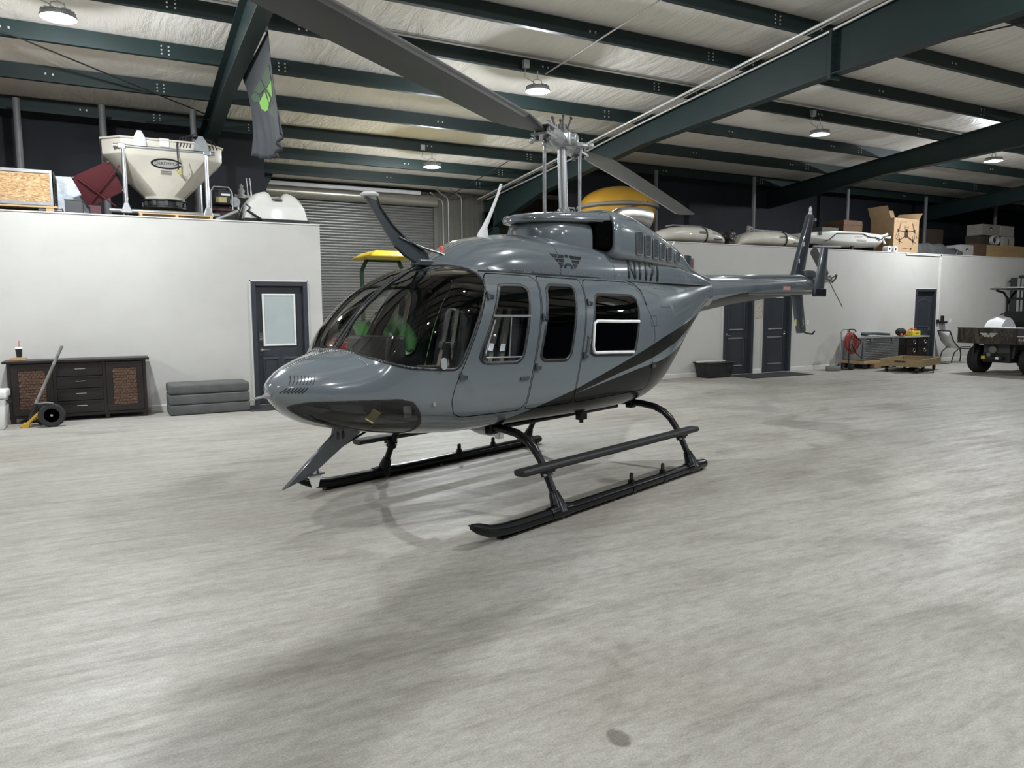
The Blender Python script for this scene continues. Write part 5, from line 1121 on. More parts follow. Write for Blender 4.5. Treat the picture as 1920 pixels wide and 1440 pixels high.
b = MB(); b.bb(-0.125, 0.125, -0.105, 0.125, 0.215, 0.235); b.build('lid', mat('dark_grey_plastic', (0.05, 0.052, 0.055)), gb, bevel=0.005)
# maroon spreader plate with its rods
MAROON = mat('maroon_paint', (0.085, 0.013, 0.018), 0.5, var=0.15, scale=3)
rp = thing('spreader_plate', 'maroon square steel plate leaning against the white hopper', 'plate', (-0.19, 13.62, ZM))
b = MB(); Q = [(-0.38, 0.64), (0.15, 0.92), (0.35, 0.49), (-0.17, 0.21)]
b.prism(Q, lambda p, q: (p, 0.20-0.45*(q-0.2), q), lambda p, q: (p, 0.212-0.45*(q-0.2), q)); b.build('steel_plate', MAROON, rp)
for p, q in (((-0.29, 0.62), (0.22, 0.24)), ((-0.12, 0.30), (0.30, 0.85))):
    b = MB(); b.cyl((p[0], 0.17-0.45*(p[1]-0.2), p[1]), (q[0], 0.14-0.45*(q[1]-0.2), q[1]), 0.012, 8); b.build('brace_rod', MAROON, rp, smooth=True)
for p in Q+[(-0.12, 0.28)]:
    b = MB(); b.ball((p[0]*0.94, 0.19-0.45*(p[1]-0.2), 0.56+(p[1]-0.56)*0.94), 0.016, 8); b.build('bolt', GALV, rp)
b = MB(); b.bb(-0.15, 0.0, 0.14, 0.22, 0.004, 0.24); b.build('foot_block', MAROON, rp)
# seed hopper
hpz = thing('seed_hopper', 'big cream fibreglass seed hopper in an aluminium pipe frame', 'hopper', (0.775, 14.10, ZM))
def octo(wx, wy, c, z): return [(-wx+c, -wy, z), (wx-c, -wy, z), (wx, -wy+c, z), (wx, wy-c, z), (wx-c, wy, z), (-wx+c, wy, z), (-wx, wy-c, z), (-wx, -wy+c, z)]
b = MB()
b.loft([octo(0.30, 0.30, 0.17, 0.40), octo(0.31, 0.31, 0.18, 0.46), octo(0.86, 0.60, 0.26, 1.03), octo(0.90, 0.62, 0.27, 1.06), octo(0.905, 0.625, 0.27, 1.30)], caps=False)
b.loft([octo(0.905, 0.625, 0.27, 1.30), octo(0.88, 0.60, 0.26, 1.30), octo(0.87, 0.59, 0.26, 1.05), octo(0.28, 0.28, 0.16, 0.45)], caps=True); b.build('hopper_shell', CREAM, hpz, bevel=0.012, seg=2, smooth=0.5)
b = MB(); b.tube([p for p in octo(0.915, 0.635, 0.27, 1.305)], 0.018, 8, closed=True); b.build('rim', CREAM, hpz, smooth=True)
b = MB(); b.lathe([(0.30, 0.27), (0.36, 0.27), (0.36, 0.29), (0.33, 0.30), (0.33, 0.38), (0.36, 0.39), (0.36, 0.41), (0.30, 0.41)], (0, 0, 0), 28); b.build('outlet_ring', BLACK, hpz, smooth=0.6)
for k in range(12):
    a_ = 2*PI*k/12; b = MB(); b.box((0.345*math.cos(a_), 0.345*math.sin(a_), 0.34), (0.02, 0.05, 0.075), a_); b.build('ring_slot', mat('dark_grey_plastic', (0.05, 0.05, 0.05)), hpz)
for sx in (-0.60, 0.62):
    for sy in (-0.60, 0.60):
        b = MB(); b.cyl((sx, sy, 0.15), (sx, sy, 1.14), 0.034, 14); b.build('frame_leg', ALU, hpz, smooth=True)
        b = MB(); b.prism([(-0.085, 0.115), (0.085, 0.115), (0.035, 0.27), (-0.035, 0.27)], lambda p, q: (sx+p, sy-0.04, q), lambda p, q: (sx+p, sy+0.04, q)); b.build('leg_gusset', ALU, hpz, bevel=0.008)
for sy in (-0.60, 0.60):
    b = MB(); b.cyl((-0.74, sy, 1.165), (0.76, sy, 1.165), 0.034, 14); b.build('top_rail', ALU, hpz, smooth=True)
    b = MB(); b.cyl((-0.84, sy, 0.15), (0.80, sy, 0.15), 0.036, 14); b.build('bottom_rail', ALU, hpz, smooth=True)
    for sx in (-0.62, 0.64):
        b = MB(); b.box((sx, sy, 1.165), (0.12, 0.085, 0.085)); b.build('rail_clamp', ALU, hpz, bevel=0.012)
for x in (-0.60, 0.62):
    b = MB(); b.cyl((x, -0.60, 1.165), (x, 0.60, 1.165), 0.03, 12); b.build('side_rail', ALU, hpz, smooth=True)
    b = MB(); b.cyl((x, -0.60, 0.15), (x, 0.60, 0.15), 0.03, 12); b.build('side_rail', ALU, hpz, smooth=True)
for x, w_ in ((-0.36, 0.10), (0.55, 0.12)):
    b = MB(); b.prism([(-w_, 1.18), (w_, 1.18), (w_*0.8, 1.32), (0.03, 1.42), (-0.03, 1.42), (-w_*0.8, 1.32)], lambda p, q: (x+p, -0.66, q), lambda p, q: (x+p, -0.64, q)); b.build('lift_bracket', GALV, hpz)
b = MB(); b.bb(-0.07, 0.07, -0.645, -0.635, 1.20, 1.33); b.build('rim_patch', WHITE, hpz)
b = MB(); random.seed(3)
for k in range(5):
    x = 0.30+0.05*k; b.tube([(x-0.12, -0.62, 1.22), (x-0.06, -0.64, 1.37+0.02*k), (x+0.10, -0.60, 1.40), (x+0.26, -0.58, 1.36), (x+0.30, -0.62, 1.22)], 0.010, 6)
o = b.build('hose_tangle', BLACK, hpz, smooth=True); o['kind'] = 'stuff'
b = MB(); b.tube([(0.20, -0.63, 1.33), (0.18, -0.665, 1.22), (0.19, -0.665, 0.98), (0.19, -0.60, 0.86)], 0.011, 8); b.build('hanging_hose', BLACK, hpz, smooth=True)
b = MB(); b.tube([(0.22, -0.57, 0.80), (0.32, -0.52, 0.76), (0.40, -0.52, 0.84), (0.36, -0.58, 0.98)], 0.007, 6); b.build('cable_loop', mat('grey_cable', (0.3, 0.3, 0.28), 0.5), hpz, smooth=True)
b = MB(); b.cyl((0.17, -0.60, 0.86), (0.23, -0.57, 0.79), 0.020, 10); b.build('yellow_connector', mat('yellow_connector', (0.5, 0.45, 0.10), 0.5), hpz, smooth=True)
# oval maker's plate on the sloping front
def on_front(x, z, o=0.004):
    t = (z-0.46)/(1.03-0.46); return (x, -(0.31+0.29*t)-o, z)
LOGOK = mat('logo_black', (0.010, 0.010, 0.010), 0.4)
ring = bpy.data.objects.new('maker_badge', None); C.objects.link(ring); ring.parent = hpz; cx, cz = 0.02, 0.945
n = 40; outer = []; inner = []
for i in range(n+1):
    t = 0.20+(2*PI-0.40)*i/n; outer.append((cx+0.235*math.cos(t), cz+0.080*math.sin(t))); inner.append((cx+0.20*math.cos(t), cz+0.055*math.sin(t)))
b = MB(); b.add([on_front(*p) for p in outer]+[on_front(*p) for p in inner], [(i, i+1, n+2+i, n+1+i) for i in range(n)]); b.build('badge_ring', LOGOK, ring)
b = MB(); b.prism([(cx+0.195*math.cos(2*PI*i/24), cz+0.05*math.sin(2*PI*i/24)) for i in range(24)], lambda p, q: on_front(p, q, 0.001), lambda p, q: on_front(p, q, 0.003)); b.build('badge_field', mat('badge_silver', (0.42, 0.42, 0.41), 0.4), ring)
v, f = text_mesh('CHADWICK', 0.07, 0, 'CENTER', 1.05); b = MB(); b.add([on_front(cx+p[0]*0.92, cz+p[1], 0.006) for p in v], f); b.build('badge_lettering', LOGOK, ring, fixn=False)
b = MB(); b.prism([(-0.07, 0.78), (0.10, 0.78), (0.10, 0.85), (-0.07, 0.85)], lambda p, q: on_front(p, q, 0.001), lambda p, q: on_front(p, q, 0.003)); dp = b.build('data_plate', mat('data_plate', (0.36, 0.345, 0.33), 0.5), hpz)
b = MB()
for zz in (0.79, 0.805, 0.83): b.prism([(-0.06, zz), (0.09, zz), (0.09, zz+0.006), (-0.06, zz+0.006)], lambda p, q: on_front(p, q, 0.004), lambda p, q: on_front(p, q, 0.005))
b.build('data_plate_print', mat('print_grey', (0.12, 0.11, 0.10), 0.6), dp)
pl = thing('pine_pallet', 'pale wooden pallet under the hopper frame', 'pallet', (0.89, 13.85, ZM+0.02))
for i in range(5):
    b = MB(); y = -0.60+i*0.27; b.bb(-0.55, 0.55, y, y+0.12, 0.072, 0.09); b.build('deck_board', PINE, pl)
for x in (-0.52, 0.0, 0.52):
    b = MB(); b.bb(x-0.022, x+0.022, -0.62, 0.62, 0.0, 0.072); b.build('bearer', PINE, pl)
# small engine
en = thing('small_engine', 'small black petrol engine with grey handle frame beside the hopper', 'engine', (1.72, 13.92, ZM+0.02))
b = MB(); b.bb(-0.20, 0.20, -0.18, 0.18, 0.06, 0.30); b.build('engine_block', BLACK, en, bevel=0.03)
b = MB(); b.bb(-0.26, 0.22, -0.22, 0.22, 0.24, 0.27); b.build('red_tray', MAROON, en)
b = MB(); b.bb(-0.22, 0.10, -0.20, 0.10, 0.34, 0.60); b.build('fuel_tank', BLACK, en, bevel=0.04, seg=3, smooth=0.8)
b = MB(); b.bb(-0.17, 0.0, -0.206, -0.199, 0.38, 0.47); b.build('control_panel', mat('panel_yellow', (0.32, 0.30, 0.12), 0.5), en)
b = MB(); b.bb(-0.08, 0.06, -0.206, -0.199, 0.50, 0.53); b.build('name_strip', WHITE, en)
b = MB(); b.cyl((0.14, -0.20, 0.40), (0.14, -0.10, 0.40), 0.085, 20); b.build('recoil_cover', GALV, en, smooth=0.6)
for y in (-0.21, 0.16):
    b = MB(); b.tube([(-0.25, y, 0.02), (-0.25, y, 0.56), (-0.20, y, 0.64), (0.04, y, 0.64), (0.09, y, 0.56), (0.10, y, 0.26)], 0.014, 10); b.build('carry_frame', ALU, en, smooth=True)
# elbow pipe
o = MB().tube([(0, 0, 0), (0.36, 0.0, 0.17)], 0.035, 14).build('loose_pipe', ALU, loc=(1.50, 13.42, ZM+0.06), smooth=True); tag(o, 'short slanted aluminium pipe beside the pine pallet', 'pipe')
o = MB().tube([(0, 0, 0.0), (0.30, 0, -0.19)], 0.022, 12).build('black_strut', BLACK, loc=(1.985, 13.30, ZM+0.24), smooth=True); tag(o, 'black strut slanting down in front of the white cowl', 'strut')
# white cowl pod with a scooped top
pd = thing('white_cowl', 'glossy white fibreglass cowl with a scooped top on a black base', 'cowl', (2.49, 13.82, ZM))
b = MB(); n = 20; rings = []
for j in range(9):
    t = j/8; y = -0.42+0.84*t; k = math.sqrt(max(0.0, 1-(2*t-1)**4))*0.25+0.75; ring = []
    for i in range(n+1):
        u = -1+2*i/n; zt = 0.50*(max(0.0, 1-abs(u)**2.8))**(1/2.2)*k
        zt -= 0.13*math.exp(-((u-0.05)/0.22)**4)*(1.0 if t < 0.75 else 0.2)
        ring.append((u*0.53, y, 0.125+max(zt, 0)))
    rings.append(ring)
b.loft(rings, caps=True, closed=False); o = b.build('cowl_shell', WHITEGLOSS, pd, smooth=0.9)
b = MB(); b.bb(-0.55, 0.56, -0.44, 0.44, 0.025, 0.12); b.build('base_frame', BLACK, pd, bevel=0.01)
b = MB(); b.lathe([(0.0, 0.02), (0.10, 0.02), (0.12, 0.0)], (0.03, -0.30, 0.46), 18, a0=0, a1=2*PI); b.build('scoop_disc', GALV, pd, smooth=0.6)
b = MB(); b.tube([(-0.50, -0.40, 0.36), (-0.44, -0.43, 0.30), (-0.47, -0.42, 0.24)], 0.016, 6); b.build('latch', BLACK, pd, smooth=True)
pb = thing('boom_pipe', 'grey spray boom pipe with a valve above the white cowl', 'pipe', (2.52, 14.50, ZM+0.62))
b = MB(); b.cyl((-0.56, 0, 0.02), (0.55, 0, -0.01), 0.026, 12); b.build('pipe', mat('grey_pipe', (0.35, 0.34, 0.32), 0.5), pb, smooth=True)
b = MB(); b.lathe([(0.07, -0.02), (0.075, 0.04), (0.05, 0.06), (0.065, 0.12), (0.03, 0.16), (0.04, 0.20), (0.0, 0.25)], (-0.44, 0, 0), 14); b.build('valve', mat('valve_grey', (0.34, 0.33, 0.32), 0.5, var=0.3), pb, smooth=0.8)
for x in (-0.32, -0.26):
    b = MB(); b.tube([(x, 0.02, 0.0), (x-0.02, 0.05, 0.36)], 0.013, 8); b.build('riser', GALV, pb, smooth=True)
b = MB(); b.lathe([(0.035, -0.03), (0.075, -0.03), (0.075, 0.03), (0.035, 0.03), (0.035, -0.03)], (-0.02, 0, 0.06), 18, axis='y'); b.build('clamp_ring', BLACK, pb, smooth=0.6)
b = MB(); b.bb(-0.10, 0.02, -0.06, 0.06, -0.12, -0.03); b.build('pipe_stand', BLACK, pb)
b = MB(); b.cyl((-0.50, 0.05, -0.595), (-0.50, 0.05, 0.0), 0.02, 8); b.cyl((0.50, 0.16, -0.595), (0.50, 0.03, 0.0), 0.02, 8); b.build('pipe_leg', GALV, pb, smooth=True)

# ================================================================ flag hanging from the left rafter
fl_ = thing('hanging_flag', 'dark grey flag with a green leaf emblem hanging from the left rafter', 'flag', (1.80, 10.5, 0))
FLAGM = mat('flag_cloth', (0.014, 0.016, 0.020), 0.75, var=0.2, scale=4)
def flag_pt(u, w_):
    """u 0..1 from the near edge to the far edge, w_ 0..1 from top to bottom"""
    near = [(9.80, 5.06), (9.70, 4.70), (9.55, 4.33), (9.36, 3.95), (9.31, 3.70)]; far = [(11.94, 5.06), (11.50, 4.72), (11.28, 4.45), (11.20, 4.10), (11.26, 3.80)]
    i = min(int(w_*4), 3); t = w_*4-i
    a = (near[i][0]+(near[i+1][0]-near[i][0])*t, near[i][1]+(near[i+1][1]-near[i][1])*t); c = (far[i][0]+(far[i+1][0]-far[i][0])*t, far[i][1]+(far[i+1][1]-far[i][1])*t)
    y = a[0]+(c[0]-a[0])*u; z = a[1]+(c[1]-a[1])*u-0.14*w_*w_*math.sin(PI*u)
    x = 0.05*math.sin(u*26+3*u*w_)*max(0, w_-0.55)*2.0 + 0.12*math.sin(PI*u)*w_*w_
    return (x, y-10.5, z)
b = MB(); nu, nw = 64, 24
b.add([flag_pt(i/nu, j/nw) for j in range(nw+1) for i in range(nu+1)], [(j*(nu+1)+i, j*(nu+1)+i+1, (j+1)*(nu+1)+i+1, (j+1)*(nu+1)+i) for j in range(nw) for i in range(nu)])
o = b.build('cloth', FLAGM, fl_, smooth=1.2); md = o.modifiers.new('thickness', 'SOLIDIFY'); md.thickness = 0.004
DKG = mat('emblem_dark_green', (0.022, 0.048, 0.022), 0.8); LTG = mat('emblem_bright_green', (0.12, 0.27, 0.035), 0.8)
def inv_flag(y, z):
    best = None
    for j in range(0, 41):
        for i in range(0, 41):
            p = flag_pt(i/40, j/40); d = (p[1]+10.5-y)**2+(p[2]-z)**2
            if best is None or d < best[0]: best = (d, p[0])
    return best[1]
for poly, m_ in (([(10.374, 4.635), (10.032, 4.663), (9.80, 4.64), (9.72, 4.431), (10.116, 4.444)], DKG), ([(10.996, 4.635), (10.442, 4.642), (10.244, 4.466), (10.622, 4.494)], DKG), ([(11.26, 4.62), (10.927, 4.606), (10.599, 4.442), (10.645, 4.401), (11.035, 4.489)], DKG),
                 ([(10.086, 4.431), (9.70, 4.426), (9.72, 4.226)], LTG), ([(10.252, 4.434), (10.067, 4.233), (10.209, 4.189), (10.405, 4.223), (10.631, 4.31), (10.701, 4.409)], LTG), ([(10.154, 4.421), (9.86, 4.243), (10.032, 4.241)], LTG), ([(10.177, 4.181), (9.984, 4.169), (9.702, 4.177), (9.774, 3.985)], DKG)):
    b = MB(); xs = [inv_flag(*p) for p in poly]; mx_ = min(xs)
    b.add([(x-0.006, p[0]-10.5, p[1]) for x, p in zip(xs, poly)]+[(x-0.003, p[0]-10.5, p[1]) for x, p in zip(xs, poly)], [tuple(range(len(poly)))]+[(i, (i+1) % len(poly), len(poly)+(i+1) % len(poly), len(poly)+i) for i in range(len(poly))]); b.build('emblem_piece', m_, fl_)
b = MB()
for u in (0.02, 0.5, 0.98):
    p = flag_pt(u, 0); b.box((p[0]-0.02, p[1], p[2]+0.02), (0.05, 0.05, 0.06))
b.build('flag_clip', GALV, fl_)

# ================================================================ tractor in the roll-up door bay
GRN = mat('tractor_green', (0.030, 0.165, 0.030), 0.3, coat=0.5, var=0.06); TYEL = mat('tractor_yellow', (0.62, 0.45, 0.02), 0.35, var=0.06); GRND = mat('rops_green', (0.012, 0.045, 0.016), 0.4)
tr_ = thing('tractor', 'green tractor with a yellow sun canopy behind the helicopter nose', 'tractor', (5.22, 15.3, 0), math.radians(-90))
# local x forward
for sy in (-1, 1):
    wheel(tr_, (-0.35, sy*0.68, 0.62), 0.62, 0.36, 'y', hubm=TYEL); wheel(tr_, (1.35, sy*0.60, 0.36), 0.36, 0.22, 'y', hubm=TYEL)
    b = MB(); pf = [(-0.35+0.74*math.cos(a), 0.62+0.74*math.sin(a)) for a in [PI*0.05+PI*0.85*i/12 for i in range(13)]]
    b.loft([[(p, sy*0.46, q) for p, q in pf], [(p, sy*0.90, q-0.02) for p, q in pf]], caps=False, closed=False); o = b.build('fender', GRN, tr_, smooth=0.9); md = o.modifiers.new('thickness', 'SOLIDIFY'); md.thickness = 0.02
b = MB(); b.bb(-0.6, 1.6, -0.20, 0.20, 0.45, 0.85); b.build('chassis', GRN, tr_, bevel=0.03)
b = MB(); b.loft([[(0.45, -0.37, 0.85), (0.45, 0.37, 0.85), (0.45, 0.36, 1.84), (0.45, 0.20, 1.93), (0.45, -0.20, 1.93), (0.45, -0.36, 1.84)], [(1.55, -0.36, 0.80), (1.55, 0.36, 0.80), (1.55, 0.35, 1.76), (1.55, 0.18, 1.85), (1.55, -0.18, 1.85), (1.55, -0.35, 1.76)], [(1.75, -0.33, 0.80), (1.75, 0.33, 0.80), (1.75, 0.30, 1.62), (1.75, 0.15, 1.70), (1.75, -0.15, 1.70), (1.75, -0.30, 1.62)]]); b.build('hood', GRN, tr_, bevel=0.03, seg=3, smooth=0.8)
for sy in (-1, 1):
    b = MB(); b.bb(0.55, 1.45, sy*0.366-0.010, sy*0.366+0.010, 1.58, 1.66); b.build('hood_stripe', TYEL, tr_)
b = MB(); b.bb(0.30, 0.46, -0.30, 0.30, 0.85, 1.95); b.build('dash_cowl', GRN, tr_, bevel=0.05, seg=3, smooth=0.8)
b = MB(); b.cyl((0.30, 0, 1.45), (0.08, 0, 1.62), 0.025, 10); b.lathe([(0.20, -0.012), (0.215, 0), (0.20, 0.012), (0.19, 0), (0.20, -0.012)], (0.06, 0, 1.63), 24); b.build('steering_wheel', BLACK, tr_, smooth=0.8)
b = MB(); b.bb(-0.45, 0.02, -0.26, 0.26, 0.98, 1.12); b.prism([(-0.48, 1.05), (-0.36, 1.05), (-0.46, 1.55), (-0.56, 1.55)], lambda p, q: (p, -0.25, q), lambda p, q: (p, 0.25, q)); b.build('seat', BLACK, tr_, bevel=0.04, seg=3, smooth=0.9)
b = MB(); b.bb(-0.75, 0.4, -0.45, 0.45, 0.80, 0.86); b.build('platform', GRND, tr_)
for sy in (-1, 1):
    b = MB(); b.bar((-0.62, sy*0.48, 0.70), (-0.66, sy*0.48, 2.45), 0.07, 0.10, up=(1, 0, 0)); b.bar((-0.66, sy*0.48, 2.45), (-0.66, sy*0.36, 2.70), 0.07, 0.10, up=(1, 0, 0)); b.build('rops_post', GRND, tr_, bevel=0.01)
b = MB(); b.bar((-0.66, -0.38, 2.68), (-0.66, 0.38, 2.68), 0.10, 0.07); b.build('rops_crossbar', GRND, tr_)
b = MB(); b.loft([[(-1.00, -0.62, 2.69), (0.50, -0.62, 2.69), (0.50, 0.62, 2.69), (-1.00, 0.62, 2.69)], [(-1.0, -0.62, 2.72), (0.50, -0.62, 2.72), (0.50, 0.62, 2.72), (-1.0, 0.62, 2.72)], [(-0.78, -0.45, 2.83), (0.28, -0.45, 2.83), (0.28, 0.45, 2.83), (-0.78, 0.45, 2.83)]]); b.build('canopy', TYEL, tr_, bevel=0.02, smooth=0.7)
for sy in (-1, 1):
    b = MB(); b.bb(-1.08, -1.03, sy*0.80-0.09, sy*0.80+0.09, 0.86, 1.0); b.build('tail_lamp', mat('red_lens', (0.6, 0.1, 0.08)), tr_)
b = MB(); b.prism([(1.75, 0.5), (2.4, 0.25), (2.4, 0.75), (2.3, 0.80), (1.78, 0.72)], lambda p, q: (p, -0.75, q), lambda p, q: (p, 0.75, q)); b.bar((0.5, 0.50, 1.3), (2.2, 0.50, 0.7), 0.08, 0.14); b.bar((0.5, -0.50, 1.3), (2.2, -0.50, 0.7), 0.08, 0.14); b.build('loader', GRN, tr_, bevel=0.01)

rc = thing('tool_cabinet', 'red tool cabinet beside the roll-up door, seen through the windshield', 'cabinet', (3.85, 15.2, 0))
REDC = mat('red_cabinet', (0.30, 0.025, 0.02), 0.35, coat=0.3)
b = MB(); b.bb(-0.32, 0.32, -0.24, 0.24, 0.08, 1.0); b.build('cabinet_body', REDC, rc, bevel=0.008)
for k in range(5):
    d = bpy.data.objects.new('drawer', None); C.objects.link(d); d.parent = rc; z = 0.12+k*0.17
    b = MB(); b.bb(-0.30, 0.30, -0.256, -0.241, z, z+0.155); b.build('drawer_front', REDC, d, bevel=0.004); b = MB(); b.bb(-0.28, 0.28, -0.27, -0.257, z+0.12, z+0.14); b.build('drawer_pull', ALU, d)
for x, y in ((-0.26, -0.18), (0.26, -0.18), (-0.26, 0.18), (0.26, 0.18)):
    b = MB(); b.cyl((x-0.02, y, 0.042), (x+0.02, y, 0.042), 0.04, 12); b.build('caster', BLACK, rc, smooth=0.6)
# ================================================================ things on the right loft
YT = mat('yellow_gelcoat', (0.50, 0.27, 0.025), 0.4, coat=0.2, var=0.12, scale=2)
yt = thing('yellow_tank', 'big yellow domed tank with a grey band behind the rotor mast', 'tank', (10.85, 14.9, ZM))
b = MB(); b.lathe([(0, 1.48)]+[(0.92*math.sin(PI/2*i/10), 1.0+0.48*math.cos(PI/2*i/10)) for i in range(1, 11)], n=40); b.build('dome', YT, yt, smooth=0.9)
b = MB(); b.lathe([(0.95, 0.92), (1.0, 0.95), (1.0, 1.0), (0.94, 1.02)], n=40); b.build('flange_band', mat('band_grey', (0.20, 0.19, 0.17), 0.6), yt, smooth=0.6)
b = MB(); b.lathe([(0.35, 0.12), (0.55, 0.22), (0.78, 0.45), (0.90, 0.70), (0.93, 0.94)], n=40); b.build('lower_shell', YT, yt, smooth=0.9)
b = MB(); b.lathe([(0.40, 0), (0.42, 0.04), (0.36, 0.14)], n=24); b.build('tank_stand', BLACK, yt, smooth=0.6)
b = MB(); b.tube([(0.55, -0.70, 0.95), (0.20, -0.92, 1.02), (-0.10, -0.95, 0.92), (-0.45, -0.84, 0.85)], 0.018, 8); b.build('rope', mat('rope_brown', (0.10, 0.07, 0.04), 0.8), yt, smooth=True)
TANKTXT = mat('tank_print', (0.03, 0.03, 0.05), 0.5)
def spray_tank(x0, x1, label, hump):
    L = x1-x0; t = thing('spray_tank', label, 'tank', ((x0+x1)/2, 13.62, ZM), 0, 'white spray tanks on the loft')
    rings = []; n = 20
    for i in range(21):
        u = -1+2*i/20; r = (max(0.0, 1-abs(u)**3.0))**0.5; zt = 0.05+0.40*r*(1-0.12*(u-hump)**2); ring = []
        for j in range(n):
            a_ = 2*PI*j/n; c, s_ = math.cos(a_), math.sin(a_); h = (zt-0.05)
            ring.append((u*L/2, 0.36*max(r, 0.12)**0.6*math.copysign(abs(c)**0.75, c), 0.05+h*0.45+(h*0.55 if s_ > 0 else h*0.45)*math.copysign(abs(s_)**0.8, s_)))
        rings.append(ring)
    b = MB(); b.loft(rings); b.build('tank_shell', CREAM, t, smooth=0.9)
    b = MB(); sx = L*0.14; P = []
    for j in range(13):
        a_ = -PI/2+PI*j/12; P.append((sx, -0.363*math.copysign(abs(math.cos(a_))**0.75, math.cos(a_))-0.006, 0.05+0.40*0.97*(0.45+(0.55 if math.sin(a_) > 0 else 0.45)*math.copysign(abs(math.sin(a_))**0.8, math.sin(a_)))))
    b.tube(P, 0.018, 8); b.build('strap', BLACK, t, smooth=True)
    v, f = text_mesh('ISOLAIR', 0.095, 0, 'CENTER', 1.1, 0.2)
    b = MB(); b.add([(L*0.30+p[0], -0.366, 0.29+p[1]) for p in v], f)
    for z in (0.27, 0.30): b.bb(L*0.03, L*0.13, -0.368, -0.364, z, z+0.012)
    b.bb(L*0.24, L*0.36, -0.366, -0.362, 0.13, 0.165); b.build('tank_lettering', TANKTXT, t, fixn=False)
    b = MB(); b.cyl((L*0.44, -0.27, 0.25), (L*0.44, -0.285, 0.25), 0.03, 12); b.build('drain_cap', BLACK, t)
    b = MB(); b.bb(-L*0.42, L*0.42, -0.26, 0.26, 0.003, 0.05); b.build('cradle', BLACK, t)
    b = MB(); b.tube([(-L*0.30, 0, 0.43), (-L*0.2, 0, 0.47), (L*0.2, 0, 0.47), (L*0.38, 0.05, 0.40)], 0.018, 8); b.build('top_pipe', GALV, t, smooth=True)
spray_tank(10.86, 13.02, 'cream spray tank with black strap, nearest the engine cowl', 0.1)
spray_tank(13.38, 15.72, 'cream spray tank with black strap, beside the tail fin', -0.1)
pu = thing('spray_pump', 'rusty dark pump between the two cream spray tanks', 'pump', (13.20, 13.62, ZM))
DRK = mat('rusty_metal', (0.055, 0.045, 0.040), 0.6, 0.4, var=0.5, scale=14)
b = MB(); b.cyl((0, -0.22, 0.26), (0, 0.12, 0.26), 0.115, 18); b.build('pump_housing', DRK, pu, smooth=0.6)
for k in range(6):
    a_ = k*PI/3; b = MB(); b.box((0.07*math.cos(a_), -0.23, 0.26+0.07*math.sin(a_)), (0.05, 0.015, 0.02), 0); b.build('fan_vane', GALV, pu)
b = MB(); b.bb(-0.10, 0.10, -0.20, 0.18, 0.003, 0.16); b.build('pump_base', DRK, pu, bevel=0.01)
b = MB(); b.tube([(0.05, -0.20, 0.36), (-0.10, -0.25, 0.44), (-0.13, -0.22, 0.30)], 0.016, 8); b.build('hose', BLACK, pu, smooth=True)
# small valve head behind tank 2
vh = thing('valve_head', 'grey valve head sticking up behind the spray tanks', 'valve', (14.55, 14.25, ZM))
b = MB(); b.cyl((0, 0, 0.003), (0, 0, 0.50), 0.05, 12); b.build('stem', DRK, vh, smooth=True)
b = MB(); b.tube([(0, 0, 0.46), (0.02, 0, 0.62), (0.14, 0, 0.60)], [0.07, 0.06, 0.04], 12); b.build('elbow', mat('grey_pipe', (0.35, 0.34, 0.32)), vh, smooth=True)
# angular white tank
wt = thing('boat_tank', 'angular glossy white belly tank with dark trim lines', 'tank', (17.25, 13.62, ZM))
b = MB(); sec = [(-1.50, 0.30, 0.20, 0.46), (-0.45, 0.36, 0.14, 0.53), (0.30, 0.38, 0.13, 0.54), (1.30, 0.36, 0.17, 0.50), (1.45, 0.30, 0.26, 0.49)]
b.loft([[(x, -w_, z1), (x, -w_, z0+0.13), (x, -w_*0.6, z0), (x, w_*0.6, z0), (x, w_, z0+0.13), (x, w_, z1)] for x, w_, z0, z1 in sec]); b.build('tank_shell', WHITEGLOSS, wt, bevel=0.012, smooth=0.5)
b = MB(); b.tube([(-0.95, -0.345, 0.25), (-0.80, -0.365, 0.29), (-0.55, -0.372, 0.46), (0.5, -0.392, 0.485), (0.70, -0.388, 0.42), (1.15, -0.375, 0.40)], 0.012, 6); b.build('trim_line', BLACK, wt, smooth=True)
b = MB(); b.bb(-1.18, -1.08, -0.345, -0.325, 0.40, 0.49); b.build('notch_patch', BLACK, wt)
v, f = text_mesh('SIMPLEX', 0.06, 0, 'CENTER', 1.2, 0.1, 1.3); b = MB(); b.add([(0.30+p[0], -0.388, 0.405+p[1]) for p in v], f); b.build('red_lettering', mat('faded_red_print', (0.40, 0.20, 0.20), 0.6), wt, fixn=False)
b = MB(); b.bb(0.25, 0.62, -0.388, -0.382, 0.29, 0.335); b.build('grey_block_print', mat('print_light_grey', (0.30, 0.30, 0.29), 0.6), wt)
for p, q in (((1.30, -0.33, 0.46), (1.52, -0.35, 0.52)), ((1.45, -0.30, 0.42), (1.66, -0.34, 0.44)), ((1.35, -0.34, 0.40), (1.42, -0.36, 0.28))):
    b = MB(); b.cyl(p, q, 0.028, 10); b.ball(q, 0.038, 8); b.build('nozzle_fitting', WHITE, wt, smooth=True)
b = MB(); b.tube([(1.0, -0.37, 0.42), (1.2, -0.40, 0.36), (1.35, -0.38, 0.42), (1.58, -0.33, 0.42)], 0.014, 6); b.build('hose', BLACK, wt, smooth=True)
for x in (-1.1, 0.2, 1.1):
    b = MB(); b.bb(x-0.04, x+0.04, -0.30, 0.30, 0.003, 0.16); b.build('tank_cradle', BLACK, wt)
b = MB(); b.cyl((-1.45, -0.40, 0.09), (-0.45, -0.42, 0.11), 0.03, 10); b.build('lower_pipe', GALV, wt, smooth=True)
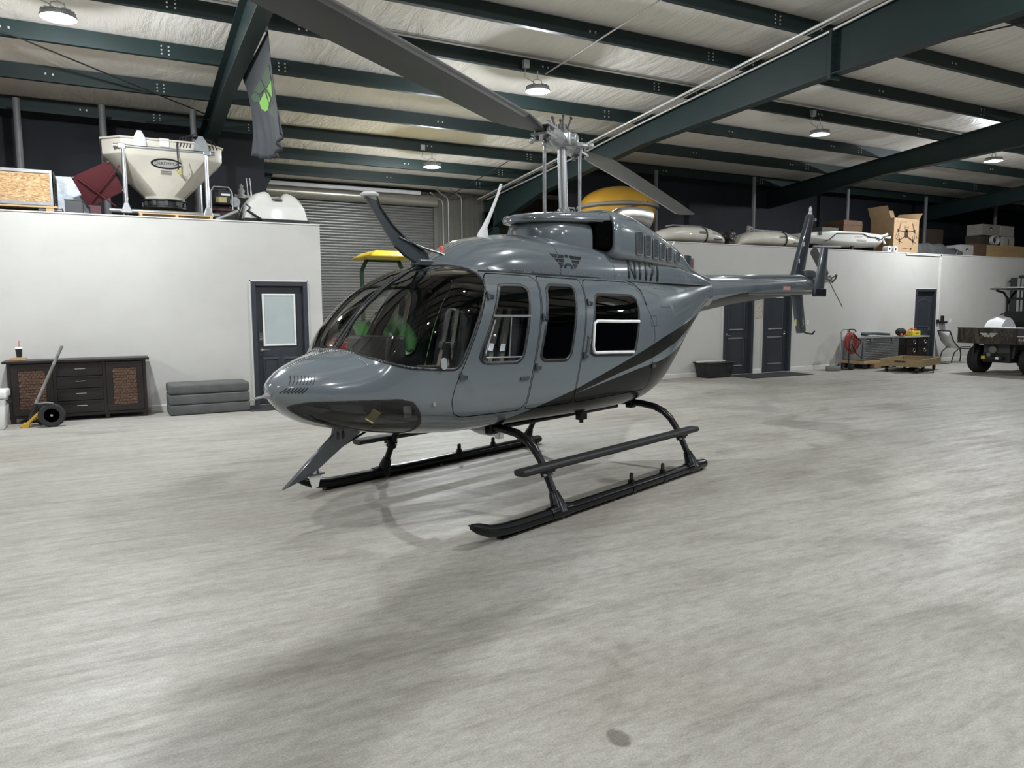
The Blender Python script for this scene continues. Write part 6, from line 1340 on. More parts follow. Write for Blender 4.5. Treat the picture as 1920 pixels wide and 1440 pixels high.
for k in range(2):
    sp = thing('white_spool', 'small white pipe spool %s at the foot of the drone carton' % ('nearest to' if k else 'second from'), 'spool', (18.62+0.26*k, 13.12, ZM+0.02), 0, 'white pipe spools'); sp['label'] = ('white pipe spool right beside the drone carton' if k else 'white pipe spool under the end of the white belly tank')
    b = MB(); b.lathe([(0.035, -0.06), (0.085, -0.06), (0.085, 0.10), (0.035, 0.10), (0.035, -0.06)], (0, 0, 0.087), 18, axis='y'); b.build('spool_ring', WHITE, sp, smooth=0.6)
    b = MB(); b.cyl((0, -0.058, 0.087), (0, 0.09, 0.087), 0.034, 12); b.build('spool_core', BLACK, sp, smooth=0.6)
# drone carton with its flaps open
dc = thing('drone_carton', 'tall brown carton printed with a four-armed drone, flaps open', 'carton', (19.60, 13.62, ZM+0.02))
W_, D_, H_ = 0.56, 0.36, 0.97
for nm, bx in (('front_wall', (-W_, W_, -D_, -D_+0.008, 0, H_)), ('back_wall', (-W_, W_, D_-0.008, D_, 0, H_)), ('side_wall', (-W_, -W_+0.008, -D_, D_, 0, H_)), ('side_wall', (W_-0.008, W_, -D_, D_, 0, H_)), ('bottom', (-W_, W_, -D_, D_, 0, 0.008))):
    b = MB(); b.bb(*bx); b.build(nm, CARD, dc)
b = MB(); b.bar((-W_*0.98, D_-0.004, H_), (-W_*0.98, D_+0.06, H_+0.34), 0.006, 0.006)
for nm, P in (('top_flap', [(-W_, -D_+0.1, H_), (-W_, D_, H_), (-W_-0.16, D_, H_+0.33), (-W_-0.16, -D_+0.1, H_+0.33)]), ('top_flap', [(-W_, D_, H_), (W_, D_, H_), (W_, D_+0.10, H_+0.34), (-W_, D_+0.10, H_+0.34)]), ('top_flap', [(W_, -D_, H_), (W_, D_, H_), (W_+0.10, D_, H_+0.22), (W_+0.14, -D_, H_+0.18)])):
    b = MB(); b.add(P+[(p[0]+0.006, p[1]+0.006, p[2]) for p in P], [(0, 1, 2, 3), (7, 6, 5, 4), (0, 1, 5, 4), (1, 2, 6, 5), (2, 3, 7, 6), (3, 0, 4, 7)]); b.build(nm, CARD, dc)
PRINT = mat('carton_print', (0.035, 0.018, 0.015), 0.7); yF = -D_-0.003
pr = bpy.data.objects.new('drone_print', None); C.objects.link(pr); pr.parent = dc
b = MB(); fz = lambda p, q: (p, yF, q); fz2 = lambda p, q: (p, yF+0.002, q)
b.prism(rrect(-0.075, 0.075, 0.44, 0.64, 0.04), fz, fz2); b.prism(rrect(-0.05, 0.05, 0.60, 0.68, 0.03), fz, fz2); b.build('drone_body', PRINT, pr)
for p, q in (((-0.05, 0.60), (-0.36, 0.63)), ((0.05, 0.60), (0.36, 0.63)), ((-0.05, 0.48), (-0.30, 0.36)), ((0.05, 0.48), (0.30, 0.36))):
    b = MB(); b.bar((p[0], yF, p[1]), (q[0], yF, q[1]), 0.003, 0.024, up=(0, 0, 1)); b.build('drone_arm', PRINT, pr)
    b = MB(); b.prism(rrect(q[0]-0.035, q[0]+0.035, q[1]-0.05, q[1]+0.05, 0.02), fz, fz2); b.build('drone_motor', PRINT, pr)
    s_ = math.copysign(1, q[0])
    for d_ in (((-0.13*s_*-1, -0.20), (0.11*s_*-1, 0.20)), ((0.02*s_, -0.22), (-0.10*s_, 0.24))) if q[1] > 0.5 else (((-0.18, 0.06), (0.14, -0.06)), ((-0.02, 0.14), (0.02, -0.10))):
        b = MB(); b.bar((q[0]+d_[0][0], yF, q[1]+d_[0][1]), (q[0]+d_[1][0], yF, q[1]+d_[1][1]), 0.003, 0.014, up=(1, 0, 0.2)); b.build('drone_propeller', PRINT, pr)
b = MB()
for x in (-0.07, 0.07): b.bar((x, yF, 0.66), (x, yF, 0.78), 0.003, 0.010, up=(1, 0, 0))
b.bar((-0.07, yF, 0.73), (0.07, yF, 0.73), 0.003, 0.010); b.build('drone_frame', PRINT, pr)
v, f = text_mesh('E A V I S I O N', 0.07, 0, 'LEFT', 1.0); b = MB(); b.add([(-0.44+p[0], yF, 0.87+p[1]) for p in v], f); b.build('carton_lettering', mat('carton_print_pale', (0.22, 0.14, 0.08), 0.7), dc, fixn=False)
v, f = text_mesh('EA-VISION', 0.05, 0, 'CENTER', 1.1); b = MB(); b.add([(-0.03+p[0], yF, 0.14+p[1]) for p in v], f); b.build('carton_brand', PRINT, dc, fixn=False); b = MB(); b.prism([(0.22+0.04*math.cos(k*PI/8), 0.14+0.035*math.sin(k*PI/8)) for k in range(16)], fz, fz2); b.build('carton_logo', PRINT, dc)
def simple_box(name, label, cat, x0, x1, y0, y1, z0, z1, m, handle=None, lid=None, group=None):
    t = thing(name, label, cat, ((x0+x1)/2, (y0+y1)/2, z0), 0, group); hx, hy, h = (x1-x0)/2, (y1-y0)/2, z1-z0
    b = MB(); b.bb(-hx, hx, -hy, hy, 0, h*(0.86 if lid else 1)); b.build('box_body', m, t, bevel=0.008)
    if lid: b = MB(); b.bb(-hx-0.012, hx+0.012, -hy-0.012, hy+0.012, h*0.86, h); b.build('box_lid', lid, t, bevel=0.008)
    if handle: b = MB(); b.prism(rrect(handle[0]-0.07, handle[0]+0.07, handle[1]-0.05, handle[1]+0.04, 0.03), lambda p, q: (p, -hy-0.004, q), lambda p, q: (p, -hy-0.001, q)); o = b.build('hand_hole', BLACK, t); b = MB(); b.prism(rrect(handle[0]-0.045, handle[0]+0.045, handle[1]-0.045, handle[1]-0.01, 0.015), lambda p, q: (p, -hy-0.008, q), lambda p, q: (p, -hy-0.004, q)); b.build('handle_grip', WHITE, t)
    return t
simple_box('brown_carton', 'dark brown carton behind the white belly tank', 'carton', 18.05, 18.85, 14.1, 14.7, ZM+0.002, 4.02, CARDDARK, lid=CARDDARK)
simple_box('olive_carton', 'small olive carton behind the middle of the belly tank', 'carton', 17.3, 17.95, 14.2, 14.7, ZM+0.002, 3.80, mat('olive_card', (0.12, 0.125, 0.10), 0.7), lid=mat('olive_card', (0.12, 0.125, 0.10)))
GREYW = mat('grey_painted_wood', (0.30, 0.285, 0.26), 0.6, var=0.12, scale=4)
# grey tarpaulin-covered bundle
tb = thing('covered_bundle', 'long low bundle under a grey tarpaulin on the loft', 'bundle', (21.75, 14.0, ZM))
b = MB(); random.seed(8); rings = []
for i in range(15):
    x = -1.2+2.4*i/14; h = 0.40+0.03*math.sin(i*1.7)-(0.12 if i > 9 else 0)
    rings.append([(x, -0.36, 0.006), (x, -0.35, h*0.8), (x, -0.25, h), (x, 0.25, h), (x, 0.35, h*0.8), (x, 0.36, 0.006)])
b.loft(rings); b.build('tarpaulin', mat('grey_tarp', (0.085, 0.09, 0.09), 0.7, var=0.2, scale=5, bump=0.2), tb, smooth=0.9)
b = MB(); b.tube([(0.75, -0.39, 0.02), (0.85, -0.40, 0.22), (0.65, -0.40, 0.30)], 0.016, 8); b.build('hose_end', GALV, tb, smooth=True)
rk = thing('pipe_rack', 'thin grey pipe rack behind the covered bundle', 'rack', (21.6, 14.9, ZM))
for x in (-0.45, 0.75):
    b = MB(); b.cyl((x, 0, 0.003), (x, 0, 0.78), 0.022, 8); b.build('upright', POSTM, rk, smooth=True)
b = MB(); b.cyl((-0.45, 0, 0.78), (0.9, 0, 0.76), 0.022, 8); b.build('crossbar', POSTM, rk, smooth=True)
simple_box('white_toolbox', 'white box with a round hand hole on the loft edge', 'box', 23.0, 23.68, 13.75, 14.2, ZM+0.002, 3.48, mat('offwhite_plastic', (0.42, 0.415, 0.40), 0.5), (0.0, 0.28))
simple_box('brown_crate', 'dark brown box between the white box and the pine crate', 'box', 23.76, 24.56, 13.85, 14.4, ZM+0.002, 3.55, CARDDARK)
simple_box('brown_carton', 'far brown carton behind the white box with hand hole', 'carton', 23.6, 24.9, 15.5, 15.95, ZM+0.002, 4.18, mat('dark_brown_card', (0.10, 0.07, 0.05), 0.75))
pc = thing('pine_crate', 'long pale pine crate on feet at the right end of the loft', 'crate', (26.35, 14.35, ZM))
b = MB(); b.bb(-1.65, 1.9, -0.38, 0.38, 0.13, 0.50); b.build('crate_core', CARDDARK, pc)
for i in range(4):
    b = MB(); x0 = -1.68+i*0.90; b.bb(x0, x0+0.885, -0.402, -0.381, 0.13, 0.50); b.build('front_board', PINE, pc)
b = MB(); b.bb(-1.70, -1.652, -0.40, 0.40, 0.13, 0.50); b.build('end_board', PINE, pc)
for x in (-1.6, -0.85, 0.0, 0.9, 1.75):
    b = MB(); b.bb(x-0.05, x+0.05, -0.38, 0.38, 0.003, 0.13); b.build('foot', PINE, pc)
zc = ZM+0.505
simple_box('grey_chest', 'grey wooden chest with black handle on top of the stack', 'chest', 24.95, 25.95, 14.25, 14.75, zc+0.345, zc+0.70, GREYW, (0.0, 0.22))
simple_box('grey_chest', 'pale grey square chest right beside the topmost handled chest', 'chest', 26.02, 26.80, 14.25, 14.75, zc+0.345, zc+0.69, mat('pale_grey_wood', (0.40, 0.37, 0.34), 0.6, var=0.15))
simple_box('olive_chest', 'dark olive chest under the topmost handled chest', 'chest', 24.90, 26.12, 14.3, 14.75, zc, zc+0.34, mat('dark_olive', (0.06, 0.055, 0.045), 0.6))
wc = thing('white_cabinet', 'small white cabinet with two doors on the pine crate', 'cabinet', (26.50, 14.45, zc))
b = MB(); b.bb(-0.34, 0.34, -0.2, 0.28, 0, 0.34); b.build('cabinet_body', mat('offwhite_plastic', (0.42, 0.415, 0.40)), wc, bevel=0.006)
for x in (-0.17, 0.17):
    b = MB(); b.bb(x-0.15, x+0.15, -0.216, -0.201, 0.02, 0.25); b.build('cabinet_door', mat('cream_panel', (0.48, 0.46, 0.38), 0.5), wc, bevel=0.004)
b = MB(); b.bb(-0.03, 0.0, -0.222, -0.217, 0.06, 0.26); b.build('door_gap', BLACK, wc)
hc = MB()
for k in range(4): hc.tube([(0.19*math.cos(t*PI/9), 0.03*k, 0.15+0.14*math.sin(t*PI/9)) for t in range(18)], 0.018, 6, closed=True)
o = hc.build('hose_coil', mat('coil_white', (0.45, 0.45, 0.46), 0.5), loc=(25.35, 14.02, zc+0.02), smooth=True); tag(o, 'coiled white hose leaning on the dark olive chest', 'hose')

# ================================================================ things along the right-hand wall
to = thing('tote', 'black plastic tote with pale boards on its lid', 'tote', (12.0, 12.68, 0))
b = MB(); b.loft([[(-0.34, -0.20, 0.003), (0.34, -0.20, 0.003), (0.34, 0.20, 0.003), (-0.34, 0.20, 0.003)], [(-0.40, -0.23, 0.33), (0.40, -0.23, 0.33), (0.40, 0.23, 0.33), (-0.40, 0.23, 0.33)]]); b.build('tub', BLACK, to, bevel=0.015, smooth=0.7)
b = MB(); b.bb(-0.43, 0.43, -0.25, 0.25, 0.325, 0.36); b.build('lid', BLACK, to, bevel=0.012)
for k, (x0, x1, m_) in enumerate(((-0.62, 0.05, GREYW), (-0.50, 0.30, WHITE))):
    b = MB(); b.bb(x0, x1, -0.20+0.16*k, -0.10+0.16*k, 0.362, 0.382); b.build('loose_board', m_, to)
mt = MB(); mt.bb(-0.98, 0.98, -0.40, 0.40, 0, 0.014); o = mt.build('floor_mat', mat('black_mat', (0.016, 0.017, 0.02)), loc=(13.45, 12.33, 0.001), bevel=0.004); tag(o, 'long black floor mat in front of the two dark doors', 'mat')
# pictures and plates on the wall
pf = thing('notice_board', 'mottled paper notice on the wall between the two dark doors', 'notice', (13.625, YW-0.001, 1.33))
b = MB(); b.bb(-0.14, 0.14, -0.008, 0, 0, 0.42); b.build('notice_sheet', mat('notice_paper', (0.42, 0.38, 0.33), 0.7, var=0.35, scale=28), pf)
b = MB(); b.bb(-0.145, 0.145, -0.011, -0.001, 0.41, 0.425); b.build('notice_rail', mat('grey_paint', (0.3, 0.3, 0.3), 0.5), pf)
pf = thing('wall_picture', 'small dark framed picture high on the wall behind the tail', 'picture', (11.42, YW-0.001, 2.47))
b = MB(); b.bb(-0.13, 0.13, -0.025, 0, 0, 0.24); b.build('picture_frame', mat('grey_frame', (0.16, 0.16, 0.17), 0.5), pf, bevel=0.004)
b = MB(); b.bb(-0.10, 0.10, -0.028, -0.024, 0.03, 0.21); b.build('picture_print', mat('dull_red_print', (0.16, 0.06, 0.06), 0.6, var=0.4, scale=14), pf)
def outlet(x, z, label):
    t = thing('wall_outlet', label, 'outlet', (x, YW-0.001, z), 0, 'wall outlets')
    b = MB(); b.bb(-0.038, 0.038, -0.008, 0, -0.06, 0.06); b.build('cover_plate', WHITE, t, bevel=0.003)
    for dz in (-0.025, 0.025):
        b = MB(); b.bb(-0.016, 0.016, -0.011, -0.007, dz-0.016, dz+0.016); b.build('socket', mat('outlet_ivory', (0.55, 0.55, 0.53), 0.4), t, bevel=0.003)
outlet(15.36, 1.20, 'white outlet plate on the wall beside the lower tail fin'); outlet(21.35, 1.17, 'white outlet plate on the wall above the patio chair')
cd = thing('wall_conduit', 'white surface conduit running along the wall top and down beside the arched door', 'conduit', (20.72, YW, 0))
b = MB(); b.bb(-0.02, 0.02, -0.03, -0.001, 1.20, ZM-0.01); b.build('drop', CAPM, cd); b = MB(); b.bb(-1.55, 0.02, -0.03, -0.001, ZM-0.045, ZM-0.012); b.build('run', CAPM, cd)
b = MB(); b.bb(-0.045, 0.045, -0.045, -0.001, 1.10, 1.21); b.build('box', BLACK, cd)
wh = thing('wall_hook', 'black wall-mounted hook with hanging cords beside the arched door', 'hook', (20.90, YW-0.001, 1.08))
b = MB(); b.bb(-0.10, 0.16, -0.10, 0.0, 0.02, 0.08); b.bb(-0.02, 0.06, -0.06, 0.0, 0.08, 0.24); b.build('bracket', BLACK, wh)
b = MB()
for k in range(3): b.tube([(-0.06+0.08*k, -0.06, 0.02), (-0.04+0.08*k, -0.07, -0.10-0.04*k), (0.02+0.07*k, -0.06, -0.16-0.05*k)], 0.007, 6)
b.build('cord', mat('grey_cable', (0.3, 0.3, 0.28)), wh, smooth=True)
# flat grey weight with a wire bail
gw = thing('floor_weight', 'flat grey stand base with a bent wire bail by the wall', 'stand', (15.72, 12.42, 0))
b = MB(); b.prism([(0.21*math.cos(k*PI/8+PI/16), 0.16*math.sin(k*PI/8+PI/16)) for k in range(16)], lambda p, q: (p, q, 0.003), lambda p, q: (p, q, 0.105)); b.build('base', mat('grey_rubber_base', (0.15, 0.15, 0.145), 0.7), gw, bevel=0.015, smooth=0.7)
b = MB(); b.tube([(-0.12, 0.0, 0.10), (-0.12, 0.0, 0.25), (0.06, 0.0, 0.33), (0.09, 0.0, 0.29), (0.09, 0, 0.10)], 0.012, 8); b.build('bail', GALV, gw, smooth=True)
# aluminium tool chest on a wooden cart
ct = thing('wood_cart', 'low brown wooden cart carrying the aluminium chest', 'cart', (17.38, 12.585, 0))
b = MB(); b.bb(-0.72, 0.70, -0.34, 0.34, 0.13, 0.21); b.build('deck', PALLETWOOD, ct, bevel=0.004)
for x, y in ((-0.6, -0.28), (-0.6, 0.28), (0.58, -0.28), (0.58, 0.28)):
    b = MB(); b.cyl((x, y-0.03, 0.062), (x, y+0.03, 0.062), 0.06, 16); b.bb(x-0.03, x+0.03, y-0.035, y+0.035, 0.10, 0.13); b.build('caster', BLACK, ct, smooth=0.6)
b = MB(); b.bb(-0.30, -0.05, -0.34, -0.20, 0.02, 0.13); b.build('end_block', PALLETWOOD, ct)
DIAM = mat('diamond_plate', (0.32, 0.33, 0.34), 0.35, 0.8, var=0.25, scale=22)
ch_ = thing('aluminium_chest', 'ribbed aluminium tool chest on the wooden cart', 'chest', (17.38, 12.585, 0.212))
b = MB(); b.bb(-0.66, 0.66, -0.31, 0.31, 0, 0.56); b.build('chest_body', DIAM, ch_, bevel=0.01)
for i in range(12):
    b = MB(); z = 0.03+i*0.043; b.bb(-0.655, 0.655, -0.320, -0.311, z, z+0.022); b.build('rib', DIAM, ch_, bevel=0.003, seg=1)
b = MB(); b.bb(-0.685, 0.685, -0.33, 0.33, 0.562, 0.60); b.build('lid', ALU, ch_, bevel=0.008)
for x in (-0.45, 0.40):
    b = MB(); b.bb(x-0.04, x+0.04, -0.346, -0.331, 0.48, 0.58); b.build('latch', GALV, ch_)
cl = MB(); random.seed(5)
for k in range(5): cl.tube([(-0.45+0.05*k, -0.20+0.07*k, 0.02), (-0.2, -0.12+0.06*k, 0.05), (0.15, -0.15+0.05*k, 0.045), (0.45, -0.22+0.08*k, 0.02)], 0.03, 6)
o = cl.build('dark_cloth', mat('dark_teal_cloth', (0.035, 0.05, 0.055), 0.85), loc=(17.33, 12.58, 0.845), smooth=True); tag(o, 'crumpled dark cloth lying on the aluminium chest', 'cloth')
# red air hose on a hand truck
ht = thing('hand_truck', 'hand truck hung with coils of red hose and black webbing', 'hand truck', (16.22, 12.50, 0))
for y in (-0.12, 0.12):
    b = MB(); b.tube([(0.02, y, 0.02), (0.0, y, 0.95), (0.05, y*0.7, 1.02), (0.22, y*0.7, 1.02), (0.26, y, 0.96)], 0.016, 10); b.build('rail', GALV if y > 0 else BLACK, ht, smooth=True)
b = MB(); b.bb(-0.12, 0.10, -0.16, 0.16, 0.003, 0.02); b.build('toe_plate', BLACK, ht)
for y in (-0.17, 0.17): 
    b = MB(); b.cyl((0.08, y-0.025, 0.08), (0.08, y+0.025, 0.08), 0.078, 16); b.build('truck_wheel', RUBBER, ht, smooth=0.6)
b = MB()
for k in range(9):
    w_ = 0.16+0.012*(k % 3); cx = -0.03+0.03*(k % 4); b.tube([(cx+w_*math.cos(t*PI/8), -0.14-0.012*k+0.0, 0.72+0.23*math.sin(t*PI/8)-0.01*k) for t in range(16)], 0.011, 6, closed=True)
o = b.build('red_hose', mat('red_hose', (0.27, 0.030, 0.025), 0.5), ht, smooth=True); o['kind'] = 'stuff'
b = MB(); b.tube([(-0.02, -0.26, 0.90), (0.25, -0.28, 0.72), (0.02, -0.27, 0.48), (-0.26, -0.27, 0.55), (-0.10, -0.28, 0.66), (0.06, -0.27, 0.45), (0.30, -0.28, 0.28), (0.34, -0.27, 0.70)], 0.014, 6); b.build('webbing', BLACK, ht, smooth=True)
b = MB(); b.bb(0.02, 0.13, -0.17, -0.10, 0.80, 0.96); b.build('regulator', PALLETWOOD, ht)
# open wooden tray dolly on casters
wd = thing('tray_dolly', 'open tan wooden tray on black casters in front of the chest', 'dolly', (17.42, 11.50, 0), math.radians(17))
TAN = wood('tan_plywood', (0.19, 0.135, 0.06), (0.30, 0.22, 0.11))
b = MB(); b.bb(-0.80, 0.80, -0.43, 0.43, 0.145, 0.165); b.build('tray_bottom', CARDDARK, wd)
for bx in ((-0.82, 0.82, -0.46, -0.43), (-0.82, 0.82, 0.43, 0.46), (-0.82, -0.79, -0.43, 0.43), (0.79, 0.82, -0.43, 0.43)):
    b = MB(); b.bb(bx[0], bx[1], bx[2], bx[3], 0.14, 0.315); b.build('tray_side', TAN, wd, bevel=0.004)
b = MB(); b.prism(rrect(-0.13, 0.13, -0.022, 0.022, 0.02), lambda p, q: (-0.823, p, 0.26+q), lambda p, q: (-0.819, p, 0.26+q)); b.build('hand_slot', BLACK, wd)
for x, y in ((-0.68, -0.34), (-0.68, 0.34), (0.68, -0.34), (0.68, 0.34), (-0.2, -0.34)):
    b = MB(); b.cyl((x, y-0.022, 0.064), (x, y+0.022, 0.064), 0.062, 16); b.bar((x, y, 0.07), (x, y, 0.14), 0.06, 0.05); b.build('caster', BLACK, wd, smooth=0.6)
bl = MB(); bl.ball((0, 0, 0.045), 0.045, 10, sc=(3.0, 1.6, 1)); o = bl.build('blue_rag', mat('blue_rag', (0.035, 0.035, 0.10), 0.85, bump=0.3), loc=(17.40, 11.45, 0.0), smooth=True); tag(o, 'dark blue rag on the floor under the tray dolly', 'rag')
co = MB(); co.tube([(0, 0, 0.008), (0.35, -0.25, 0.008), (0.9, -0.42, 0.008), (1.4, -0.10, 0.008), (1.55, 0.25, 0.008)], 0.008, 6); o = co.build('extension_cord', BLACK, loc=(16.25, 11.15, 0), smooth=True); tag(o, 'thin black cord curving on the floor before the tray dolly', 'cord')
# dark dresser with ring pulls
dr = thing('dresser', 'dark dresser with ring-pull drawers and a pale top beside the arched door', 'dresser', (19.20, 12.72, 0))
b = MB(); b.bb(-0.50, 0.50, -0.18, 0.21, 0.0, 0.75); b.build('carcass', DARKWOOD, dr)
b = MB(); b.bb(-0.53, 0.53, -0.21, 0.22, 0.751, 0.785); b.build('top', mat('pale_stone_top', (0.36, 0.33, 0.28), 0.35), dr, bevel=0.004)
for i in range(2):
    for j in range(3):
        d = bpy.data.objects.new('drawer', None); C.objects.link(d); d.parent = dr; x = -0.235+0.47*i; z = 0.05+0.235*j
        b = MB(); b.bb(x-0.215, x+0.215, -0.198, -0.181, z, z+0.215); b.build('drawer_front', DARKWOOD, d, bevel=0.005)
        b = MB(); b.tube([(x+0.11+0.05*math.cos(t*PI/6), -0.208, z+0.11+0.05*math.sin(t*PI/6)) for t in range(12)], 0.008, 6, closed=True); b.build('ring_pull', mat('pewter', (0.22, 0.22, 0.21), 0.4, 0.8), d, smooth=True)
hb = thing('duffel_bag', 'round black bag with orange trim on the dresser end', 'bag', (18.68, 12.66, 0.787))
b = MB(); b.ball((0, 0, 0.115), 0.115, 16, sc=(1.55, 1.0, 0.98)); b.build('bag_body', mat('black_cloth', (0.012, 0.012, 0.013), 0.8, bump=0.2), hb, smooth=True)
b = MB(); b.ball((-0.10, -0.09, 0.045), 0.04, 10, sc=(1.2, 0.6, 1)); b.ball((0.12, -0.09, 0.045), 0.045, 10, sc=(1.2, 0.6, 1)); b.build('orange_trim', mat('orange_trim', (0.55, 0.14, 0.06), 0.6), hb, smooth=True)
yb = thing('yellow_case', 'yellow case with red straps on the dresser', 'case', (19.22, 12.68, 0.787))
b = MB(); b.bb(-0.17, 0.17, -0.12, 0.12, 0, 0.135); b.build('case_body', mat('case_yellow', (0.62, 0.50, 0.03), 0.5), yb, bevel=0.01)
v, f = text_mesh('SKF', 0.07, 0, 'CENTER', 1.1); b = MB(); b.add([(0.03+p[0], -0.123, 0.07+p[1]) for p in v], f); b.build('case_print', LETTER, yb, fixn=False)
b = MB(); b.tube([(-0.22, -0.02, 0.15), (-0.10, -0.05, 0.22), (-0.05, 0.0, 0.15), (0.05, -0.06, 0.20), (0.16, 0.0, 0.15)], 0.018, 6); b.build('red_strap', mat('red_strap', (0.35, 0.02, 0.03), 0.6), yb, smooth=True)
# patio chair
pcx = thing('patio_chair', 'black-framed patio chair with a white sling seat by the wall', 'chair', (20.88, 12.42, 0), math.radians(-25))
for y in (-0.27, 0.27):
    b = MB(); b.tube([(-0.34, y, 0.01), (-0.26, y, 0.30), (-0.08, y, 0.46), (0.20, y, 0.46)], 0.016, 8); b.build('leg', BLACK, pcx, smooth=True)
    b = MB(); b.tube([(-0.42, y, 0.90), (-0.30, y, 0.62), (-0.12, y, 0.42), (0.28, y, 0.40)], 0.016, 8); b.build('side_rail', BLACK, pcx, smooth=True)
    b = MB(); b.tube([(0.26, y, 0.40), (0.30, y, 0.20), (0.28, y, 0.01)], 0.016, 8); b.build('leg', BLACK, pcx, smooth=True)
b = MB(); b.loft([[(x, y, z) for x, z in ((-0.42, 0.90), (-0.33, 0.66), (-0.20, 0.46), (-0.02, 0.40), (0.27, 0.395))] for y in (-0.255, 0.255)], caps=False, closed=False); o = b.build('sling_seat', WHITE, pcx, smooth=1.0); md = o.modifiers.new('thickness', 'SOLIDIFY'); md.thickness = 0.015
b = MB(); b.tube([(-0.42, -0.27, 0.90), (-0.42, 0.27, 0.90)], 0.016, 8); b.build('top_rail', BLACK, pcx, smooth=True)
mt = MB(); mt.bb(-0.28, 0.28, -0.3, 0.3, 0, 0.012); o = mt.build('door_mat', mat('black_mat', (0.016, 0.017, 0.02)), loc=(20.06, 12.58, 0.001), bevel=0.004); tag(o, 'dark door mat at the arched charcoal door', 'mat')
# rack of red and white panels behind the utility vehicle
pn = thing('panel_rack', 'black rack of tall red and white panels at the right edge', 'rack', (24.55, 12.68, 0))
b = MB(); b.bb(-0.55, 0.6, -0.15, 0.22, 0.003, 0.06); b.build('rack_base', BLACK, pn)
for k, (x, h, m_) in enumerate(((-0.40, 2.42, mat('silver_panel', (0.45, 0.45, 0.45), 0.4)), (-0.20, 2.42, mat('silver_panel', (0.45, 0.45, 0.45))), (0.02, 2.50, mat('red_panel', (0.40, 0.06, 0.04), 0.4)), (0.24, 2.50, mat('pink_panel', (0.55, 0.30, 0.28), 0.4)), (0.46, 2.50, mat('red_panel', (0.4, 0.06, 0.04))))):
    b = MB(); b.bb(x-0.085, x+0.085, -0.06, 0.06, 0.062, h); b.build('panel', m_, pn)
for x in (-0.52, -0.30, -0.09, 0.13, 0.35, 0.57):
    b = MB(); b.bb(x-0.016, x+0.016, -0.08, 0.10, 0.06, 2.44 if x < -0.1 else 2.52); b.build('rack_upright', BLACK, pn)
b = MB(); b.bb(-0.54, 0.59, 0.10, 0.15, 2.30, 2.36); b.build('rack_rail', BLACK, pn)

# ================================================================ utility vehicle
uv = thing('utility_vehicle', 'camouflage utility vehicle with cargo bed and black roof at the right edge', 'vehicle', (18.25, 9.75, 0), math.radians(-3))
# local x forward (away from the tailgate), y to the left of the vehicle
for (x, y) in ((0.05, 0.60), (0.05, -0.60), (1.95, 0.60), (1.95, -0.60)): wheel(uv, (x, y, 0.33), 0.33, 0.27, 'y')
b = MB()
b.bb(-0.55, 0.95, -0.74, 0.74, 0.74, 0.78); b.build('bed_floor', BLACK, uv)
b = MB(); b.bb(-0.58, -0.53, -0.77, 0.77, 0.72, 1.08); tg = b.build('tailgate', CAMO, uv, bevel=0.012)
for y in (-0.75, 0.75):
    b = MB(); b.bb(-0.53, 0.95, y-0.025, y+0.025, 0.74, 1.08); b.build('bed_side', CAMO, uv, bevel=0.01)
b = MB(); b.bb(0.92, 0.97, -0.74, 0.74, 0.74, 1.10); b.build('bed_front', BLACK, uv)
b = MB(); b.bb(-0.60, 0.95, -0.79, 0.79, 1.082, 1.10); b.bb(-0.50, 0.92, -0.72, 0.72, 1.05, 1.081)
b = MB(); b.tube([(-0.585, -0.78, 1.09), (-0.585, 0.78, 1.09)], 0.016, 8); b.build('tailgate_rail', GALV, uv, smooth=True)
EMB = mat('emblem_pale', (0.50, 0.48, 0.44), 0.5); xe = -0.583
def epr(b, poly, c=(0, 0)): b.prism(poly, lambda p, q: (xe, c[0]-p, c[1]+q), lambda p, q: (xe+0.004, c[0]-p, c[1]+q))
em = bpy.data.objects.new('wing_emblem', None); C.objects.link(em); em.parent = uv
for sgn in (-1, 1):
    for pp in ([(0.02, 0.06), (0.20, 0.06), (0.18, 0.035), (0.03, 0.035)], [(0.03, 0.028), (0.165, 0.028), (0.14, 0.004), (0.04, 0.004)], [(0.045, -0.004), (0.12, -0.004), (0.09, -0.03), (0.05, -0.03)]):
        b = MB(); epr(b, [(sgn*p, q) for p, q in pp], (0.03, 0.91)); b.build('emblem_bar', EMB, em)
b = MB(); epr(b, [(-0.025, 0.02), (0.025, 0.02), (0.03, -0.03), (-0.03, -0.03)], (0.03, 0.91)); b.build('emblem_letter', EMB, em)
b = MB(); epr(b, [(-0.10, 0), (0.10, 0), (0.10, 0.02), (-0.10, 0.02)], (-0.70, 0.90)); v, f = text_mesh('4x4', 0.09, 0, 'CENTER'); b.add([(xe, -0.70-p[0], 0.83+p[1]) for p in v], f); b.build('badge_lettering', EMB, uv, fixn=False)
b = MB(); b.bb(-0.596, -0.583, -0.60, -0.52, 0.74, 1.06); b.build('tailgate_latch', BLACK, uv)
for y in (-0.46, 0.46):
    b = MB(); b.prism([(-0.45, 0.40), (-0.40, 0.72), (0.60, 0.72), (0.55, 0.55), (0.40, 0.70), (-0.25, 0.70)], lambda p, q: (p, y-0.02, q), lambda p, q: (p, y+0.02, q)); b.build('wheel_arch', BLACK, uv)
b = MB(); b.bb(-0.30, 2.3, -0.32, 0.32, 0.28, 0.50); b.build('chassis', BLACK, uv, bevel=0.02)
b = MB(); b.bb(-0.30, 0.6, -0.30, 0.30, 0.50, 0.72); b.build('engine_guard', mat('dark_grey_plastic', (0.05, 0.05, 0.05)), uv)
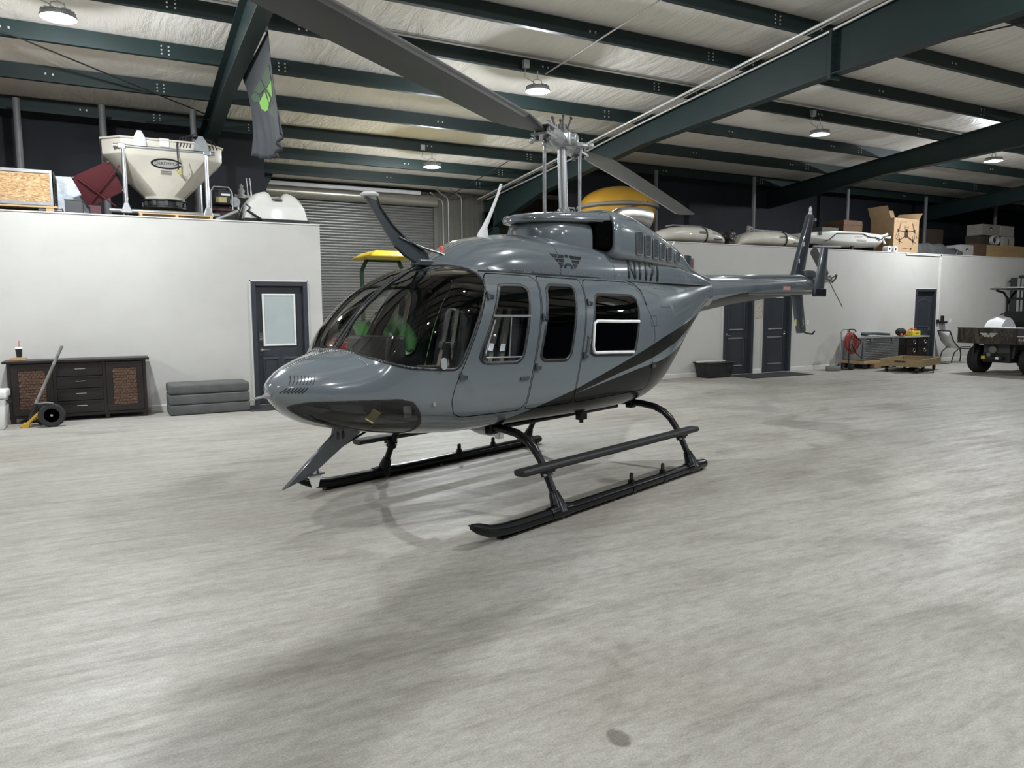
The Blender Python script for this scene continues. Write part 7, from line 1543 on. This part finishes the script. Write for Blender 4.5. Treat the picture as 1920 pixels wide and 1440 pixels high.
b = MB(); b.cyl((-0.36, 0.05, 0.58), (-0.20, 0.05, 0.58), 0.085, 16); b.cyl((-0.40, 0.12, 0.46), (-0.20, 0.12, 0.46), 0.05, 12); b.build('muffler', mat('muffler_steel', (0.25, 0.24, 0.22), 0.45, 0.8), uv, smooth=0.6)
b = MB(); b.bb(-0.42, -0.30, -0.20, 0.28, 0.36, 0.42); b.build('hitch_bar', BLACK, uv)
b = MB(); b.bb(-0.428, -0.42, 0.18, 0.27, 0.36, 0.43); b.build('yellow_label', mat('label_yellow', (0.5, 0.42, 0.08), 0.6), uv)
b = MB(); b.bb(-0.428, -0.42, -0.13, -0.06, 0.36, 0.42); b.build('white_label', WHITE, uv)
for y in (-0.45, 0.45):
    b = MB(); b.bar((-0.05, y, 0.33), (0.1, y*0.4, 0.36), 0.05, 0.05); b.build('suspension_arm', BLACK, uv)
b = MB(); b.bb(0.98, 1.10, -0.66, 0.66, 0.70, 1.46); b.build('cab_back_panel', BLACK, uv, bevel=0.02)
b = MB(); b.bb(0.968, 0.979, -0.05, 0.03, 1.27, 1.30); b.build('cab_badge', ALU, uv)
b = MB(); b.tube([(0.96, 0.74, 1.10), (0.96, 0.74, 1.36), (0.98, 0.70, 1.40), (1.0, 0.62, 1.40)], 0.018, 8); b.build('bed_rail', BLACK, uv, smooth=True)
for y in (-0.62, 0.62):
    b = MB(); b.tube([(1.05, y, 0.80), (1.02, y, 1.50), (1.0, y, 1.78), (0.85, y, 1.92), (0.60, y*1.02, 1.96)], 0.028, 10); b.build('roll_bar', BLACK, uv, smooth=True)
    b = MB(); b.tube([(1.02, y, 1.62), (1.20, y, 1.85), (1.35, y, 1.95)], 0.026, 10); b.build('roll_bar', BLACK, uv, smooth=True)
    b = MB(); b.tube([(2.35, y, 0.85), (2.0, y, 1.70), (1.75, y, 1.95)], 0.026, 10); b.build('roll_bar', BLACK, uv, smooth=True)
b = MB(); b.tube([(1.01, -0.62, 1.76), (1.01, 0.62, 1.76)], 0.028, 10); b.build('roll_bar', BLACK, uv, smooth=True)
b = MB(); b.loft([[(0.50, -0.72, 1.985), (2.20, -0.72, 1.97), (2.20, 0.72, 1.97), (0.50, 0.72, 1.985)], [(0.46, -0.74, 2.015), (2.24, -0.74, 2.0), (2.24, 0.74, 2.0), (0.46, 0.74, 2.015)], [(0.60, -0.60, 2.05), (2.1, -0.60, 2.04), (2.1, 0.60, 2.04), (0.60, 0.60, 2.05)]]); b.build('roof', BLACK, uv, bevel=0.008, smooth=0.6)
b = MB(); b.bb(1.15, 1.60, -0.60, 0.60, 0.72, 0.90); b.build('seat', BLACK, uv, bevel=0.04, seg=3); b = MB(); b.bb(1.6, 2.75, -0.62, 0.62, 0.55, 0.98); b.build('front_body', CAMO, uv, bevel=0.06, seg=3, smooth=0.8)
b = MB(); b.tube([(1.95, 0.30, 1.10), (1.75, 0.30, 1.22)], 0.02, 8); b.lathe([(0.16, -0.012), (0.175, 0), (0.16, 0.012), (0.15, 0), (0.16, -0.012)], (1.74, 0.30, 1.24), 20); b.build('steering_wheel', BLACK, uv, smooth=0.7)
wb = MB(); random.seed(2); rings = []
for i in range(9):
    x = -0.35+0.7*i/8; h = 0.28*math.sin(PI*(0.12+0.80*i/8))**0.7
    rings.append([(x, -0.24, 0.0), (x, -0.20, h*0.9), (x, 0.0, h), (x, 0.20, h*0.85), (x, 0.24, 0.0)])
wb.loft(rings); o = wb.build('white_sack', mat('white_sack', (0.70, 0.70, 0.72), 0.6, var=0.06, bump=0.15), loc=(18.75, 10.15, 0.785), smooth=0.9); o.scale = (1, 1, 2.1); tag(o, 'bulging white sack in the bed of the utility vehicle', 'sack')
